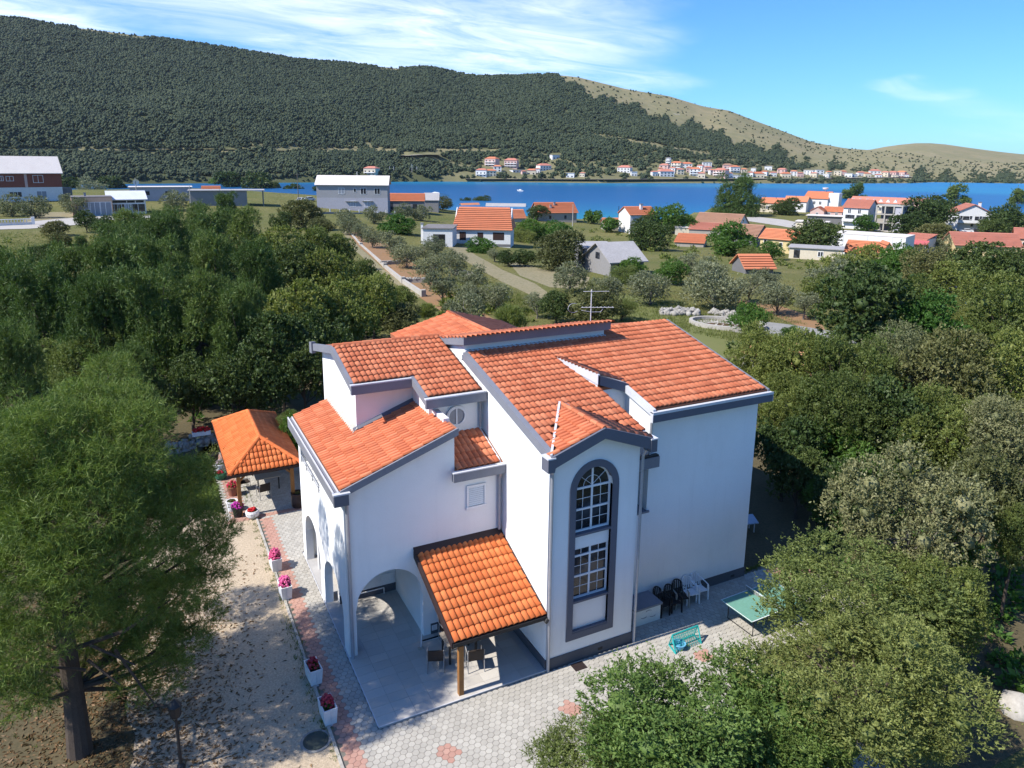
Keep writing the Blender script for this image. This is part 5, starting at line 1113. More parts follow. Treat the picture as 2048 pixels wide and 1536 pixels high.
STONE = tiles_mat('field_stone', (.24, .225, .20), (.38, .36, .325), (.31, .29, .26), .95, (.20, .19, .16), .5)
def rocks(n, p, q, w, h, rs, seed, mat=STONE):
    """a heap of stones from p to q, joined"""
    rng = np.random.default_rng(seed); iv, fi = ico(1); p, q = np.array(p, float), np.array(q, float); t = rng.uniform(0, 1, n)
    c = p+(q-p)*t[:, None]; d = (q-p)/np.linalg.norm(q-p); nn = np.array([-d[1], d[0], 0]); k = rng.uniform(-1, 1, n); c = c+nn*k[:, None]*w/2; c[:, 2] += rng.uniform(0, 1, n)*h*(1-np.abs(k)*.6)
    r = rng.uniform(rs*.6, rs*1.3, n); v = iv[None]*r[:, None, None]*rng.uniform(.7, 1.25, (n, len(iv), 1))*rng.uniform(.7, 1.2, (n, 1, 3))+c[:, None]
    return v.reshape(-1, 3), (fi[None]+(np.arange(n)*len(iv))[:, None, None]).reshape(-1, 3)
def stone_wall(name, label, p, q, w, h, rs, n, seed, singles=0, cat='wall'):
    t = thing(name, label, cat, tuple(p)); L = np.array(p, float)
    if singles:
        for i in range(singles): v, f = rocks(1, p, q, w, h, rs*1.15, seed*100+i); link('stone', np_mesh('stone', v-L, f, 3, STONE), t)
    v, f = rocks(n, p, q, w, h, rs, seed); link('stone_fill', np_mesh('stone_fill', v-L, f, 3, STONE), t, 'stuff'); return t
stone_wall('stone_wall', 'low grey field stone wall under the red flower trough', (-10.4, 25.3, 0), (-7.9, 26.2, 0), .5, .72, .15, 160, 5, 40)
# lamp post standing in the drive
lp_ = thing('garden_lamp', 'black garden lamp post at the bottom edge of the gravel drive', 'lamp', (-11.0, .95, 0)); MB().tube((-11.0, .95, 0), (-11.0, .95, 1.7), .05, .035, 10).build('post', BLACK, lp_)
MB().lathe([(.03, 1.62), (.14, 1.72), (.17, 2.02), (.19, 2.05), (.10, 2.16), (.03, 2.22), (.0, 2.22)], (-11.0, .95, 0), 8).build('lantern', BLACK, lp_); MB().lathe([(.05, 0), (.11, 0), (.11, .12), (.05, .2)], (-11.0, .95, 0), 10).build('foot', BLACK, lp_)
# odds and ends at the right corner of the yard
bd = thing('folding_bed', 'pale blue board leaning in the dark corner behind the oak', 'board', (13.0, 4.2, 0)); MB().hexa([(12.4, 4.0, .5), (13.3, 3.8, .5), (13.5, 4.4, .62), (12.6, 4.6, .62), (12.4, 4.0, .54), (13.3, 3.8, .54), (13.5, 4.4, .66), (12.6, 4.6, .66)]).build('panel', simple('pale_blue', (.45, .52, .62)), bd)
for x, y in ((12.55, 4.1), (13.2, 3.95), (13.3, 4.35)): MB().tube((x, y, 0), (x, y, .52), .02).build('leg', PVC, bd)
kb = thing('paddling_ring', 'small light blue plastic ring among the leaves near the green table', 'ring', (12.9, 1.2, .02)); MB().lathe([(.22, 0), (.34, .03), (.36, .12), (.30, .2), (.22, .16)], (12.9, 1.2, .02), 16).build('ring', SKYB, kb); MB().lathe([(0, 0), (.22, 0), (.22, .03), (0, .03)], (12.9, 1.2, .02), 16).build('floor', PVC, kb)
bo = thing('boulder', 'pale boulder on the dry ground at the bottom right edge', 'rock', tuple(az(2035, 1425))); v, f = rocks(1, tuple(az(2035, 1425)), tuple(az(2035, 1425)+np.array([.1, 0, 0])), .01, .1, .55, 444, None); link('stone', np_mesh('boulder', v-az(2035, 1425), f, 3, CONC_L), bo)
# ---------------------------------------------------------------- walled round bed and low roof behind the house
def oval(cx, cy, rx, ry, rot, n=40):
    return [(cx+rx*math.cos(a)*math.cos(rot)-ry*math.sin(a)*math.sin(rot), cy+rx*math.cos(a)*math.sin(rot)+ry*math.sin(a)*math.cos(rot)) for a in [2*math.pi*i/n for i in range(n)]]
ov = oval(46.0, 34.5, 8.6, 3.6, -1.05); patch('yard_slab', ov, CONC, .02, False)
bed = thing('round_bed', 'oval concrete bed of red soil edged by a low kerb behind the villa', 'flower bed', (43.2, 37.6, 0)); o1 = oval(43.2, 38.0, 3.6, 2.3, -.9); o2 = oval(43.2, 38.0, 3.95, 2.65, -.9); o3 = oval(42.7, 37.6, 2.4, 1.3, -.9); m = MB(); k = len(o1)
for i in range(k):
    j = (i+1) % k; hh = .42; m.hexa([(*o1[i], 0), (*o2[i], 0), (*o2[j], 0), (*o1[j], 0), (*o1[i], hh), (*o2[i], hh), (*o2[j], hh), (*o1[j], hh)])
m.build('kerb', CONC_L, bed); MB().prism([(x, y, .06) for x, y in o3], (0, 0, -.05)).build('soil', simple('dark_red_soil', (.12, .055, .04), (.09, .045, .035), .95, 1, 6), bed); MB().prism([(x, y, .045) for x, y in o1], (0, 0, -.04)).build('floor', CONC_L, bed)
v, f = rocks(26, (41.6, 38.6, .08), (43.8, 36.4, .08), 1.6, .05, .10, 77); link('pebble', np_mesh('pebble', v-np.array([43.2, 37.6, 0]), f, 3, CONC_L), bed, 'stuff')
a, b = az(1322, 628), az(1395, 630); stone_wall('dry_stone_wall', 'loose dry stone wall on the grass beyond the main roof', tuple(a), tuple(b), 1.4, .8, .28, 190, 8, 30)
a, b = az(1420, 628), az(1475, 634); stone_wall('dry_stone_wall', 'short dry stone wall left of the round bright tree', tuple(a), tuple(b), 1.0, .6, .25, 110, 9, 20)
OLDR = tiles_mat('faded_tile', (.48, .26, .13), (.60, .36, .20), (.54, .31, .16), .9, (.25, .15, .09), .5)
sh = thing('garden_wall_shed', 'low shed with a faded orange tile roof half buried in the oaks', 'shed', tuple(az(1610, 720)))
a, b = az(1535, 672, 2.3), az(1690, 716, 2.3); dv = (b-a)/np.linalg.norm(b-a); nv = np.array([dv[1], -dv[0], 0]); a0 = a; b0 = b; c0 = a+nv*3.2+np.array([0, 0, -.9]); d0 = b+nv*3.2+np.array([0, 0, -.9])
rf = MB().prism([a0, b0, d0, c0], (0, 0, -.12)).build('roof', OLDR, sh); st_ = Tiled(); upv = Vector(a0-c0).normalized(); st_.plane(rf, tuple(c0), tuple(dv), tuple(upv), float(np.linalg.norm(b-a)), 3.3); st_.emit(OLDR, 'roof_tile', 120)
MB().prism([(a0[0], a0[1], 0), (b0[0], b0[1], 0), (b0[0], b0[1], 2.2), (a0[0], a0[1], 2.2)], tuple(nv*.2)).prism([(c0[0]-nv[0]*.3, c0[1]-nv[1]*.3, 0), (d0[0]-nv[0]*.3, d0[1]-nv[1]*.3, 0), (d0[0]-nv[0]*.3, d0[1]-nv[1]*.3, 1.3), (c0[0]-nv[0]*.3, c0[1]-nv[1]*.3, 1.3)], tuple(-nv*.2)).build('wall', CONC_L, sh)
# ---------------------------------------------------------------- houses of the neighbourhood
WALLS = {k: simple('wall_'+k, c, tuple(x*.86 for x in c), .9, .25, 3, .4) for k, c in dict(white=(.72, .71, .69), cream=(.66, .58, .44), yellow=(.66, .52, .27), peach=(.60, .40, .28), grey=(.34, .335, .345), darkgrey=(.17, .165, .165), lilac=(.42, .41, .45), pink=(.62, .42, .37), brick=(.25, .085, .06), stone=(.38, .34, .29), block=(.26, .25, .245)).items()}
ROOFS = dict(orange=tiles_mat('town_roof_orange', (.47, .15, .07), (.58, .22, .11), (.53, .18, .09), .85, (.28, .12, .07), .5), red=tiles_mat('town_roof_red', (.43, .16, .11), (.52, .215, .15), (.47, .18, .125), .85, (.26, .13, .10), .55), brown=tiles_mat('town_roof_brown', (.30, .16, .11), (.38, .21, .14), (.34, .19, .12), .9, (.2, .12, .09), .6), grey=simple('sheet_roof_grey', (.40, .38, .37), (.29, .275, .265), .85, .35, 4, .5), pale=simple('sheet_roof_pale', (.68, .62, .56), (.58, .52, .47), .8, .3, 3), dark=simple('fibre_roof_dark', (.21, .19, .18), (.15, .14, .135), .9, .5, 5), metal=simple('sheet_roof_metal', (.62, .63, .66), (.52, .53, .56), .5, .4, 4))
GD = glass_mat('dark_pane', (.02, .022, .027)); BLIND = simple('blind_grey', (.28, .30, .34), (.22, .24, .27), .6, 2, 9); SHUT = simple('brown_shutter', (.05, .025, .02), (.035, .02, .016), .7, 3, 20); AWN = simple('red_awning', (.50, .12, .12), (.40, .09, .09), .8, 1, 8)
YT = {907: 457, 846: 459, 636: 371, 776: 402, 849: 401, 858: 392, 925: 415, 972: 415, 1005: 436, 1076: 425, 1216: 522, 1166: 498, 1257: 430, 1208: 447, 1385: 449, 1518: 478, 1662: 472, 1690: 505, 1684: 416, 1908: 428, 1916: 491, -40: 347, 152: 396, 224: 400, 268: 376, 384: 383, 406: 372, 1490: 535}   # foot of each roof in photo pixels, by left edge
def house(name, label, cat, px0, px1, yb, depth, h, wall='white', roof='orange', shape='gable', ridge='x', rh=2.0, yaw=0.0, wins=(), over=.35, d=None, chimneys=(), extra=None, z=None, hips=0.0, winr=(), up=None):
    """px0..px1 front edge and yb its foot in photo pixels; local x along the front, y away; wins: (fx, z, w, h, style) on the front, winr the same on the side (fy)"""
    xm = (px0+px1)/2
    if d is None: p, dist = hit(xm, yb)
    else: p = ad(xm, yb, d); p[2] = gz(p[0], p[1]) if z is None else z
    if up is not None: p = np.array([p[0], p[1], p[2]+up])
    dep = float((p-CAMP)@_F); wd = (px1-px0)/CAM_F*dep
    k = YT.get(px0) if yb-YT.get(px0, yb) > 3 and name != 'balustrade_wall' else None
    if k: h2 = (yb-k)/CAM_F*dep*1.02; q_ = h2/h; wins = [(a[0], a[1]*q_, a[2]*min(q_, 1.25), a[3]*q_, *a[4:]) for a in wins]; h = h2
    e = np.array([p[0]-CX, p[1]-CY]); e /= np.linalg.norm(e); rot = math.atan2(-e[0], e[1])+yaw
    t = thing(name, label, cat, tuple(p), None, rot); hw = wd/2; b = lambda m, n, mt, par=t, kind=None: m.build(n, mt, par, kind, local=True)
    wm = MB(); wm.box(-hw, hw, 0, depth, -3.0, h); rm = ROOFS[roof]
    if shape == 'gable' and ridge == 'x':
        for s in (-1, 1): wm.prism([(s*hw, 0, h), (s*hw, depth, h), (s*hw, depth/2, h+rh)], (-s*.2, 0, 0))
    if shape == 'gable' and ridge == 'y':
        for y, q in ((0, .2), (depth, -.2)): wm.prism([(-hw, y, h), (hw, y, h), (0, y, h+rh)], (0, q, 0))
    b(wm, 'wall', WALLS[wall]); o = over
    def pl(pts): 
        r = b(MB().prism(pts, (0, 0, -.14)), 'roof', rm)
        if roof in ('orange', 'red', 'brown') and dep < 330:      # rows of tiles as ribs
            P = [Vector(q) for q in pts]; ex = (P[1]-P[0]); n = max(3, int((P[2]-P[1]).length/.55)); m = MB()
            for i in range(1, n):
                a_, b_ = P[0].lerp(P[3] if len(P) > 3 else P[2], i/n), P[1].lerp(P[2], i/n); nn = ex.cross(P[2]-P[1]).normalized(); nn = nn if nn.z > 0 else -nn
                m.bar(a_+nn*.04, b_+nn*.04, .34, .07)
            b(m, 'tile_course', rm, r, 'stuff')
        return r
    if shape == 'gable' and ridge == 'x':
        k = rh/(depth/2); ze = h-k*o; hx = hips*hw; zr = h+rh+.12; ym = depth/2
        if not hips:
            pl([(-hw-o, -o, ze+.12), (hw+o, -o, ze+.12), (hw+o, ym, zr), (-hw-o, ym, zr)]); pl([(hw+o, depth+o, ze+.12), (-hw-o, depth+o, ze+.12), (-hw-o, ym, zr), (hw+o, ym, zr)])
        else:
            zc = h+rh*(1-hips)
            pl([(-hw-o, -o, ze+.12), (hw+o, -o, ze+.12), (hw+o-hx, ym, zr), (-hw-o+hx, ym, zr)]); pl([(hw+o, depth+o, ze+.12), (-hw-o, depth+o, ze+.12), (-hw-o+hx, ym, zr), (hw+o-hx, ym, zr)])
            for s in (-1, 1): b(MB().prism([(s*(hw+o), -o, ze+.12), (s*(hw+o), depth+o, ze+.12), (s*(hw+o-hx), ym, zr)], (0, 0, -.14)), 'roof', rm)
    elif shape == 'gable':
        k = rh/hw; ze = h-k*o
        pl([(-hw-o, depth+o, ze+.12), (-hw-o, -o, ze+.12), (0, -o, h+rh+.12), (0, depth+o, h+rh+.12)]); pl([(hw+o, -o, ze+.12), (hw+o, depth+o, ze+.12), (0, depth+o, h+rh+.12), (0, -o, h+rh+.12)])
    elif shape == 'shed': pl([(-hw-o, -o, h+.02), (hw+o, -o, h+.02), (hw+o, depth+o, h+rh), (-hw-o, depth+o, h+rh)]); b(MB().box(-hw, hw, depth-.2, depth-.001, h, h+rh-.15), 'wall', WALLS[wall])
    elif shape == 'flat': b(MB().box(-hw-o, hw+o, -o, depth+o, h, h+.18), 'roof', rm)
    elif shape == 'hip':
        r = min(hw, depth/2)*.95; pl([(-hw-o, -o, h), (hw+o, -o, h), (hw-r, depth/2, h+rh), (-hw+r, depth/2, h+rh)]); pl([(hw+o, depth+o, h), (-hw-o, depth+o, h), (-hw+r, depth/2, h+rh), (hw-r, depth/2, h+rh)])
        for s in (-1, 1): b(MB().prism([(s*(hw+o), -o, h), (s*(hw+o), depth+o, h), (s*(hw-r), depth/2, h+rh)], (0, 0, -.12)), 'roof', rm)
    def window(x, z, ww, wh, st, side=None):
        def bx(m, a0, a1, y0, y1, z0, z1):
            if side is None: m.box(a0, a1, y0, y1, z0, z1)
            else: m.box(*( (side*hw-side*y0, side*hw-side*y1) ), a0, a1, z0, z1)
            return m
        a0, a1, z0, z1 = x-ww/2, x+ww/2, z, z+wh; f = .10
        if st == 'dark': return b(bx(MB(), a0, a1, -.03, .05, z0, z1), 'opening', GD)
        if st == 'door': return b(bx(MB(), a0, a1, -.04, .05, z0, z1), 'door', SHUT)
        if st == 'shut':
            fr_ = b(bx(MB(), a0-.06, a1+.06, -.02, .04, z0-.06, z1+.06), 'window', SHUT); b(bx(bx(MB(), a0, x-.02, -.05, -.021, z0, z1), x+.02, a1, -.05, -.021, z0, z1), 'shutter', SHUT, fr_); return fr_
        m = MB(); bx(m, a0-f, a0, -.06, .04, z0-f, z1+f); bx(m, a1, a1+f, -.06, .04, z0-f, z1+f); bx(m, a0, a1, -.06, .04, z0-f, z0); bx(m, a0, a1, -.06, .04, z1, z1+f)
        if ww > .8: bx(m, x-.05, x+.05, -.06, .04, z0, z1)
        fr_ = b(m, 'window', PVC)
        if ww > .8: b(bx(MB(), a0, x-.05, -.02, .03, z0, z1), 'pane', BLIND if st == 'blind' else GD, fr_); b(bx(MB(), x+.05, a1, -.02, .03, z0, z1), 'pane', BLIND if st == 'blind' else GD, fr_)
        else: b(bx(MB(), a0, a1, -.02, .03, z0, z1), 'pane', BLIND if st == 'blind' else GD, fr_)
        return fr_
    for q in wins: window(-hw+q[0]*wd, q[1], q[2], q[3], q[4] if len(q) > 4 else 'win')
    for q in winr: window(q[0]*depth, q[1], q[2], q[3], q[4] if len(q) > 4 else 'win', side=q[5] if len(q) > 5 else 1)
    for cx, cy, hh, cw in chimneys:
        x = -hw+cx*wd; y = cy*depth; base = h+rh*.2; m = MB().box(x-cw/2, x+cw/2, y-cw/2, y+cw/2, base, h+rh+hh); c = b(m, 'chimney', WALLS['grey'] if cw < .7 else WALLS['white']); b(MB().box(x-cw*.7, x+cw*.7, y-cw*.7, y+cw*.7, h+rh+hh, h+rh+hh+.12), 'chimney_cap', WALLS['darkgrey'], c)
    if extra: extra(t, hw, depth, h, b)
    return t
def roofbox(x0, x1, y0, y1, z0, z1, n, mt): return lambda t, hw, D, h, b: b(MB().box(x0, x1, y0, y1, z0, z1), n, mt)
# --- the nearer ones
def farm(t, hw, D, h, b):                                  # chimney, hydrant-white quoins of the farmhouse
    b(MB().box(-hw-.02, hw+.02, -.03, 0, -.2, .35), 'plinth', WALLS['darkgrey'])
    for i in range(6): b(MB().box(-hw+.1, -hw+.55, -.05, -.001, .3+i*.45, .55+i*.45), 'corner_stone', WHITE2)
house('farmhouse', 'white single-storey farmhouse with dark shutters and an orange roof in the olive grove', 'house', 907, 1021, 491, 9.5, 3.1, 'white', 'orange', 'gable', 'x', 4.2, -.12, [(.16, .95, 1.05, 1.35, 'shut'), (.47, .95, .95, 1.3, 'shut'), (.79, 1.05, 1.9, 1.25, 'shut')], .45, None, (), farm, None, .16)
def gar(t, hw, D, h, b):
    b(MB().box(-hw*.3, hw*.1, -.05, .02, 0, 2.4), 'garage_door', GD); b(MB().box(hw*.1, hw*.5, -.03, .03, 0, 2.4), 'opening', simple('shadowed_doorway', (.01, .01, .01)))
    c = b(MB().box(-hw-.6, -hw-.15, 1.4, 1.85, -.2, 4.4), 'chimney', WHITE2); b(MB().box(-hw-.7, -hw-.05, 1.3, 1.95, 4.4, 4.6), 'chimney_cap', CONC, c); b(MB().box(-hw-.03, -hw+.03, 3.4, 4.1, 1.2, 2.2), 'window', GD)
house('garage_annex', 'flat grey roofed white garage built onto the farmhouse', 'garage', 846, 905, 492, 9.5, 2.75, 'white', 'dark', 'flat', 'x', 0, -.12, (), .25, None, (), gar)
house('concrete_house', 'big two-storey bare grey house with a pale sheet roof by the water', 'house', 636, 775, 421, 11, 6.9, 'grey', 'pale', 'gable', 'x', 2.6, -.12, [(.35, 4.4, 1.5, 1.5, 'blind'), (.54, 4.9, .6, .9), (.66, 4.4, 1.4, 1.5), (.855, 4.4, 1.4, 1.5), (.51, 1.1, 1.2, 1.4), (.71, 1.0, 1.4, 1.6)], .5, None, (), lambda t, hw, D, h, b: (b(MB().box(-hw-.03, hw+.03, -.025, 0, -1, h*.485), 'render_band', WALLS['lilac']), b(MB().box(-hw+.40*2*hw, -hw+.58*2*hw, -.5, 0, 2.8, 2.92), 'lintel', CONC), b(MB().box(-hw+.64*2*hw, -hw+.79*2*hw, -.5, 0, 2.9, 3.02), 'lintel', CONC), b(MB().box(-hw-.05, -hw, 1.2, D*.8, .2, 3.0), 'opening', GD), b(MB().tube((hw*.1, D/2, h+2), (hw*.1, D/2, h+4), .06), 'roof_pipe', PVC)))
house('long_barn', 'long low barn with an orange roof right of the bare grey house', 'barn', 776, 848, 425, 8, 3.4, 'block', 'orange', 'gable', 'x', 2.2, -.05, [(.07, .1, 1.6, 2.6, 'dark'), (.75, .2, 1.3, 2.2, 'dark')], .3)
house('barn_end', 'grey sheet roofed end of the long barn', 'barn', 849, 877, 424, 8, 3.4, 'block', 'grey', 'gable', 'x', 2.3, -.05, (), .3)
house('white_boathouse', 'small white gabled shed at the water behind the long barn', 'shed', 858, 900, 408, 9, 2.6, 'white', 'metal', 'gable', 'y', 2.0, .35, (), .3)
house('shore_cottage', 'small orange roofed cottage with a pale gable, left of the grey sheet roof', 'house', 925, 966, 421, 7, 2.6, 'cream', 'orange', 'gable', 'x', 2.2, .55, (), .3, None, (), None, None, 0, [(.5, 2.6, .7, 1.2, 'win', -1)])
house('grey_roof_shed', 'long shed under a grey sheet roof near the shore', 'shed', 972, 1050, 424, 9, 2.2, 'white', 'grey', 'gable', 'x', 1.9, -.05, [(.5, .3, 1.0, 1.5, 'dark')], .4)
house('orange_outbuilding', 'low bright orange roof in front of the grey sheet roof', 'outbuilding', 1005, 1052, 444, 7, 2.0, 'stone', 'orange', 'gable', 'x', 2.6, .3, (), .3)
house('chimney_house', 'stone house with a broad orange roof and two dark chimneys by the water', 'house', 1076, 1155, 444, 11, 3.8, 'stone', 'orange', 'gable', 'x', 3.2, .30, [(.3, 1.2, .9, 1.3, 'dark'), (.7, 1.2, .9, 1.3, 'dark')], .5, None, [(.35, .2, -.7, .6), (.48, .35, .1, .6)])
def barn(t, hw, D, h, b): b(MB().box(-.5, .5, -.05, .02, h-.1, h+.9), 'opening', simple('loft_dark', (.02, .018, .016))); b(MB().box(-hw*.95, -hw*.4, -.9, -.5, -.2, 1.2), 'leaning_plank', WALLS['stone'])
house('block_barn', 'grey block barn with a worn sheet roof and a loft opening', 'barn', 1216, 1292, 552, 8.2, 3.3, 'block', 'grey', 'gable', 'x', 2.3, .55, [(.5, .2, 1.2, 1.7, 'dark')], .5, None, (), lambda t, hw, D, h, b: b(MB().box(-hw-.04, -hw+.02, D*.42, D*.58, h-.1, h+.9), 'loft_opening', GD))
house('flat_shed', 'dark flat roofed shed behind the block barn', 'shed', 1166, 1232, 541, 9, 3.6, 'darkgrey', 'grey', 'flat', 'x', 0, .2, (), .3)
house('white_gable_house', 'white house with an orange roof half behind tall green trees', 'house', 1257, 1312, 467, 9, 5.2, 'white', 'orange', 'gable', 'x', 2.2, .45, (), .4, None, [(.55, .3, .9, .8)])
house('small_orange_hut', 'small orange roofed hut left of the white gabled house', 'hut', 1208, 1252, 461, 6, 2.3, 'stone', 'orange', 'gable', 'x', 1.5, .2, (), .3)
house('brown_roof_hall', 'long hall with a brownish roof and a white gable with a vent', 'hall', 1385, 1475, 459, 11, 3.4, 'white', 'brown', 'gable', 'x', 3.4, -.35, (), .4, None, (), lambda t, hw, D, h, b: b(MB().box(hw, hw+.05, D*.45, D*.55, h+.6, h+1.6), 'vent', GD))
house('terracotta_store', 'long low terracotta roof in front of the brownish hall', 'store', 1378, 1440, 472, 6, 2.0, 'stone', 'red', 'shed', 'x', 1.7, -.1, (), .3)
house('pale_roof_store', 'small store with a pale flat roof beside the terracotta one', 'store', 1350, 1380, 470, 6, 2.4, 'cream', 'pale', 'shed', 'x', .8, 0, (), .2)
house('orange_lean_to', 'low orange roof in front of the pale store', 'outbuilding', 1350, 1406, 494, 6, 1.2, 'stone', 'orange', 'shed', 'x', 1.8, -.15, (), .3)
house('brown_barn', 'long dark barn with a brown roof between green trees', 'barn', 1448, 1512, 492, 8, 3.0, 'darkgrey', 'brown', 'gable', 'x', 2.6, -.4, (), .4)
house('orange_shed', 'open shed with a striped orange tile roof among the olives', 'shed', 1490, 1547, 548, 5.6, 2.2, 'darkgrey', 'orange', 'gable', 'x', 1.7, .42, [(.72, 0, 1.7, 1.9, 'dark')], .4)
house('yellow_house', 'yellow walled house with an orange roof left of the big green tree', 'house', 1518, 1586, 506, 8, 4.4, 'yellow', 'orange', 'gable', 'x', 1.9, -.35, [(.62, 2.0, .8, 1.2), (.15, 2.8, .8, 1.1)], .4)
house('white_court', 'long blank white wall of a flat roofed hall', 'hall', 1662, 1800, 512, 9, 4.6, 'white', 'pale', 'flat', 'x', 0, -.25, (), .05, None, (), lambda t, hw, D, h, b: [b(MB().box(-hw+i*hw*.33, -hw+i*hw*.33+.15, -.04, 0, 0, h), 'pilaster', GUTTER) for i in (1, 3, 5)])
house('awning_restaurant', 'white corner building with red awnings at the end of the blank white wall', 'restaurant', 1800, 1846, 508, 8, 3.8, 'white', 'red', 'shed', 'x', 1.0, -.3, [(.7, 1.2, 1.0, 1.6), (.25, 1.0, .8, 2.0, 'blind')], .3, None, (), lambda t, hw, D, h, b: (b(MB().prism([(-hw*.6, -.2, h-.1), (hw*1.3, -.2, h-.1), (hw*1.5, -3.0, h-.9), (-hw*.6, -3.0, h-.9)], (0, 0, -.1)), 'awning', AWN), b(MB().tube((hw*1.3, -2.8, 0), (hw*1.3, -2.8, h-.9), .08), 'awning_post', GUTTER)))
house('orange_cottage', 'cottage with a plain orange roof before the blank white wall', 'house', 1690, 1749, 518, 8, 2.6, 'cream', 'orange', 'gable', 'x', 2.2, -.2, [(.75, .9, .9, 1.2)], .4)
house('flat_store', 'low cream store with a cluttered flat roof under the big tree', 'store', 1580, 1678, 520, 6, 2.3, 'cream', 'grey', 'flat', 'x', 0, -.05, [(.15, .2, 1.2, 1.7, 'dark'), (.6, .8, .9, .9)], .3)
def balc(n, zz): 
    def f(t, hw, D, h, b):
        for z in zz:
            g = b(MB().box(-hw*.95, hw*.95, -1.4, -.02, z, z+.18), 'balcony', WHITE2); b(MB().box(-hw*.95, hw*.95, -1.42, -1.34, z+.18, z+1.0), 'parapet', WHITE2, g)
            b(MB().box(-hw*.8, -hw*.05, -.04, .02, z+.2, z+2.3), 'door', GD); b(MB().box(hw*.1, hw*.8, -.04, .02, z+.2, z+2.3), 'door', GD)
    return f
house('red_roof_house', 'three-storey white house with a dull red roof and a long balcony', 'house', 1684, 1731, 458, 10, 8.2, 'white', 'red', 'gable', 'x', 2.6, -.3, [(.25, 5.9, 1.0, 1.5), (.65, 5.9, 1.0, 1.5)], .5, None, (), balc(1, (2.6,)), None, 0, [(.4, 3.5, .9, 1.3), (.7, 6, .9, 1.3)])
def frame(t, hw, D, h, b):
    for z in (0, 2.9, 5.8, 8.7): b(MB().box(-hw, hw, 0, D, z-.15, z+.15), 'floor_slab', CONC_L)
    for x in (-hw+.2, -hw*.3, hw*.35, hw-.2):
        for y in (.2, D-.2): b(MB().box(x-.2, x+.2, y-.2, y+.2, 0, 8.6), 'column', CONC_L)
    b(MB().box(-hw*.9, hw*.1, .5, .7, 3.1, 4.3), 'infill_wall', WALLS['stone']); b(MB().box(hw*.3, hw*.9, .4, D*.8, .2, 8.4), 'core_wall', WALLS['lilac']); b(MB().box(-hw*.9, hw*.25, D*.5, D*.55, .2, 8.5), 'back_wall', WALLS['block'])
fr_ = house('building_shell', 'unfinished concrete building frame with open floors', 'building', 1748, 1798, 464, 9, .1, 'grey', 'pale', 'flat', 'x', 0, -.3, (), .0, None, (), frame)
house('apartment_row', 'long apartment building with a row of dormers in its red roof', 'apartments', 1700, 1806, 428, 10, 5.0, 'cream', 'red', 'gable', 'x', 2.4, -.25, [(.1, 1.6, 1.2, 1.5), (.25, 1.6, 1.2, 1.5), (.4, 1.6, 1.2, 1.5), (.55, 1.6, 1.2, 1.5), (.7, 1.6, 1.2, 1.5), (.85, 1.6, 1.2, 1.5)], .4, None, (), lambda t, hw, D, h, b: [b(MB().prism([(-hw+.25*hw*i+1.0-1.1, .6, h+.1), (-hw+.25*hw*i+1.0+1.1, .6, h+.1), (-hw+.25*hw*i+1.0, .6, h+1.7)], (0, 3.2, 0)), 'dormer', WHITE2) for i in range(7)])
house('apartment_end', 'end block with a steep red roof at the right of the dormer row', 'apartments', 1806, 1836, 430, 10, 6.0, 'pink', 'red', 'shed', 'x', 1.2, -.5, [(.5, 2.4, 1.0, 1.4)], .3)
house('seafront_house', 'seafront house with an orange roof behind the cypress tree, leftmost of its row', 'house', 1520, 1568, 425, 9, 4.4, 'cream', 'orange', 'gable', 'x', 2.2, -.2, [(.3, 1.6, 1.1, 1.4), (.7, 1.6, 1.1, 1.4)], .4)
house('seafront_house', 'seafront house with a long orange roof in the middle of its row', 'house', 1568, 1610, 424, 9, 5.0, 'white', 'orange', 'gable', 'x', 2.2, -.2, [(.3, 1.6, 1.1, 1.4), (.7, 1.6, 1.1, 1.4)], .4)
house('harbour_hotel', 'tall seafront block with stepped orange roofs and a white tower', 'hotel', 1606, 1652, 424, 12, 6.4, 'white', 'orange', 'gable', 'x', 3.0, -.3, [(.2, 3.6, 1.0, 1.4), (.45, 3.6, 1.0, 1.4), (.7, 3.6, 1.0, 1.4)], .4, None, (), lambda t, hw, D, h, b: (b(MB().box(hw, hw+4.6, 1, 6, -1, h+2.6), 'tower', WHITE2), b(MB().lathe([(.1, 0), (.1, 1.0), (1.2, 1.2), (1.4, 1.9), (1.3, 1.9), (0, 1.25)], (hw*.4, D/2, h+3.0), 12), 'roof_dish', WHITE2)))
house('pink_cottage', 'low pinkish cottage with twin orange gables below the tall seafront block', 'house', 1620, 1646, 436, 6, 3.0, 'pink', 'orange', 'gable', 'y', 1.7, -.2, [(.5, 1.0, .9, 1.3)], .3)
house('pink_cottage', 'low pinkish cottage whose ridge runs along the street', 'house', 1647, 1682, 436, 6, 2.8, 'pink', 'orange', 'gable', 'x', 1.8, -.2, [(.3, .9, .9, 1.3), (.7, .9, .9, 1.3)], .3)
house('market_canopy', 'long pale flat canopy roof in front of the pinkish cottages', 'canopy', 1616, 1684, 448, 7, 2.9, 'darkgrey', 'pale', 'flat', 'x', 0, -.1, (), .6)
house('cream_store', 'cream store with a flat roof below the market canopy', 'store', 1592, 1652, 460, 7, 2.7, 'cream', 'pale', 'flat', 'x', 0, -.1, [(.3, .2, 1.4, 1.9, 'dark')], .3)
house('white_villa', 'big white terraced villa with a red roof above the right-hand trees', 'house', 1908, 1976, 462, 11, 8.0, 'white', 'red', 'gable', 'y', 3.0, .25, [(.2, 5.3, 1.0, 1.5), (.45, 5.3, 1.0, 1.5), (.7, 5.3, 1.0, 1.5), (.5, 2.0, 1.0, 1.5), (.8, 2.0, 1.0, 1.5)], .5, None, [(.7, .3, .7, .8)], balc(1, (2.7,)))
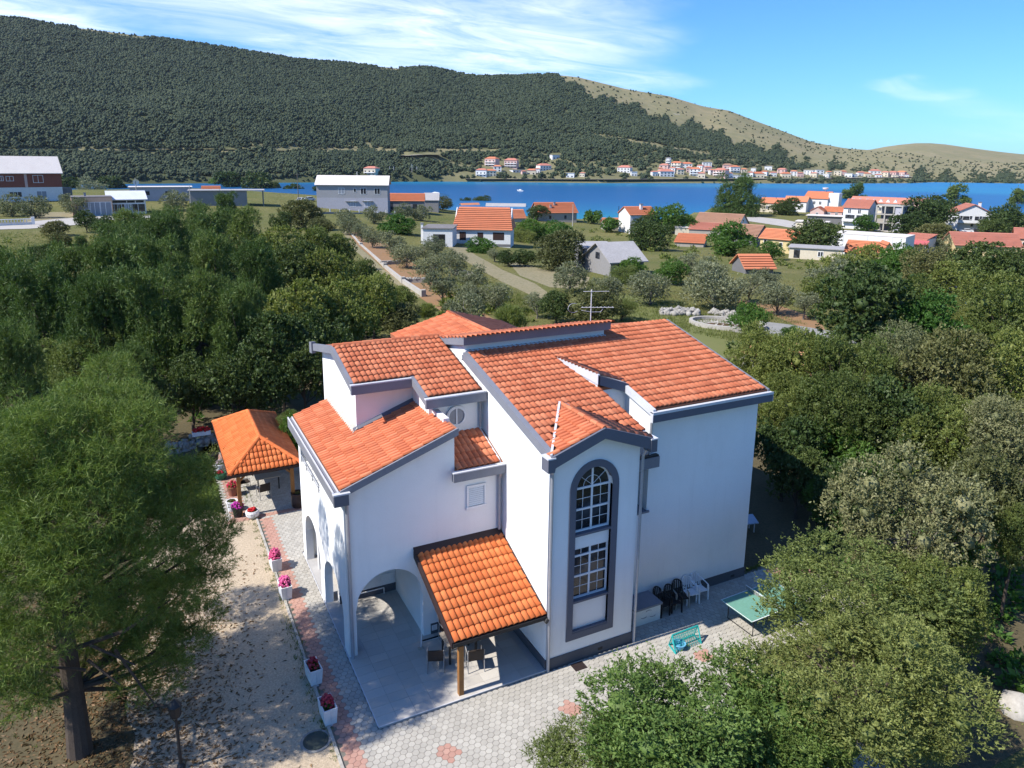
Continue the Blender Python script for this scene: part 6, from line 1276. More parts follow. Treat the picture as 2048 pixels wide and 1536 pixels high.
house('villa_wing', 'flat white wing left of the big terraced villa', 'house', 1898, 1912, 462, 9, 5.6, 'white', 'pale', 'flat', 'x', 0, .25, [(.5, 3.2, 1.2, 1.6)], .3)
house('yellow_villa', 'pale yellow villa with a faded red roof at the right edge', 'house', 1916, 2030, 514, 11, 4.6, 'yellow', 'red', 'gable', 'x', 2.6, .30, [(.35, 2.3, .9, 1.3), (.7, 2.3, .9, 1.3), (.9, 2.3, .9, 1.3)], .5)
house('peach_house', 'peach house cut off by the right edge of the picture', 'house', 2032, 2090, 508, 9, 4.0, 'peach', 'red', 'gable', 'x', 2.2, .1, [(.3, 1.6, 1, 1.3)], .4)
house('brick_house', 'red brick house on a white ground floor with a pale sheet roof', 'house', -40, 116, 404, 11, 6.3, 'white', 'pale', 'gable', 'x', 4.4, .1, [(.345, 4.55, .7, .9), (.435, 4.5, 1.3, .9), (.74, 4.1, 1.9, 1.5), (.43, 1.1, .7, 1.0, 'dark'), (.475, 1.1, .7, 1.0, 'dark'), (.52, 1.1, .7, 1.0, 'dark'), (.76, .8, 1.9, 1.4, 'blind')], .5, None, (), lambda t, hw, D, h, b: (b(MB().box(-hw-.03, hw+.03, -.025, 0, h*.49, h-.05), 'brick_storey', WALLS['brick']), b(MB().box(hw*.18, hw*.24, -.06, -.026, h*.49, h-.05), 'pilaster', WALLS['pink']), b(MB().box(hw, hw+2.6, 1, 5, -1, 3.9), 'annex', WALLS['darkgrey'])))
house('peach_cafe', 'low peach building with three tall curtained windows', 'cafe', 152, 223, 432, 8, 3.3, 'peach', 'dark', 'flat', 'x', 0, .03, [(.3, .1, 2.0, 2.3, 'blind'), (.55, .1, 2.0, 2.3, 'blind'), (.82, .1, 2.0, 2.3, 'blind')], .05, None, [(.35, .4, 1.0, .5)])
house('conservatory', 'white glazed conservatory with a pale sloping roof beside the peach building', 'conservatory', 224, 290, 429, 9, 2.9, 'white', 'metal', 'shed', 'x', 1.9, .03, [(.14, .5, 1.7, 1.5), (.34, .5, 1.5, 1.5), (.52, .1, 1.3, 1.9, 'blind'), (.78, .5, 2.6, 1.5), (.14, 2.25, 1.7, .45, 'dark'), (.37, 2.25, 1.5, .45, 'dark'), (.6, 2.25, 1.5, .45, 'dark'), (.84, 2.25, 1.5, .45, 'dark')], .5)
house('low_grey_house', 'long low grey house with a pale roof edge behind the conservatory', 'house', 268, 380, 402, 8, 3.2, 'lilac', 'pale', 'flat', 'x', 0, .0, [(.28, 1.4, .9, .9, 'dark'), (.6, 1.4, .9, .9, 'dark')], .4)
house('flat_shelter', 'long flat roofed concrete shelter open at its right end', 'shelter', 384, 492, 412, 9, 4.2, 'block', 'grey', 'flat', 'x', 0, -.03, (), .4, None, (), lambda t, hw, D, h, b: (b(MB().box(hw+.39, hw+5.2, -.4, D, h, h+.18), 'roof', ROOFS['grey']), b(MB().box(hw+4.6, hw+4.8, 0, .2, -1, h), 'post', CONC), b(MB().box(hw+4.6, hw+4.8, D-.5, D-.3, -1, h), 'post', CONC)))
house('orange_hut', 'tiny hut with a vivid orange roof standing behind the flat shelter', 'hut', 406, 438, 377, 4, 2.0, 'stone', 'orange', 'shed', 'x', 1.8, 0, (), .4, 285)
house('white_hut', 'small white hut with a flat roof among the trees on the right', 'hut', 1898, 1945, 612, 4, 2.0, 'white', 'metal', 'flat', 'x', 0, .2, [(.5, .2, .8, 1.6, 'dark')], .2)
house('orange_kiosk', 'tiny building with a steep orange roof poking out of the trees below the white court', 'hut', 1760, 1784, 540, 4, 3.2, 'yellow', 'orange', 'gable', 'y', 1.8, .3, (), .25)
# balustrade wall, road, poles, cars
patch('road', [(-80, 448), (40, 446), (120, 438), (200, 433), (300, 431), (300, 436), (215, 440), (160, 450), (60, 458), (-80, 462)], CONC_L, .06)
patch('forecourt', [(40, 446), (70, 425), (150, 424), (152, 436), (118, 438)], TRACK, .05)
pw = house('balustrade_wall', 'white balustrade wall along the road at the left edge', 'wall', -40, 56, 452, .3, .45, 'white', 'pale', 'flat', 'x', 0, 0, (), .03, None, (), lambda t, hw, D, h, b: ([b(MB().lathe([(.10, .6), (.06, .72), (.12, .9), (.06, 1.15), (.1, 1.22)], (-hw+.4+i*.55, .15, 0), 6), 'baluster', WHITE2) for i in range(int(2*hw/.55)-1)], b(MB().box(-hw, hw, -.05, .35, 1.22, 1.36), 'rail', WHITE2), b(MB().box(hw-.1, hw+.5, -.15, .45, 0, 1.7), 'gate_pier', WHITE2)))
def pole(label, x, yb, yt, mat=None, arm=True):
    p, d = hit(x, yb); r = ray(x, yt); zt = CH+r[2]/math.hypot(r[0], r[1])*d; t = thing('utility_pole', label, 'pole', tuple(p)); MB().tube(tuple(p), (p[0], p[1], zt), .16, .10, 8).build('pole', mat or BARK_G, t)
    if arm: MB().bar((p[0]-.8, p[1]+.3, zt-.5), (p[0]+.8, p[1]-.3, zt-.5), .1).build('cross_arm', mat or BARK_G, t)
    return t
pole('wooden pole on the dry grass left of the bare grey house', 597, 400, 346); pole('pale concrete pole in front of the flat shelter', 382, 414, 372, CONC_L, False); pole('thin pole standing among shrubs right of the orange roofed stone house', 1145, 456, 408, CONC_L, False); pole('dark pole at the water left of the white gabled house', 1236, 455, 412, BLACK, False); pole('pole with a white dish behind the conservatory', 275, 404, 357, CONC_L, False)
ds, dd_ = hit(275, 404); dsh = thing('satellite_dish', 'round white dish fixed to the pole behind the conservatory', 'dish', (ds[0], ds[1], ds[2]+6.0)); MB().lathe([(0, .0), (.6, .12), (.9, .35), (.92, .35), (.62, .06), (0, -.06)], (0, 0, 0), 12).build('reflector', WHITE2, dsh, None, False, True).rotation_euler = (R_(100), 0, R_(20)); MB().bar((0, 0, -.2), (0, 0, .1), .1).build('bracket', BLACK, dsh, None, False, True)
CARW = simple('silver_car_paint', (.62, .63, .65), (.55, .56, .58), .3, .5, 9, .3, 0, 40, .2); CARD = simple('white_car_paint', (.74, .74, .74), (.68, .68, .69), .3, .5, 9)
def car(label, x, yb, mat, yaw=0.0, dz=0):
    p, d = hit(x, yb); e = np.array([p[0]-CX, p[1]-CY]); e /= np.linalg.norm(e); t = thing('parked_car', label, 'car', tuple(p), 'parked cars', math.atan2(-e[0], e[1])+yaw); b = lambda m, n, mt, par=t: m.build(n, mt, par, None, False, True)
    prof = [(-2.05, .3), (-2.05, .75), (-1.85, .92), (-1.1, 1.0), (-.55, 1.42), (.95, 1.44), (1.6, 1.0), (2.0, .92), (2.1, .6), (2.1, .3)]; b(MB().prism([(x, -.82, z) for x, z in prof], (0, 1.64, 0)), 'body', mat)
    for s in (-1, 1): b(MB().prism([(-.95, s*.825, 1.02), (-.5, s*.825, 1.36), (.9, s*.825, 1.38), (1.4, s*.825, 1.02)], (0, s*.01, 0)), 'side_window', GD)
    b(MB().add([(-1.08, -.7, 1.03), (-1.08, .7, 1.03), (-.60, .64, 1.40), (-.60, -.64, 1.40)], [(3, 2, 1, 0)]), 'windscreen', GD)
    for x_ in (-1.3, 1.3):
        for s in (-1, 1): w_ = b(MB().tube((x_, s*.70, .32), (x_, s*.86, .32), .32, None, 12), 'wheel', PL_B); b(MB().tube((x_, s*.861, .32), (x_, s*.87, .32), .18, None, 10), 'rim', GUTTER, w_)
    for s in (-1, 1): b(MB().box(-2.07, -2.03, s*.55-.15, s*.55+.15, .62, .78), 'headlight', PVC)
    return t
car('silver car parked on the dry track beside the bare grey house', 601, 404, CARW, 1.2); car('white car nosing out behind the corner of the bare grey house', 618, 402, CARD, .3); car('white car at the red awnings on the right', 1932, 466, CARD, .2); car('dark car below the white terraced villa', 1950, 466, simple('dark_car_paint', (.03, .03, .04)), .3)
# --- the far shore
FARM_ = dict(white=WALLS['white'], pink=WALLS['pink'], cream=WALLS['cream'])
FAR = [(1312, 352, 12, 5, 'white', 'red', 'small white house just left of the main village front'), (1322, 345, 10, 5, 'cream', 'orange', 'small cream house on the left slope of the village'), (1345, 346, 12, 6, 'white', 'red', 'white house squeezed behind the village front'), (1380, 345, 12, 6, 'pink', 'orange', 'pinkish house in the second village row'), (1400, 341, 12, 6, 'white', 'red', 'white house in the second village row'), (1405, 355, 14, 5, 'cream', 'red', 'cream house at the waterline of the village'), (1428, 350, 12, 6, 'white', 'orange', 'white house left of the large pink apartments'), (1462, 355, 12, 5, 'white', 'red', 'white house right of the large pink apartments'), (1490, 348, 12, 6, 'cream', 'orange', 'cream house above the flat white hotel'), (1502, 353, 12, 5, 'white', 'red', 'small white house right above the flat hotel'), (1508, 344, 9, 5, 'white', 'pale', 'tiny white house high above the flat hotel'), (1530, 351, 12, 5, 'white', 'orange', 'white house beside the cream shore houses'), (1550, 353, 12, 5, 'white', 'red', 'white house before dark trees on the far shore'), (1590, 352, 13, 6, 'white', 'orange', 'white house between the reddish and the gabled far ones'), (1604, 354, 12, 5, 'pink', 'red', 'pinkish low house left of the gabled far one'), (1630, 354, 12, 5, 'cream', 'red', 'low cream house below the gabled far one'), (1655, 354, 10, 4, 'white', 'pale', 'low white house at the far rocks'), (1690, 350, 12, 5, 'pink', 'orange', 'reddish house toward the tip of the far shore'), (1713, 354, 11, 4, 'white', 'pale', 'tiny white house by the far headland rocks'), (1740, 354, 12, 5, 'cream', 'orange', 'cream house just before the headland row'), (1762, 355, 11, 4, 'white', 'red', 'low white house under the headland row'), (1795, 356, 11, 4, 'cream', 'pale', 'low cream house at the foot of the headland row'), (1270, 352, 12, 5, 'white', 'pale', 'white hut at the foot of the green slope'), (1165, 353, 10, 4, 'cream', 'red', 'small cream hut right of the beach boathouse'), (995, 343, 16, 6, 'white', 'orange', 'white house between the two tall pink ones'), (1075, 346, 10, 5, 'white', 'red', 'white house left of dark trees across the bay'), (738, 350, 26, 7, 'cream', 'red', 'orange hip-roofed house alone at the water left of the yachts'), (980, 333, 24, 9, 'pink', 'orange', 'tall pink three-storey house highest of the left cluster across the bay'), (1021, 336, 26, 9, 'pink', 'red', 'tall pink house with balconies right of the other pink one across the bay'), (962, 353, 22, 7, 'white', 'red', 'white house near the beach at the left of the cluster across the bay'), (983, 352, 20, 6, 'cream', 'orange', 'orange roofed house next to the beachside white one across the bay'), (1036, 345, 22, 3, 'white', 'grey', 'low white terrace building below the tall pink house across the bay'), (1063, 349, 18, 5, 'cream', 'orange', 'small orange roofed house right of the low white terrace across the bay'), (1049, 349, 9, 4, 'pink', 'red', 'tiny pink house between the terrace and the orange roof across the bay'), (1092, 341, 25, 6, 'white', 'red', 'long white house above dark trees across the bay'), (1112, 318, 16, 5, 'white', 'pale', 'lone white house high on the wooded slope'), (1141, 355, 16, 5, 'white', 'grey', 'small white boathouse with a grey roof on the beach'), (1248, 345, 26, 6, 'white', 'red', 'red roofed white house by itself on the green slope'), (1328, 340, 18, 6, 'pink', 'red', 'pinkish house at the left edge of the main village'), (1336, 329, 9, 8, 'white', 'dark', 'narrow tower house with a dark roof above the village'), (1352, 339, 20, 8, 'cream', 'orange', 'cream house with an orange roof in the upper village row'), (1375, 337, 20, 6, 'white', 'orange', 'white house with an orange roof in the upper village row'), (1336, 353, 30, 6, 'white', 'red', 'long white house near the waterfront at the village left'), (1363, 349, 14, 6, 'cream', 'red', 'cream house between two white ones on the village front'), (1392, 352, 22, 8, 'white', 'orange', 'white gabled house in the middle of the village front'), (1415, 334, 18, 6, 'white', 'grey', 'white flat house on top of the village'), (1418, 346, 14, 7, 'pink', 'red', 'reddish narrow house behind the village front'), (1440, 354, 26, 8, 'pink', 'red', 'large pink apartment house on the village front'), (1456, 341, 16, 7, 'pink', 'brown', 'brownish house behind the large pink apartment house'), (1472, 345, 20, 7, 'white', 'orange', 'white house with a steep gable right of the brownish one'), (1484, 357, 32, 4, 'white', 'pale', 'long flat white hotel at the waterline'), (1520, 355, 22, 5, 'cream', 'orange', 'cream houses by the shore right of the flat hotel'), (1538, 340, 14, 5, 'white', 'grey', 'white house alone above the shore right of the village'), (1564, 348, 16, 6, 'pink', 'red', 'reddish house among trees on the far shore'), (1576, 355, 18, 5, 'cream', 'orange', 'cream house on the rocks of the far shore'), (1619, 350, 18, 6, 'white', 'pale', 'white gabled house among the dark far trees'), (1643, 349, 15, 6, 'white', 'grey', 'white cube house right of the gabled far one'), (1662, 351, 10, 5, 'cream', 'orange', 'small house with an orange roof between far white ones'), (1678, 351, 14, 6, 'cream', 'pale', 'pale square house toward the tip of the far shore'), (1700, 354, 14, 5, 'white', 'pale', 'white house low on the far shore near the headland'), (1727, 352, 14, 5, 'white', 'red', 'white house with a reddish roof before the headland'), (1754, 350, 20, 6, 'white', 'red', 'wide white house at the start of the headland row'), (1772, 353, 14, 6, 'cream', 'red', 'cream house in the middle of the headland row'), (1787, 353, 16, 6, 'pink', 'red', 'pink house in the headland row'), (1804, 354, 16, 7, 'pink', 'orange', 'reddish house next to last in the headland row'), (1817, 356, 10, 5, 'white', 'red', 'white house at the very tip of the headland row')]
def far_houses():
    for x, yb, w, h, wl, rf, lb in FAR:
        p, t_ = hill_at(x, min(yb, interp(x, [(0, 358), (1300, 358), (1830, 355.5)]))); dep = float((p-CAMP)@_F); wd = w/CAM_F*dep; h = h*1.15; D = min(wd*.8, 12)
        e = np.array([p[0]-CX, p[1]-CY]); e /= np.linalg.norm(e); yw = random.uniform(-.5, .5)
        t = thing('far_house', lb, 'house', (p[0], p[1], p[2]-.5), 'houses along the far shore', math.atan2(-e[0], e[1])+yw); hw = wd/2; b = lambda m, n, mt, par=t: m.build(n, mt, par, None, False, True)
        b(MB().box(-hw, hw, 0, D, -3, h), 'wall', WALLS[wl])
        if rf in ('pale', 'grey'): b(MB().box(-hw-.4, hw+.4, -.4, D+.4, h, h+.3), 'roof', ROOFS[rf])
        else:
            o = .5; zr = h+wd*.16; hx = wd*.22; m = MB(); E = [(-hw-o, -o, h), (hw+o, -o, h), (hw+o, D+o, h), (-hw-o, D+o, h)]; A, B = (-hw+hx, D/2, zr), (hw-hx, D/2, zr)
            m.add(E+[A, B], [(0, 1, 5, 4), (2, 3, 4, 5), (1, 2, 5), (3, 0, 4), (3, 2, 1, 0)]); b(m, 'roof', ROOFS[rf])
        nf = max(1, int(h/3)); nw = max(2, min(4, int(wd/4)))
        for i in range(nf):
            for j in range(nw): b(MB().box(-hw+(j+.3)*wd/nw, -hw+(j+.65)*wd/nw, -.12, .02, i*3+1.0, i*3+2.5), 'window', GD)
            if h > 8 and i > 0: b(MB().box(-hw*.9, hw*.9, -1.4, -.13, i*3-.2, i*3+.7), 'balcony', WHITE2)
far_houses()
# --- yachts
def yacht(label, x, mast_y, size=1.0, mast=True):
    p = ad(x, 362, 610); p[2] = -8
    for _ in range(1):
        r = ray(x, 362.5); d = (-8-CH)/r[2]; p = CAMP+r*d
    dep = float((p-CAMP)@_F); e = np.array([p[0]-CX, p[1]-CY]); e /= np.linalg.norm(e); L = 6.5*size; t = thing('sailing_yacht', label, 'yacht', (p[0], p[1], -8), 'moored yachts across the bay', math.atan2(-e[0], e[1])+.15); b = lambda m, n, mt, par=t: m.build(n, mt, par, None, False, True)
    m = MB(); st = [(-L, .5), (-L*.6, 1.5), (0, 1.9), (L*.6, 1.3), (L, .05)]; v = []
    for x_, w_ in st: v += [(x_, -w_, 1.3), (x_, w_, 1.3), (x_, w_*.6, 0), (x_, -w_*.6, 0)]
    f = []
    for i in range(4): a = i*4; f += [(a, a+4, a+5, a+1), (a+1, a+5, a+6, a+2), (a+3, a+7, a+4, a), (a+2, a+6, a+7, a+3)]
    m.add(v, f+[(0, 1, 2, 3), (19, 18, 17, 16)]); b(m, 'hull', WHITE2); b(MB().box(-L*.45, L*.25, -1.1, 1.1, 1.3, 2.2), 'cabin', WHITE2); b(MB().box(-L*.4, L*.2, -1.11, -1.105, 1.6, 1.95).box(-L*.4, L*.2, 1.105, 1.11, 1.6, 1.95), 'cabin_window', GD)
    if mast:
        r = ray(x, mast_y); hz = CH+8+r[2]/math.hypot(r[0], r[1])*math.hypot(p[0]-CX, p[1]-CY); b(MB().tube((L*.1, 0, 1.3), (L*.1, 0, hz), .22, .16, 6), 'mast', WHITE2); b(MB().tube((L*.1, 0, 3.2), (-L*.7, 0, 3.2), .25, .2, 6), 'boom', SKYB); b(MB().tube((L*.1, 0, hz), (-L*.95, 0, 1.4), .06, None, 4).tube((L*.1, 0, hz), (L*.98, 0, 1.4), .06, None, 4), 'stay', GUTTER)
    return t
yacht('white yacht with the leftmost slender mast near the orange hip-roofed house', 779, 333, .9); yacht('white yacht moored second from left, its mast close to the first', 787, 333, .9); yacht('white yacht with the tallest mast of those across the bay', 823, 328, 1.3); yacht('white yacht with a blue boom cover right of the tallest mast', 833, 333, 1.1); yacht('white motor boat without a mast at the right of the yachts', 848, 340, .8, False)
for i, (x, y, lb) in enumerate(((1087, 358.4, 'tiny white boat off the beach below dark trees'), (1300, 359.5, 'tiny white boat moored off the grassy far shore'), (1473, 359, 'tiny white boat moored before the flat white hotel'), (1040, 382, 'faint white dinghy in the blue middle of the bay'))):
    r = ray(x, y+.8); d = (-8-CH)/r[2]; p = CAMP+r*d; t = thing('small_boat', lb, 'boat', (p[0], p[1], -8), None, 2.4-.1*i); L = 3.4; MB().add([(-L, -1, 1), (-L, 1, 1), (L*.5, 1, 1), (L, 0, 1.3), (L*.5, -1, 1), (-L, -.6, 0), (-L, .6, 0), (L*.5, .6, 0), (L*.5, -.6, 0)], [(0, 1, 2, 3, 4), (1, 6, 7, 2), (0, 4, 8, 5), (2, 7, 3), (3, 8, 4), (3, 7, 8), (0, 5, 6, 1), (5, 8, 7, 6)]).build('hull', WHITE2, t, None, False, True); MB().box(-L*.4, L*.2, -.6, .6, 1, 1.7).build('cabin', WHITE2, t, None, False, True)
# ---------------------------------------------------------------- fields, paths and walls of the grove
patch('olive_soil', [(690, 470), (715, 462), (760, 480), (800, 505), (850, 545), (905, 590), (960, 625), (1010, 650), (930, 652), (860, 610), (800, 570), (755, 525), (715, 492)], SOIL, .012)
patch('dirt_track', [(895, 494), (933, 494), (950, 510), (1005, 540), (1070, 568), (1105, 592), (1098, 604), (1060, 590), (1000, 562), (945, 532), (915, 512)], TRACK, .018)
patch('dirt_yard', [(1010, 520), (1090, 540), (1180, 555), (1170, 580), (1100, 575), (1040, 552)], TRACK, .014)
patch('grass_field', [(1190, 590), (1330, 595), (1420, 620), (1520, 700), (1440, 720), (1350, 660), (1260, 650), (1160, 640), (1140, 610)], GRASSY, .010)
patch('red_earth_strip', [(1480, 600), (1560, 612), (1640, 640), (1650, 662), (1600, 655), (1540, 628), (1470, 615)], SOIL, .012)
patch('footpath', [(684, 464), (692, 462), (720, 496), (770, 541), (842, 593), (836, 598), (762, 549), (712, 503)], TRACK, .020)
a, b = az(700, 462), az(842, 592)
gw = thing('garden_wall', 'long low pale concrete wall along the left edge of the olive grove', 'wall', tuple(a))
P = [az(x, y) for x, y in ((694, 462), (722, 494), (770, 537), (806, 566), (846, 593))]; m = MB()
for p, q in zip(P, P[1:]):
    o = MB(); o.bar((p[0], p[1], .28), (q[0], q[1], .28), .4, .6); o.build('wall_section', CONC_L, gw); mid = (p+q)/2; MB().box(q[0]-.3, q[0]+.3, q[1]-.3, q[1]+.3, 0, .85).build('pier', CONC_L, gw)
for i, (x0, y0, x1, y1, lb) in enumerate(((762, 530, 800, 528, 'low stone terrace wall across the red soil, farthest of three'), (810, 566, 852, 566, 'low stone terrace wall across the red soil, middle of three'), (905, 548, 945, 556, 'short terrace wall under the olives near the dirt track'), (640, 428, 790, 430, 'long low grey wall in front of the bare grey house'))):
    p, q = hit(x0, y0)[0], hit(x1, y1)[0]; t = thing('terrace_wall', lb, 'wall', tuple(p)); mm = MB(); mm.bar((p[0], p[1], p[2]+.25), (q[0], q[1], q[2]+.25), .5, .7); mm.build('wall_core', CONC if i == 3 else WALLS['stone'], t)
    if i < 3: v, f = rocks(60, (p[0], p[1], .5), (q[0], q[1], .5), .5, .2, .16, 60+i); link('cap_stone', np_mesh('cap_stone', v-np.array(p), f, 3, STONE), t, 'stuff')
    else:
        for k in range(0, 9): s = p+(q-p)*k/8; MB().box(s[0]-.12, s[0]+.12, s[1]-.12, s[1]+.12, s[2], s[2]+1.5).build('post', WHITE2, t)
patch('street', [(1478, 440), (1560, 452), (1655, 468), (1660, 460), (1570, 440), (1480, 430)], CONC_L, .06)
# ---------------------------------------------------------------- the near pine on the left, lobe by lobe
def near_pine():
    bx, by = -13.53, 2.85; t = thing('pine_tree', 'large pine with long bright needles leaning over the gravel drive at the left', 'tree', (bx, by, 0)); rng = np.random.default_rng(901)
    L = [(95, 850, 70, 0), (190, 850, 65, .5), (285, 850, 62, 0), (20, 880, 80, -.5), (55, 960, 85, .6), (160, 940, 85, -1.2), (260, 930, 80, -.6), (345, 965, 65, .4), (390, 950, 45, 1.2), (-40, 960, 90, 0), (-60, 1080, 90, .5), (90, 1050, 85, -1.5), (200, 1030, 80, -1.8), (300, 1040, 75, -1.0), (375, 1045, 60, .2), (30, 1130, 85, -1.0), (140, 1120, 75, -2.0), (245, 1120, 72, -1.6), (335, 1120, 62, -.4), (410, 1100, 48, .8), (445, 1070, 34, 1.2), (410, 1170, 46, .6), (340, 1200, 58, -.3), (250, 1210, 62, -1.2), (150, 1210, 65, -1.8), (50, 1215, 80, -1.2), (-50, 1230, 80, 0), (20, 1300, 75, -1.0), (95, 1290, 55, -1.6), (-40, 1370, 70, 0), (60, 1385, 45, -.8), (310, 1280, 62, .6), (400, 1240, 50, 1.4), (230, 1300, 58, 1.0), (330, 1350, 56, 1.3), (270, 1370, 46, .3), (110, 1360, 60, 1.2), (20, 1400, 60, -.5), (180, 1270, 60, 1.5), (420, 1130, 50, 1.0), (370, 1290, 48, .6), (180, 1000, 80, 1.5), (100, 930, 80, 1.8), (280, 1000, 75, 1.8), (50, 1040, 90, 2.0), (150, 1130, 80, 1.6)]
    C = []; R = []
    for x, y, r, off in L:
        p = ad(x, y, 21.3+off-.35); d = float((p-CAMP)@_F); C.append(p-np.array([bx, by, 0])); R.append(r/CAM_F*d)
    C = np.array(C); R = np.array(R); keep = C[:, 2] > .5; C, R = C[keep], R[keep]
    for a_ in range(2):                                    # the far side of the crown
        k = len(L)//2; i = rng.choice(len(C), k, False); C = np.concatenate([C, C[i]+np.array([-.4, 1.6+a_, .2])]); R = np.concatenate([R, R[i]])
    R = R*.80
    me = crown_mesh('near_pine_crown', 902, L_PINE_N, C, R, 36000, (.17, .015), 11, .30, .45, .58, 0, True, .9, .10); link('crown', me, t)
    m = MB(); pts = [Vector(q) for q in ((0, 0, -.1), (.03, .05, 1.6), (.02, .12, 3.4), (-.1, .2, 5.2), (-.15, .2, 7.2), (-.2, .2, 9.2))]; rr = [.34, .27, .23, .19, .14, .07]
    for i in range(5): m.tube(pts[i], pts[i+1], rr[i], rr[i+1], 12)
    m.build('trunk', BARK, t, local=True); rnd = random.Random(8)
    for i, (c, r) in enumerate(zip(C, R)):
        if i % 2: continue
        z = min(max(c[2]-1.2, 2.0), 8.8); k = max(j for j in range(5) if pts[j].z <= z); a = pts[k].lerp(pts[k+1], (z-pts[k].z)/(pts[k+1].z-pts[k].z)); b_ = Vector(c); mid = a.lerp(b_, .55)+Vector((0, 0, -.25)); mm = MB(); mm.tube(a, mid, .075, .05, 6); mm.tube(mid, b_, .05, .02, 5); mm.build('branch', BARK, t, local=True)
    for x, y, x2, y2 in ((170, 1340, 60, 1330), (175, 1320, 240, 1370), (230, 1300, 310, 1410), (310, 1410, 350, 1412), (180, 1290, 270, 1330)):
        a, b_ = Vector(ad(x, y, 21.0)-np.array([bx, by, 0])), Vector(ad(x2, y2, 20.4)-np.array([bx, by, 0])); MB().tube(a, b_, .05, .02, 5).build('branch', BARK, t, local=True)
near_pine()
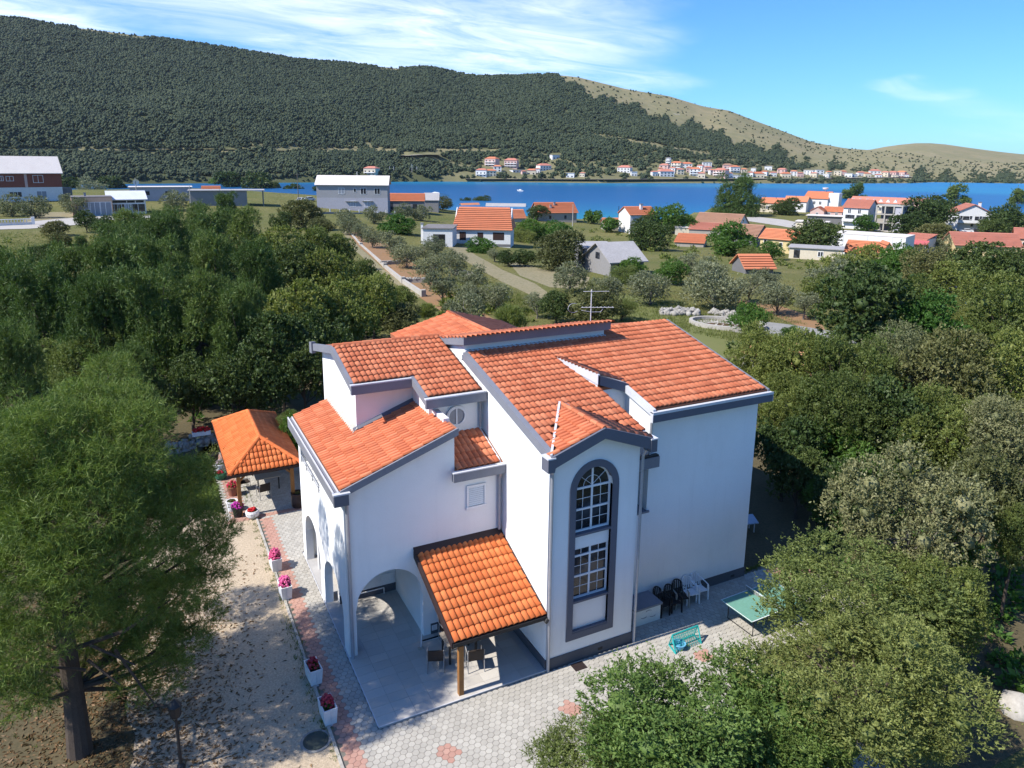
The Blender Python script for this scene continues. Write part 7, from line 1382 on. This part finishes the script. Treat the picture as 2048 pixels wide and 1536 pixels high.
# ---------------------------------------------------------------- trees: kind, crown centre in the photograph, height of that centre, width in pixels
T = [
# wood on the left, far to near
('olive', 68, 418, 2.2, 60, 'grey-green olive before the white ground floor of the brick house'), ('olive', 20, 415, 2.2, 56, 'olive at the left edge below the brick house'), ('olive', 140, 408, 2.3, 44, 'round olive at the corner of the peach building'), ('dark', 172, 442, 2.2, 40, 'small dark tree in front of the peach building'), ('dark', 205, 452, 2.2, 52, 'dark bushy tree right of the small one before the peach building'), ('brown', 110, 458, 1.2, 48, 'bushy shrub on the grassy slope below the road'), ('brown', 118, 478, 1.0, 42, 'low shrub under the bushy one on the grassy slope'), ('dark', 95, 512, 1.6, 66, 'dark round bush on the grassy slope at the left'), ('pine', 164, 492, 1.8, 34, 'young pointed pine on the grassy slope'), ('dark_far', 460, 372, 3.5, 60, 'dark tree behind the right end of the flat shelter'), ('dark_far', 515, 375, 3.4, 64, 'broad dark tree between the shelter and the dry grass'), ('bright_far', 440, 368, 2.5, 40, 'bright shrub beside the vivid orange hut roof'), ('dark_far', 548, 378, 2.0, 30, 'low tree at the edge of the dry grass by the water'), ('dark_far', 585, 381, 1.5, 34, 'low dark bush at the water below the wooden pole'),
('pine', 262, 474, 4.2, 96, 'pine standing in front of the conservatory'), ('pine', 330, 466, 4.0, 84, 'pine right of the conservatory under the low grey house'), ('pine', 402, 456, 4.0, 80, 'pine before the flat shelter, left of its middle'), ('pine', 452, 430, 4.0, 64, 'pointed pine before the right half of the flat shelter'), ('olive', 352, 400, 2.4, 54, 'olive between the low grey house and the flat shelter'), ('brown', 602, 432, 3.0, 78, 'rounded brownish tree left of the bare grey house'), ('dark', 560, 448, 2.6, 44, 'small dark tree left of the rounded brownish one'), ('brown', 640, 455, 2.2, 52, 'brownish bush in front of the bare grey house corner'), ('pine', 240, 525, 4.4, 120, 'dark pine at the left of the wood, above the clearing'), ('pine', 330, 500, 4.8, 130, 'tall dark pine in the middle of the upper wood'), ('pine', 420, 490, 4.6, 120, 'pine of the upper wood below the flat shelter'), ('pine', 500, 480, 4.4, 110, 'pine of the upper wood under the dry grass'), ('oak_mid', 560, 505, 3.6, 90, 'green oak of the upper wood left of the path'), ('oak_mid', 625, 500, 3.4, 80, 'pale green oak beside the upper end of the footpath'), ('oak_mid', 680, 505, 2.8, 62, 'oak bush where the footpath meets the wood'), ('dark', 590, 545, 4.2, 100, 'dark oak in the middle of the wood right of the pines'), ('oak_mid', 660, 560, 3.4, 100, 'light green oak leaning toward the footpath'), ('oak_mid', 720, 560, 2.6, 66, 'oak bush at the bend of the footpath'), ('pine', 140, 600, 4.2, 130, 'pine of the wood under the dark round bush'), ('pine', 30, 610, 4.8, 140, 'pine at the left edge below the grassy slope'), ('pine', 225, 585, 5.0, 150, 'broad pine in the middle left of the wood'), ('pine', 330, 590, 5.2, 150, 'broad pine in the heart of the wood'), ('pine', 430, 580, 5.2, 140, 'pine right of the heart of the wood'), ('pine', 515, 590, 5.0, 130, 'pine left of the dark oak in the wood'), ('pine', 90, 655, 5.0, 170, 'large pine at the left below the edge pine'), ('pine', 200, 670, 5.0, 170, 'large pine above the yellowish fig'), ('pine', 305, 665, 5.2, 170, 'large sunlit pine beside the yellowish fig'), ('pine', 400, 665, 5.2, 150, 'shaded pine right of the large sunlit one'), ('pine', 480, 680, 4.8, 140, 'shaded pine above the gazebo'), ('oak_mid', 600, 640, 4.6, 130, 'dense oak left of the olive grove'), ('oak_mid', 690, 640, 4.0, 120, 'dense oak behind the villa attic roof'), ('oak_mid', 745, 610, 3.4, 100, 'oak between the footpath and the villa'), ('dark', 560, 700, 4.4, 130, 'dark oak in deep shade behind the gazebo'), ('dark', 650, 690, 3.6, 110, 'dark oak directly behind the attic roof ridge'), ('dark', 470, 770, 3.0, 120, 'dark oak added for shade behind the left end of the gazebo roof'), ('dark', 610, 748, 3.0, 110, 'dark oak added for shade left of the attic eaves end'), ('dark', 540, 775, 2.6, 110, 'dark bush added for shade behind the gazebo ridge'), ('light', 176, 735, 3.2, 170, 'yellowish broadleaf fig lit among the dark pines'), ('pine', 30, 760, 5.4, 150, 'pine at the left edge above the large near pine'), ('pine', 270, 770, 3.8, 110, 'pine hidden behind the near pine top'), ('dark', 380, 780, 2.6, 110, 'dark bush in the shade at the end of the drive'), ('dark', 300, 830, 2.2, 110, 'dark bush between the near pine and the drive'), ('brown', 800, 640, 2.0, 90, 'brownish bush left of the pyramid wing roof'), ('broom', 850, 625, 1.6, 50, 'feathery yellow-green broom left of the wing roof'), ('oak_mid', 800, 600, 1.8, 60, 'small oak by the lower end of the garden wall'), ('broom', 1020, 640, 1.7, 80, 'feathery yellow-green broom right of the wing roof'), ('olive', 930, 618, 1.8, 80, 'grey olive just above the wing roof'), ('broom', 585, 833, 2.6, 40, 'slender shoots rising behind the gazebo roof'), ('bright', 598, 880, 1.9, 84, 'pale flowering shrub between the gazebo and the villa'), ('light', 580, 850, 2.3, 60, 'light shrub behind the gazebo ridge'),  # dark ones just behind gazebo roof and attic eaves end are added for shade
('dark_far', 30, 372, 2.5, 60, 'dark tree behind the brick house roof, leftmost'), ('dark_far', 140, 376, 3.0, 46, 'dark tree between the brick house and the peach building'), ('olive', 185, 380, 3.0, 56, 'grey-green tree behind the peach building'), ('dark_far', 225, 376, 3.0, 50, 'dark tree behind the conservatory roof'), ('olive', 150, 395, 2.4, 44, 'grey-green tree left of the peach building roof'), ('dark_far', 330, 366, 2.4, 30, 'small dark tree by the water behind the low grey house'), ('dark_far', 640, 384, 2.0, 30, 'dark bush at the left corner of the bare grey house'),
# olive grove
('olive', 690, 438, 1.9, 44, 'olive by the low grey wall, leftmost in its row'), ('olive', 750, 432, 2.0, 46, 'olive by the low grey wall, in the middle of its row'), ('olive', 805, 425, 2.0, 40, 'olive before the long barn door'), ('olive', 842, 428, 2.0, 42, 'olive right of the long barn doors'), ('brown', 885, 408, 2.4, 40, 'dark bush before the white boathouse'), ('olive', 700, 453, 1.8, 48, 'olive at the top of the footpath'), ('olive', 724, 465, 1.8, 40, 'small olive on the red soil near the top of the footpath'), ('olive', 745, 475, 1.9, 44, 'olive second down the red soil terrace'), ('olive', 783, 487, 1.9, 56, 'olive in the upper middle of the red soil'), ('bright', 795, 455, 1.5, 70, 'bright green bushes left of the farmhouse garage'), ('olive', 812, 512, 1.9, 56, 'olive in the middle of the red soil, with a clear trunk'), ('olive', 850, 503, 1.7, 48, 'olive left of the garage drive'), ('olive', 872, 492, 1.5, 42, 'small olive right at the garage drive'), ('olive', 862, 535, 2.0, 62, 'olive between the red soil and the dirt track, upper'), ('olive', 905, 525, 1.9, 58, 'olive closest to the bend of the dirt track'), ('olive', 885, 570, 2.0, 66, 'olive at the lower end of the red soil'), ('olive', 945, 558, 1.9, 62, 'olive on the grass below the dirt track'), ('olive', 938, 590, 1.8, 60, 'olive lower down on the grass below the track'), ('olive', 992, 592, 1.8, 62, 'olive nearest the villa ridge on the grass'), ('bright', 960, 497, .8, 60, 'low bright hedge before the farmhouse wall'), ('dark', 1018, 518, 1.2, 44, 'dark shrub left in the row by the dirt yard'), ('dark', 1050, 517, 1.3, 46, 'dark shrub right in the row by the dirt yard'), ('olive', 990, 510, 1.2, 34, 'small olive before the dark shrubs'), ('brown', 1120, 505, 2.8, 104, 'broad brownish tree left of the flat dark shed'), ('bright', 1060, 465, 1.8, 74, 'bright bushes right of the farmhouse'), ('bright', 1105, 470, 1.6, 80, 'bright green bushes below the orange roofed stone house'), ('light', 1045, 475, 1.0, 50, 'pale bushes against the farmhouse right end'), ('dark', 1075, 428, 2.4, 46, 'dark bush before the orange roofed stone house'), ('bright_far', 1185, 437, 2.0, 34, 'green tree at the water right of the stone house'), ('bright_far', 1222, 452, 2.0, 36, 'green tree before the small orange hut'), ('dark', 930, 404, 2.0, 24, 'dark bush before the small pale gable'), ('dark', 965, 404, 2.0, 34, 'dark bush right of the small pale gable'), ('olive', 1140, 555, 1.9, 70, 'olive by the junk heap left of the block barn'), ('bright', 1265, 535, 1.4, 54, 'bright shrub against the block barn wall'), ('light', 1250, 552, 1.0, 60, 'pale shrub at the foot of the block barn'), ('dark', 1300, 478, 2.4, 84, 'broad green tree before the white gabled house'), ('bright', 1336, 440, 4.2, 74, 'tall green tree right of the white gabled house'), ('bright', 1370, 452, 2.4, 54, 'green tree left of the brownish hall'), ('dark', 1290, 455, 2.6, 50, 'green tree half hiding the white gabled house'), ('olive', 1215, 578, 1.9, 64, 'olive just left of the tall antenna field'), ('olive', 1300, 578, 2.0, 80, 'olive casting a wide shadow on the grass field'), ('bright', 1340, 545, 1.6, 70, 'bright shrub right of the block barn'), ('olive', 1385, 530, 1.6, 60, 'olive right of the block barn bushes'), ('olive', 1430, 580, 2.4, 116, 'largest olive, above the round bright tree'), ('olive', 1500, 575, 1.9, 60, 'olive right of the largest one'), ('olive', 1555, 595, 2.0, 72, 'olive on the red earth strip'), ('olive', 1610, 605, 1.9, 50, 'small olive at the right of the red earth strip'), ('olive', 1420, 545, 1.6, 70, 'olive behind the largest one'), ('olive', 1530, 560, 1.6, 56, 'olive under the open orange shed'), ('brown', 1185, 615, 2.0, 104, 'brownish tree behind the antenna'), ('dark', 1115, 612, 1.9, 70, 'dark green tree left of the antenna'), ('olive', 1075, 608, 1.6, 50, 'olive left of the dark tree by the antenna'), ('light', 1245, 620, 1.2, 56, 'pale shrub right of the antenna'), ('bright', 1497, 642, 1.9, 82, 'round bright green tree on the slab beside the oval bed'), ('bright', 1580, 665, .9, 36, 'small bright shrub on the concrete slab'), ('bright', 1462, 485, 2.6, 96, 'green tree left of the yellow house'), ('bright', 1545, 500, 1.8, 52, 'dark green bush before the yellow house'), ('dark', 1632, 482, 3.0, 104, 'big round green tree right of the yellow house'), ('light', 1500, 510, 1.2, 44, 'pale shrub above the open orange shed'), ('pine', 1475, 410, 4.5, 112, 'spreading dark pine at the shore left of the seafront houses'), ('dark', 1572, 420, 2.2, 54, 'dark tree in front of the seafront houses'), ('pine_far', 1712, 392, 4.0, 44, 'pine at the shore behind the dormer row'), ('pine_far', 1692, 396, 3.5, 30, 'smaller pine left of the one behind the dormer row'), ('dark', 1850, 440, 4.0, 96, 'dark tree right of the unfinished building'), ('dark', 1820, 455, 3.0, 70, 'dark tree at the foot of the unfinished building'), ('dark', 1880, 425, 3.6, 74, 'green tree left of the big terraced villa'), ('pine_far', 1912, 404, 4.0, 60, 'pine at the shore behind the terraced villa'), ('pine_far', 2036, 405, 4.0, 44, 'pine at the right edge by the water'), ('dark', 2005, 448, 3.4, 84, 'dark tree right of the terraced villa'), ('dark', 1985, 462, 2.8, 56, 'dark tree below the terraced villa'), ('bright', 1730, 450, 2.2, 46, 'green tree beside the red roofed balcony house'), ('brown', 1870, 475, 2.0, 80, 'brownish scrub left of the pale yellow villa'), ('olive', 1895, 490, 2.0, 60, 'grey scrub below the red awnings'),
# right side, far to near
('bright', 1790, 530, 3.0, 96, 'green tree below the blank white wall'), ('oak_mid', 1730, 530, 2.2, 90, 'oak right of the low cream store'), ('brown', 1850, 545, 3.4, 100, 'thin grey-brown tree below the red awnings'), ('oak_mid', 1690, 545, 2.0, 80, 'oak below the orange cottage'), ('olive', 1660, 560, 2.0, 90, 'silvery olive at the right of the grove'), ('olive', 1710, 575, 2.0, 90, 'silvery olive above the big dark oak'), ('oak_mid', 1640, 580, 2.0, 70, 'brown-green bush beside the silvery olive'), ('dark', 1960, 540, 3.0, 120, 'dark tree below the pale yellow villa'), ('dark', 2030, 540, 3.4, 90, 'dark tree at the right edge below the peach house'), ('oak_mid', 1900, 570, 2.4, 100, 'oak right of the thin grey-brown tree'), ('oak_mid', 1980, 595, 2.6, 120, 'oak at the right under the dark tree'), ('dark', 1725, 625, 4.2, 190, 'big dark oak right of the concrete slab'), ('oak_mid', 1830, 605, 3.0, 110, 'oak right of the big dark one'), ('bright', 1860, 660, 3.2, 130, 'leafy green tree right of the big dark oak'), ('light', 1930, 640, 3.0, 110, 'light green tree by the small white hut'), ('oak_mid', 2010, 660, 3.6, 140, 'oak at the right edge level with the villa roof ridge'), ('bright', 1640, 705, 1.6, 70, 'bright shrubs behind the faded tile roof'), ('bright', 1780, 700, 2.0, 90, 'bright shrub below the big dark oak'),
('dark', 1570, 905, 2.6, 130, 'dark bushy oak filling the shade at the villa corner'), ('dark', 1640, 890, 2.6, 120, 'dark oak bush added for shade under the large oak right of the villa corner'), ('dark', 1600, 960, 2.0, 110, 'dark bush added to deepen the shade behind the pale blue board'), ('dark', 1700, 1010, 2.2, 130, 'dark bush between the bright shrubs and the pale flowering oak'), ('oak', 1520, 730, 3.6, 130, 'oak touching the right end of the villa roof'), ('oak', 1600, 745, 3.8, 150, 'oak in front of the faded tile roof'), ('oak', 1700, 765, 4.2, 170, 'sunlit oak right of the villa roof'), ('grey', 1800, 745, 4.2, 150, 'grey-green oak in the middle of the right wood'), ('brown', 1890, 765, 4.6, 180, 'brownish oak in the right wood'), ('oak', 2000, 770, 4.6, 180, 'oak at the right edge of the wood'), ('oak', 1570, 825, 3.4, 130, 'oak beside the blue shaded wall'), ('oak', 1690, 850, 3.8, 180, 'large oak right of the villa corner'), ('dark', 1790, 860, 4.0, 160, 'dark oak behind the bright shrubs'), ('oak', 1890, 870, 4.2, 170, 'oak in the middle right'), ('grey', 2000, 890, 4.4, 170, 'grey oak at the right edge'), ('bright', 1675, 935, 2.2, 150, 'bright green shrub in the dark corner beside the villa'), ('bright', 1770, 945, 2.0, 90, 'bright green shrub right of the first'), ('bright', 1660, 1000, 1.8, 90, 'bright green shrub nearest the dark corner'), ('grey', 1815, 1065, 3.6, 250, 'pale flowering oak above the green table'), ('brown', 1965, 1000, 4.0, 170, 'brownish oak at the right'), ('bright', 1905, 1120, 2.0, 100, 'bright green shrub right of the pale flowering oak'), ('oak', 2030, 1075, 3.4, 110, 'oak at the right edge beside the sunlit grass'),  # first three dark ones are added to deepen the shade at the villa corner
('light', 1705, 1220, 2.8, 360, 'broad olive-green tree overhanging the green table'), ('oak', 1880, 1225, 2.8, 170, 'oak right of the broad olive-green tree'), ('light', 1715, 1370, 3.2, 390, 'large light green tree at the bottom right'), ('light', 1830, 1440, 2.6, 190, 'light green tree at the lower right edge of the foliage'), ('near_green', 1400, 1500, 2.3, 460, 'leafy green tree at the bottom centre'), ('near_green', 1590, 1500, 2.2, 240, 'green tree between the two light ones at the bottom'), ('light', 1190, 1560, 2.0, 270, 'light green tree cut off by the bottom edge'), ('light', 1370, 1560, 2.0, 240, 'light green crown at the bottom below the leafy one'),
]
for q in T:
    nm = 'shrub' if any(w in q[5] for w in ('shrub', 'bush', 'hedge', 'scrub', 'broom', 'shoots')) else None
    tree(*q, low=q[0] in ('pine', 'oak_mid', 'dark', 'oak', 'brown', 'grey', 'bright') and (q[1] < 800 or q[1] > 1500), name=nm, cat='shrub' if nm else 'tree', hf=.72 if nm else .62 if q[2] > 1180 else (.95 if q[0].startswith('pine') else .85))
# ---------------------------------------------------------------- grass and low scrub that nobody could count
def tufts(name, regions, n, seed, mat, h=(.12, .34), w=.05, per=5):
    rng = np.random.default_rng(seed); pts = []
    for poly, share in regions:
        xs = [p[0] for p in poly]; ys = [p[1] for p in poly]; k = 0
        while k < n*share:
            x, y = rng.uniform(min(xs), max(xs)), rng.uniform(min(ys), max(ys))
            if not inpoly(x, y, poly): continue
            k += 1; p, d = hit(x, y) if gz(*az(x, y)[:2]) != 0 else (az(x, y), 0); pts.append((p[0], p[1], gz(p[0], p[1])))
    c = np.repeat(np.array(pts), per, 0); m = len(c); c = c+rng.normal(size=(m, 3))*np.array([.18, .18, 0]); a = rdir(rng, m)*.55; a[:, 2] = 1; a /= np.linalg.norm(a, axis=1)[:, None]
    v, f = blades(c, a, rng.uniform(h[0], h[1], m), rng.uniform(w*.6, w*1.4, m), rng, True); link(name, np_mesh(name, v, f, 3, mat), None, 'stuff')
LITB = leaf_mat('fallen_needles', (.16, .085, .035), (.26, .15, .07), (.09, .055, .025), .1, 0)
def fallen(n, seed):
    rng = np.random.default_rng(seed); x = rng.normal(-12.2, 2.6, n); y = rng.uniform(-8, 12, n); k = (x > -18) & (x < -7.05) & (rng.random(n) < np.clip((-x-7)/5, .06, 1)); x, y = x[k], y[k]; m = len(x)
    cl = np.stack([x, y], 1)+rng.normal(size=(m, 2))*.1; c = np.concatenate([cl, np.full((m, 1), .025)], 1); a = rdir(rng, m); a[:, 2] *= .12; a /= np.linalg.norm(a, axis=1)[:, None]
    v, f = blades(c, a, rng.uniform(.06, .2, m), rng.uniform(.02, .07, m), rng); link('fallen_leaves', np_mesh('fallen_leaves', v, f, 4, LITB), None, 'stuff')
fallen(26000, 91)
def weeds(n, seed):                                         # tufts along kerb and walls
    rng = np.random.default_rng(seed); P = []
    for (x0, y0, x1, y1, k) in ((-7.12, -8, -7.1, 24, .35), (10.3, 1.6, 13.0, 1.9, .15), (13.1, -2.4, 13.2, 1.6, .1), (-8.6, 14, -8.3, 24, .2), (6.9, -8, 7.0, -2.7, .1), (-16, -8, -11.5, 12, .1)):
        for i in range(int(n*k)): t = rng.random(); P.append((x0+(x1-x0)*t+rng.normal()*.12, y0+(y1-y0)*rng.random() if k == .1 else y0+(y1-y0)*t, .01))
    c = np.repeat(np.array(P), 7, 0); m = len(c); c = c+rng.normal(size=(m, 3))*np.array([.05, .05, 0]); a = rdir(rng, m)*.6; a[:, 2] = .8; a /= np.linalg.norm(a, axis=1)[:, None]
    v, f = blades(c, a, rng.uniform(.05, .18, m), rng.uniform(.012, .03, m), rng, True); link('weeds', np_mesh('weeds', v, f, 3, GRN), None, 'stuff')
DRYG = leaf_mat('dry_grass', (.22, .19, .075), (.30, .26, .12), (.13, .14, .045), .3, 0); GRN = leaf_mat('field_grass', (.13, .16, .04), (.20, .22, .07), (.08, .11, .025), .3, 0)
weeds(900, 92)
tufts('grass', [([(0, 465), (90, 468), (190, 480), (230, 520), (120, 540), (0, 530)], .3), ([(1190, 590), (1330, 595), (1430, 625), (1500, 690), (1350, 660), (1150, 640)], .35), ([(900, 540), (1000, 570), (1120, 620), (1020, 640), (930, 600)], .35)], 5000, 71, GRN, (.15, .4), .06)
tufts('dry_grass', [([(560, 385), (625, 390), (640, 440), (560, 430), (520, 400)], .2), ([(760, 490), (890, 500), (1000, 560), (900, 600), (800, 540)], .3), ([(1180, 570), (1420, 590), (1620, 650), (1450, 640)], .3), ([(1330, 560), (1640, 560), (1640, 620), (1400, 610)], .2)], 4000, 72, DRYG, (.12, .35), .06)
def scrub(n, seed, regions, mat, size):
    rng = np.random.default_rng(seed); iv, fi = ico(1); V = []; F = []; b = 0; P = []
    for poly, share in regions:
        xs = [p[0] for p in poly]; ys = [p[1] for p in poly]; k = 0
        while k < n*share:
            x, y = rng.uniform(min(xs), max(xs)), rng.uniform(min(ys), max(ys))
            if inpoly(x, y, poly): k += 1; P.append(hit(x, y)[0])
    P = np.array(P); m = len(P); per = 46; d = rdir(rng, m*per).reshape(m, per, 3); d[..., 2] = np.abs(d[..., 2]); s = rng.uniform(size[0], size[1], m)
    c = P[:, None]+d*s[:, None, None]*rng.uniform(.5, 1, (m, per, 1)); v, f = blades(c.reshape(-1, 3), (d+rdir(rng, m*per).reshape(m, per, 3)*.8).reshape(-1, 3)/1.3, np.repeat(s, per)*.5, np.repeat(s, per)*.28, rng)
    return np_mesh('undergrowth', v, f, 4, mat)
link('undergrowth', scrub(420, 81, [([(0, 470), (240, 480), (500, 560), (800, 620), (760, 660), (300, 640), (0, 620)], .3), ([(1030, 430), (1180, 455), (1340, 480), (1500, 500), (1650, 520), (2048, 530), (2048, 620), (1700, 560), (1400, 520), (1180, 520), (1030, 500)], .45), ([(820, 560), (1100, 600), (1110, 645), (860, 640)], .1), ([(1560, 600), (2048, 620), (2048, 700), (1700, 700)], .15)], L_OAK, (.5, 1.3)), None, 'stuff')
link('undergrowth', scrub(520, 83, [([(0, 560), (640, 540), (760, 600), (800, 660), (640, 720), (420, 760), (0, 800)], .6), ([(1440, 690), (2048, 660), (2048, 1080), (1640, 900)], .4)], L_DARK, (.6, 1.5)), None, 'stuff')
link('undergrowth', scrub(160, 82, [([(1560, 860), (2048, 900), (2048, 1400), (1900, 1420), (1640, 1100)], .7), ([(330, 740), (640, 730), (560, 800), (380, 850)], .3)], L_BRIGHT, (.25, .7)), None, 'stuff')
# ---------------------------------------------------------------- air
def haze():
    m, nt, N, L = _mat('air'); v = N.new('ShaderNodeVolumePrincipled'); o = N.new('ShaderNodeOutputMaterial'); L.new(v.outputs[0], o.inputs['Volume'])
    v.inputs['Color'].default_value = (.80, .88, 1.0, 1); v.inputs['Density'].default_value = HAZE; v.inputs['Anisotropy'].default_value = .2
    o_ = MB().box(-2600, 4200, -1500, 4200, -140, 345).build('haze', m, None, 'stuff')
HAZE = .00003
haze()
SC.cycles.volume_bounces = 0
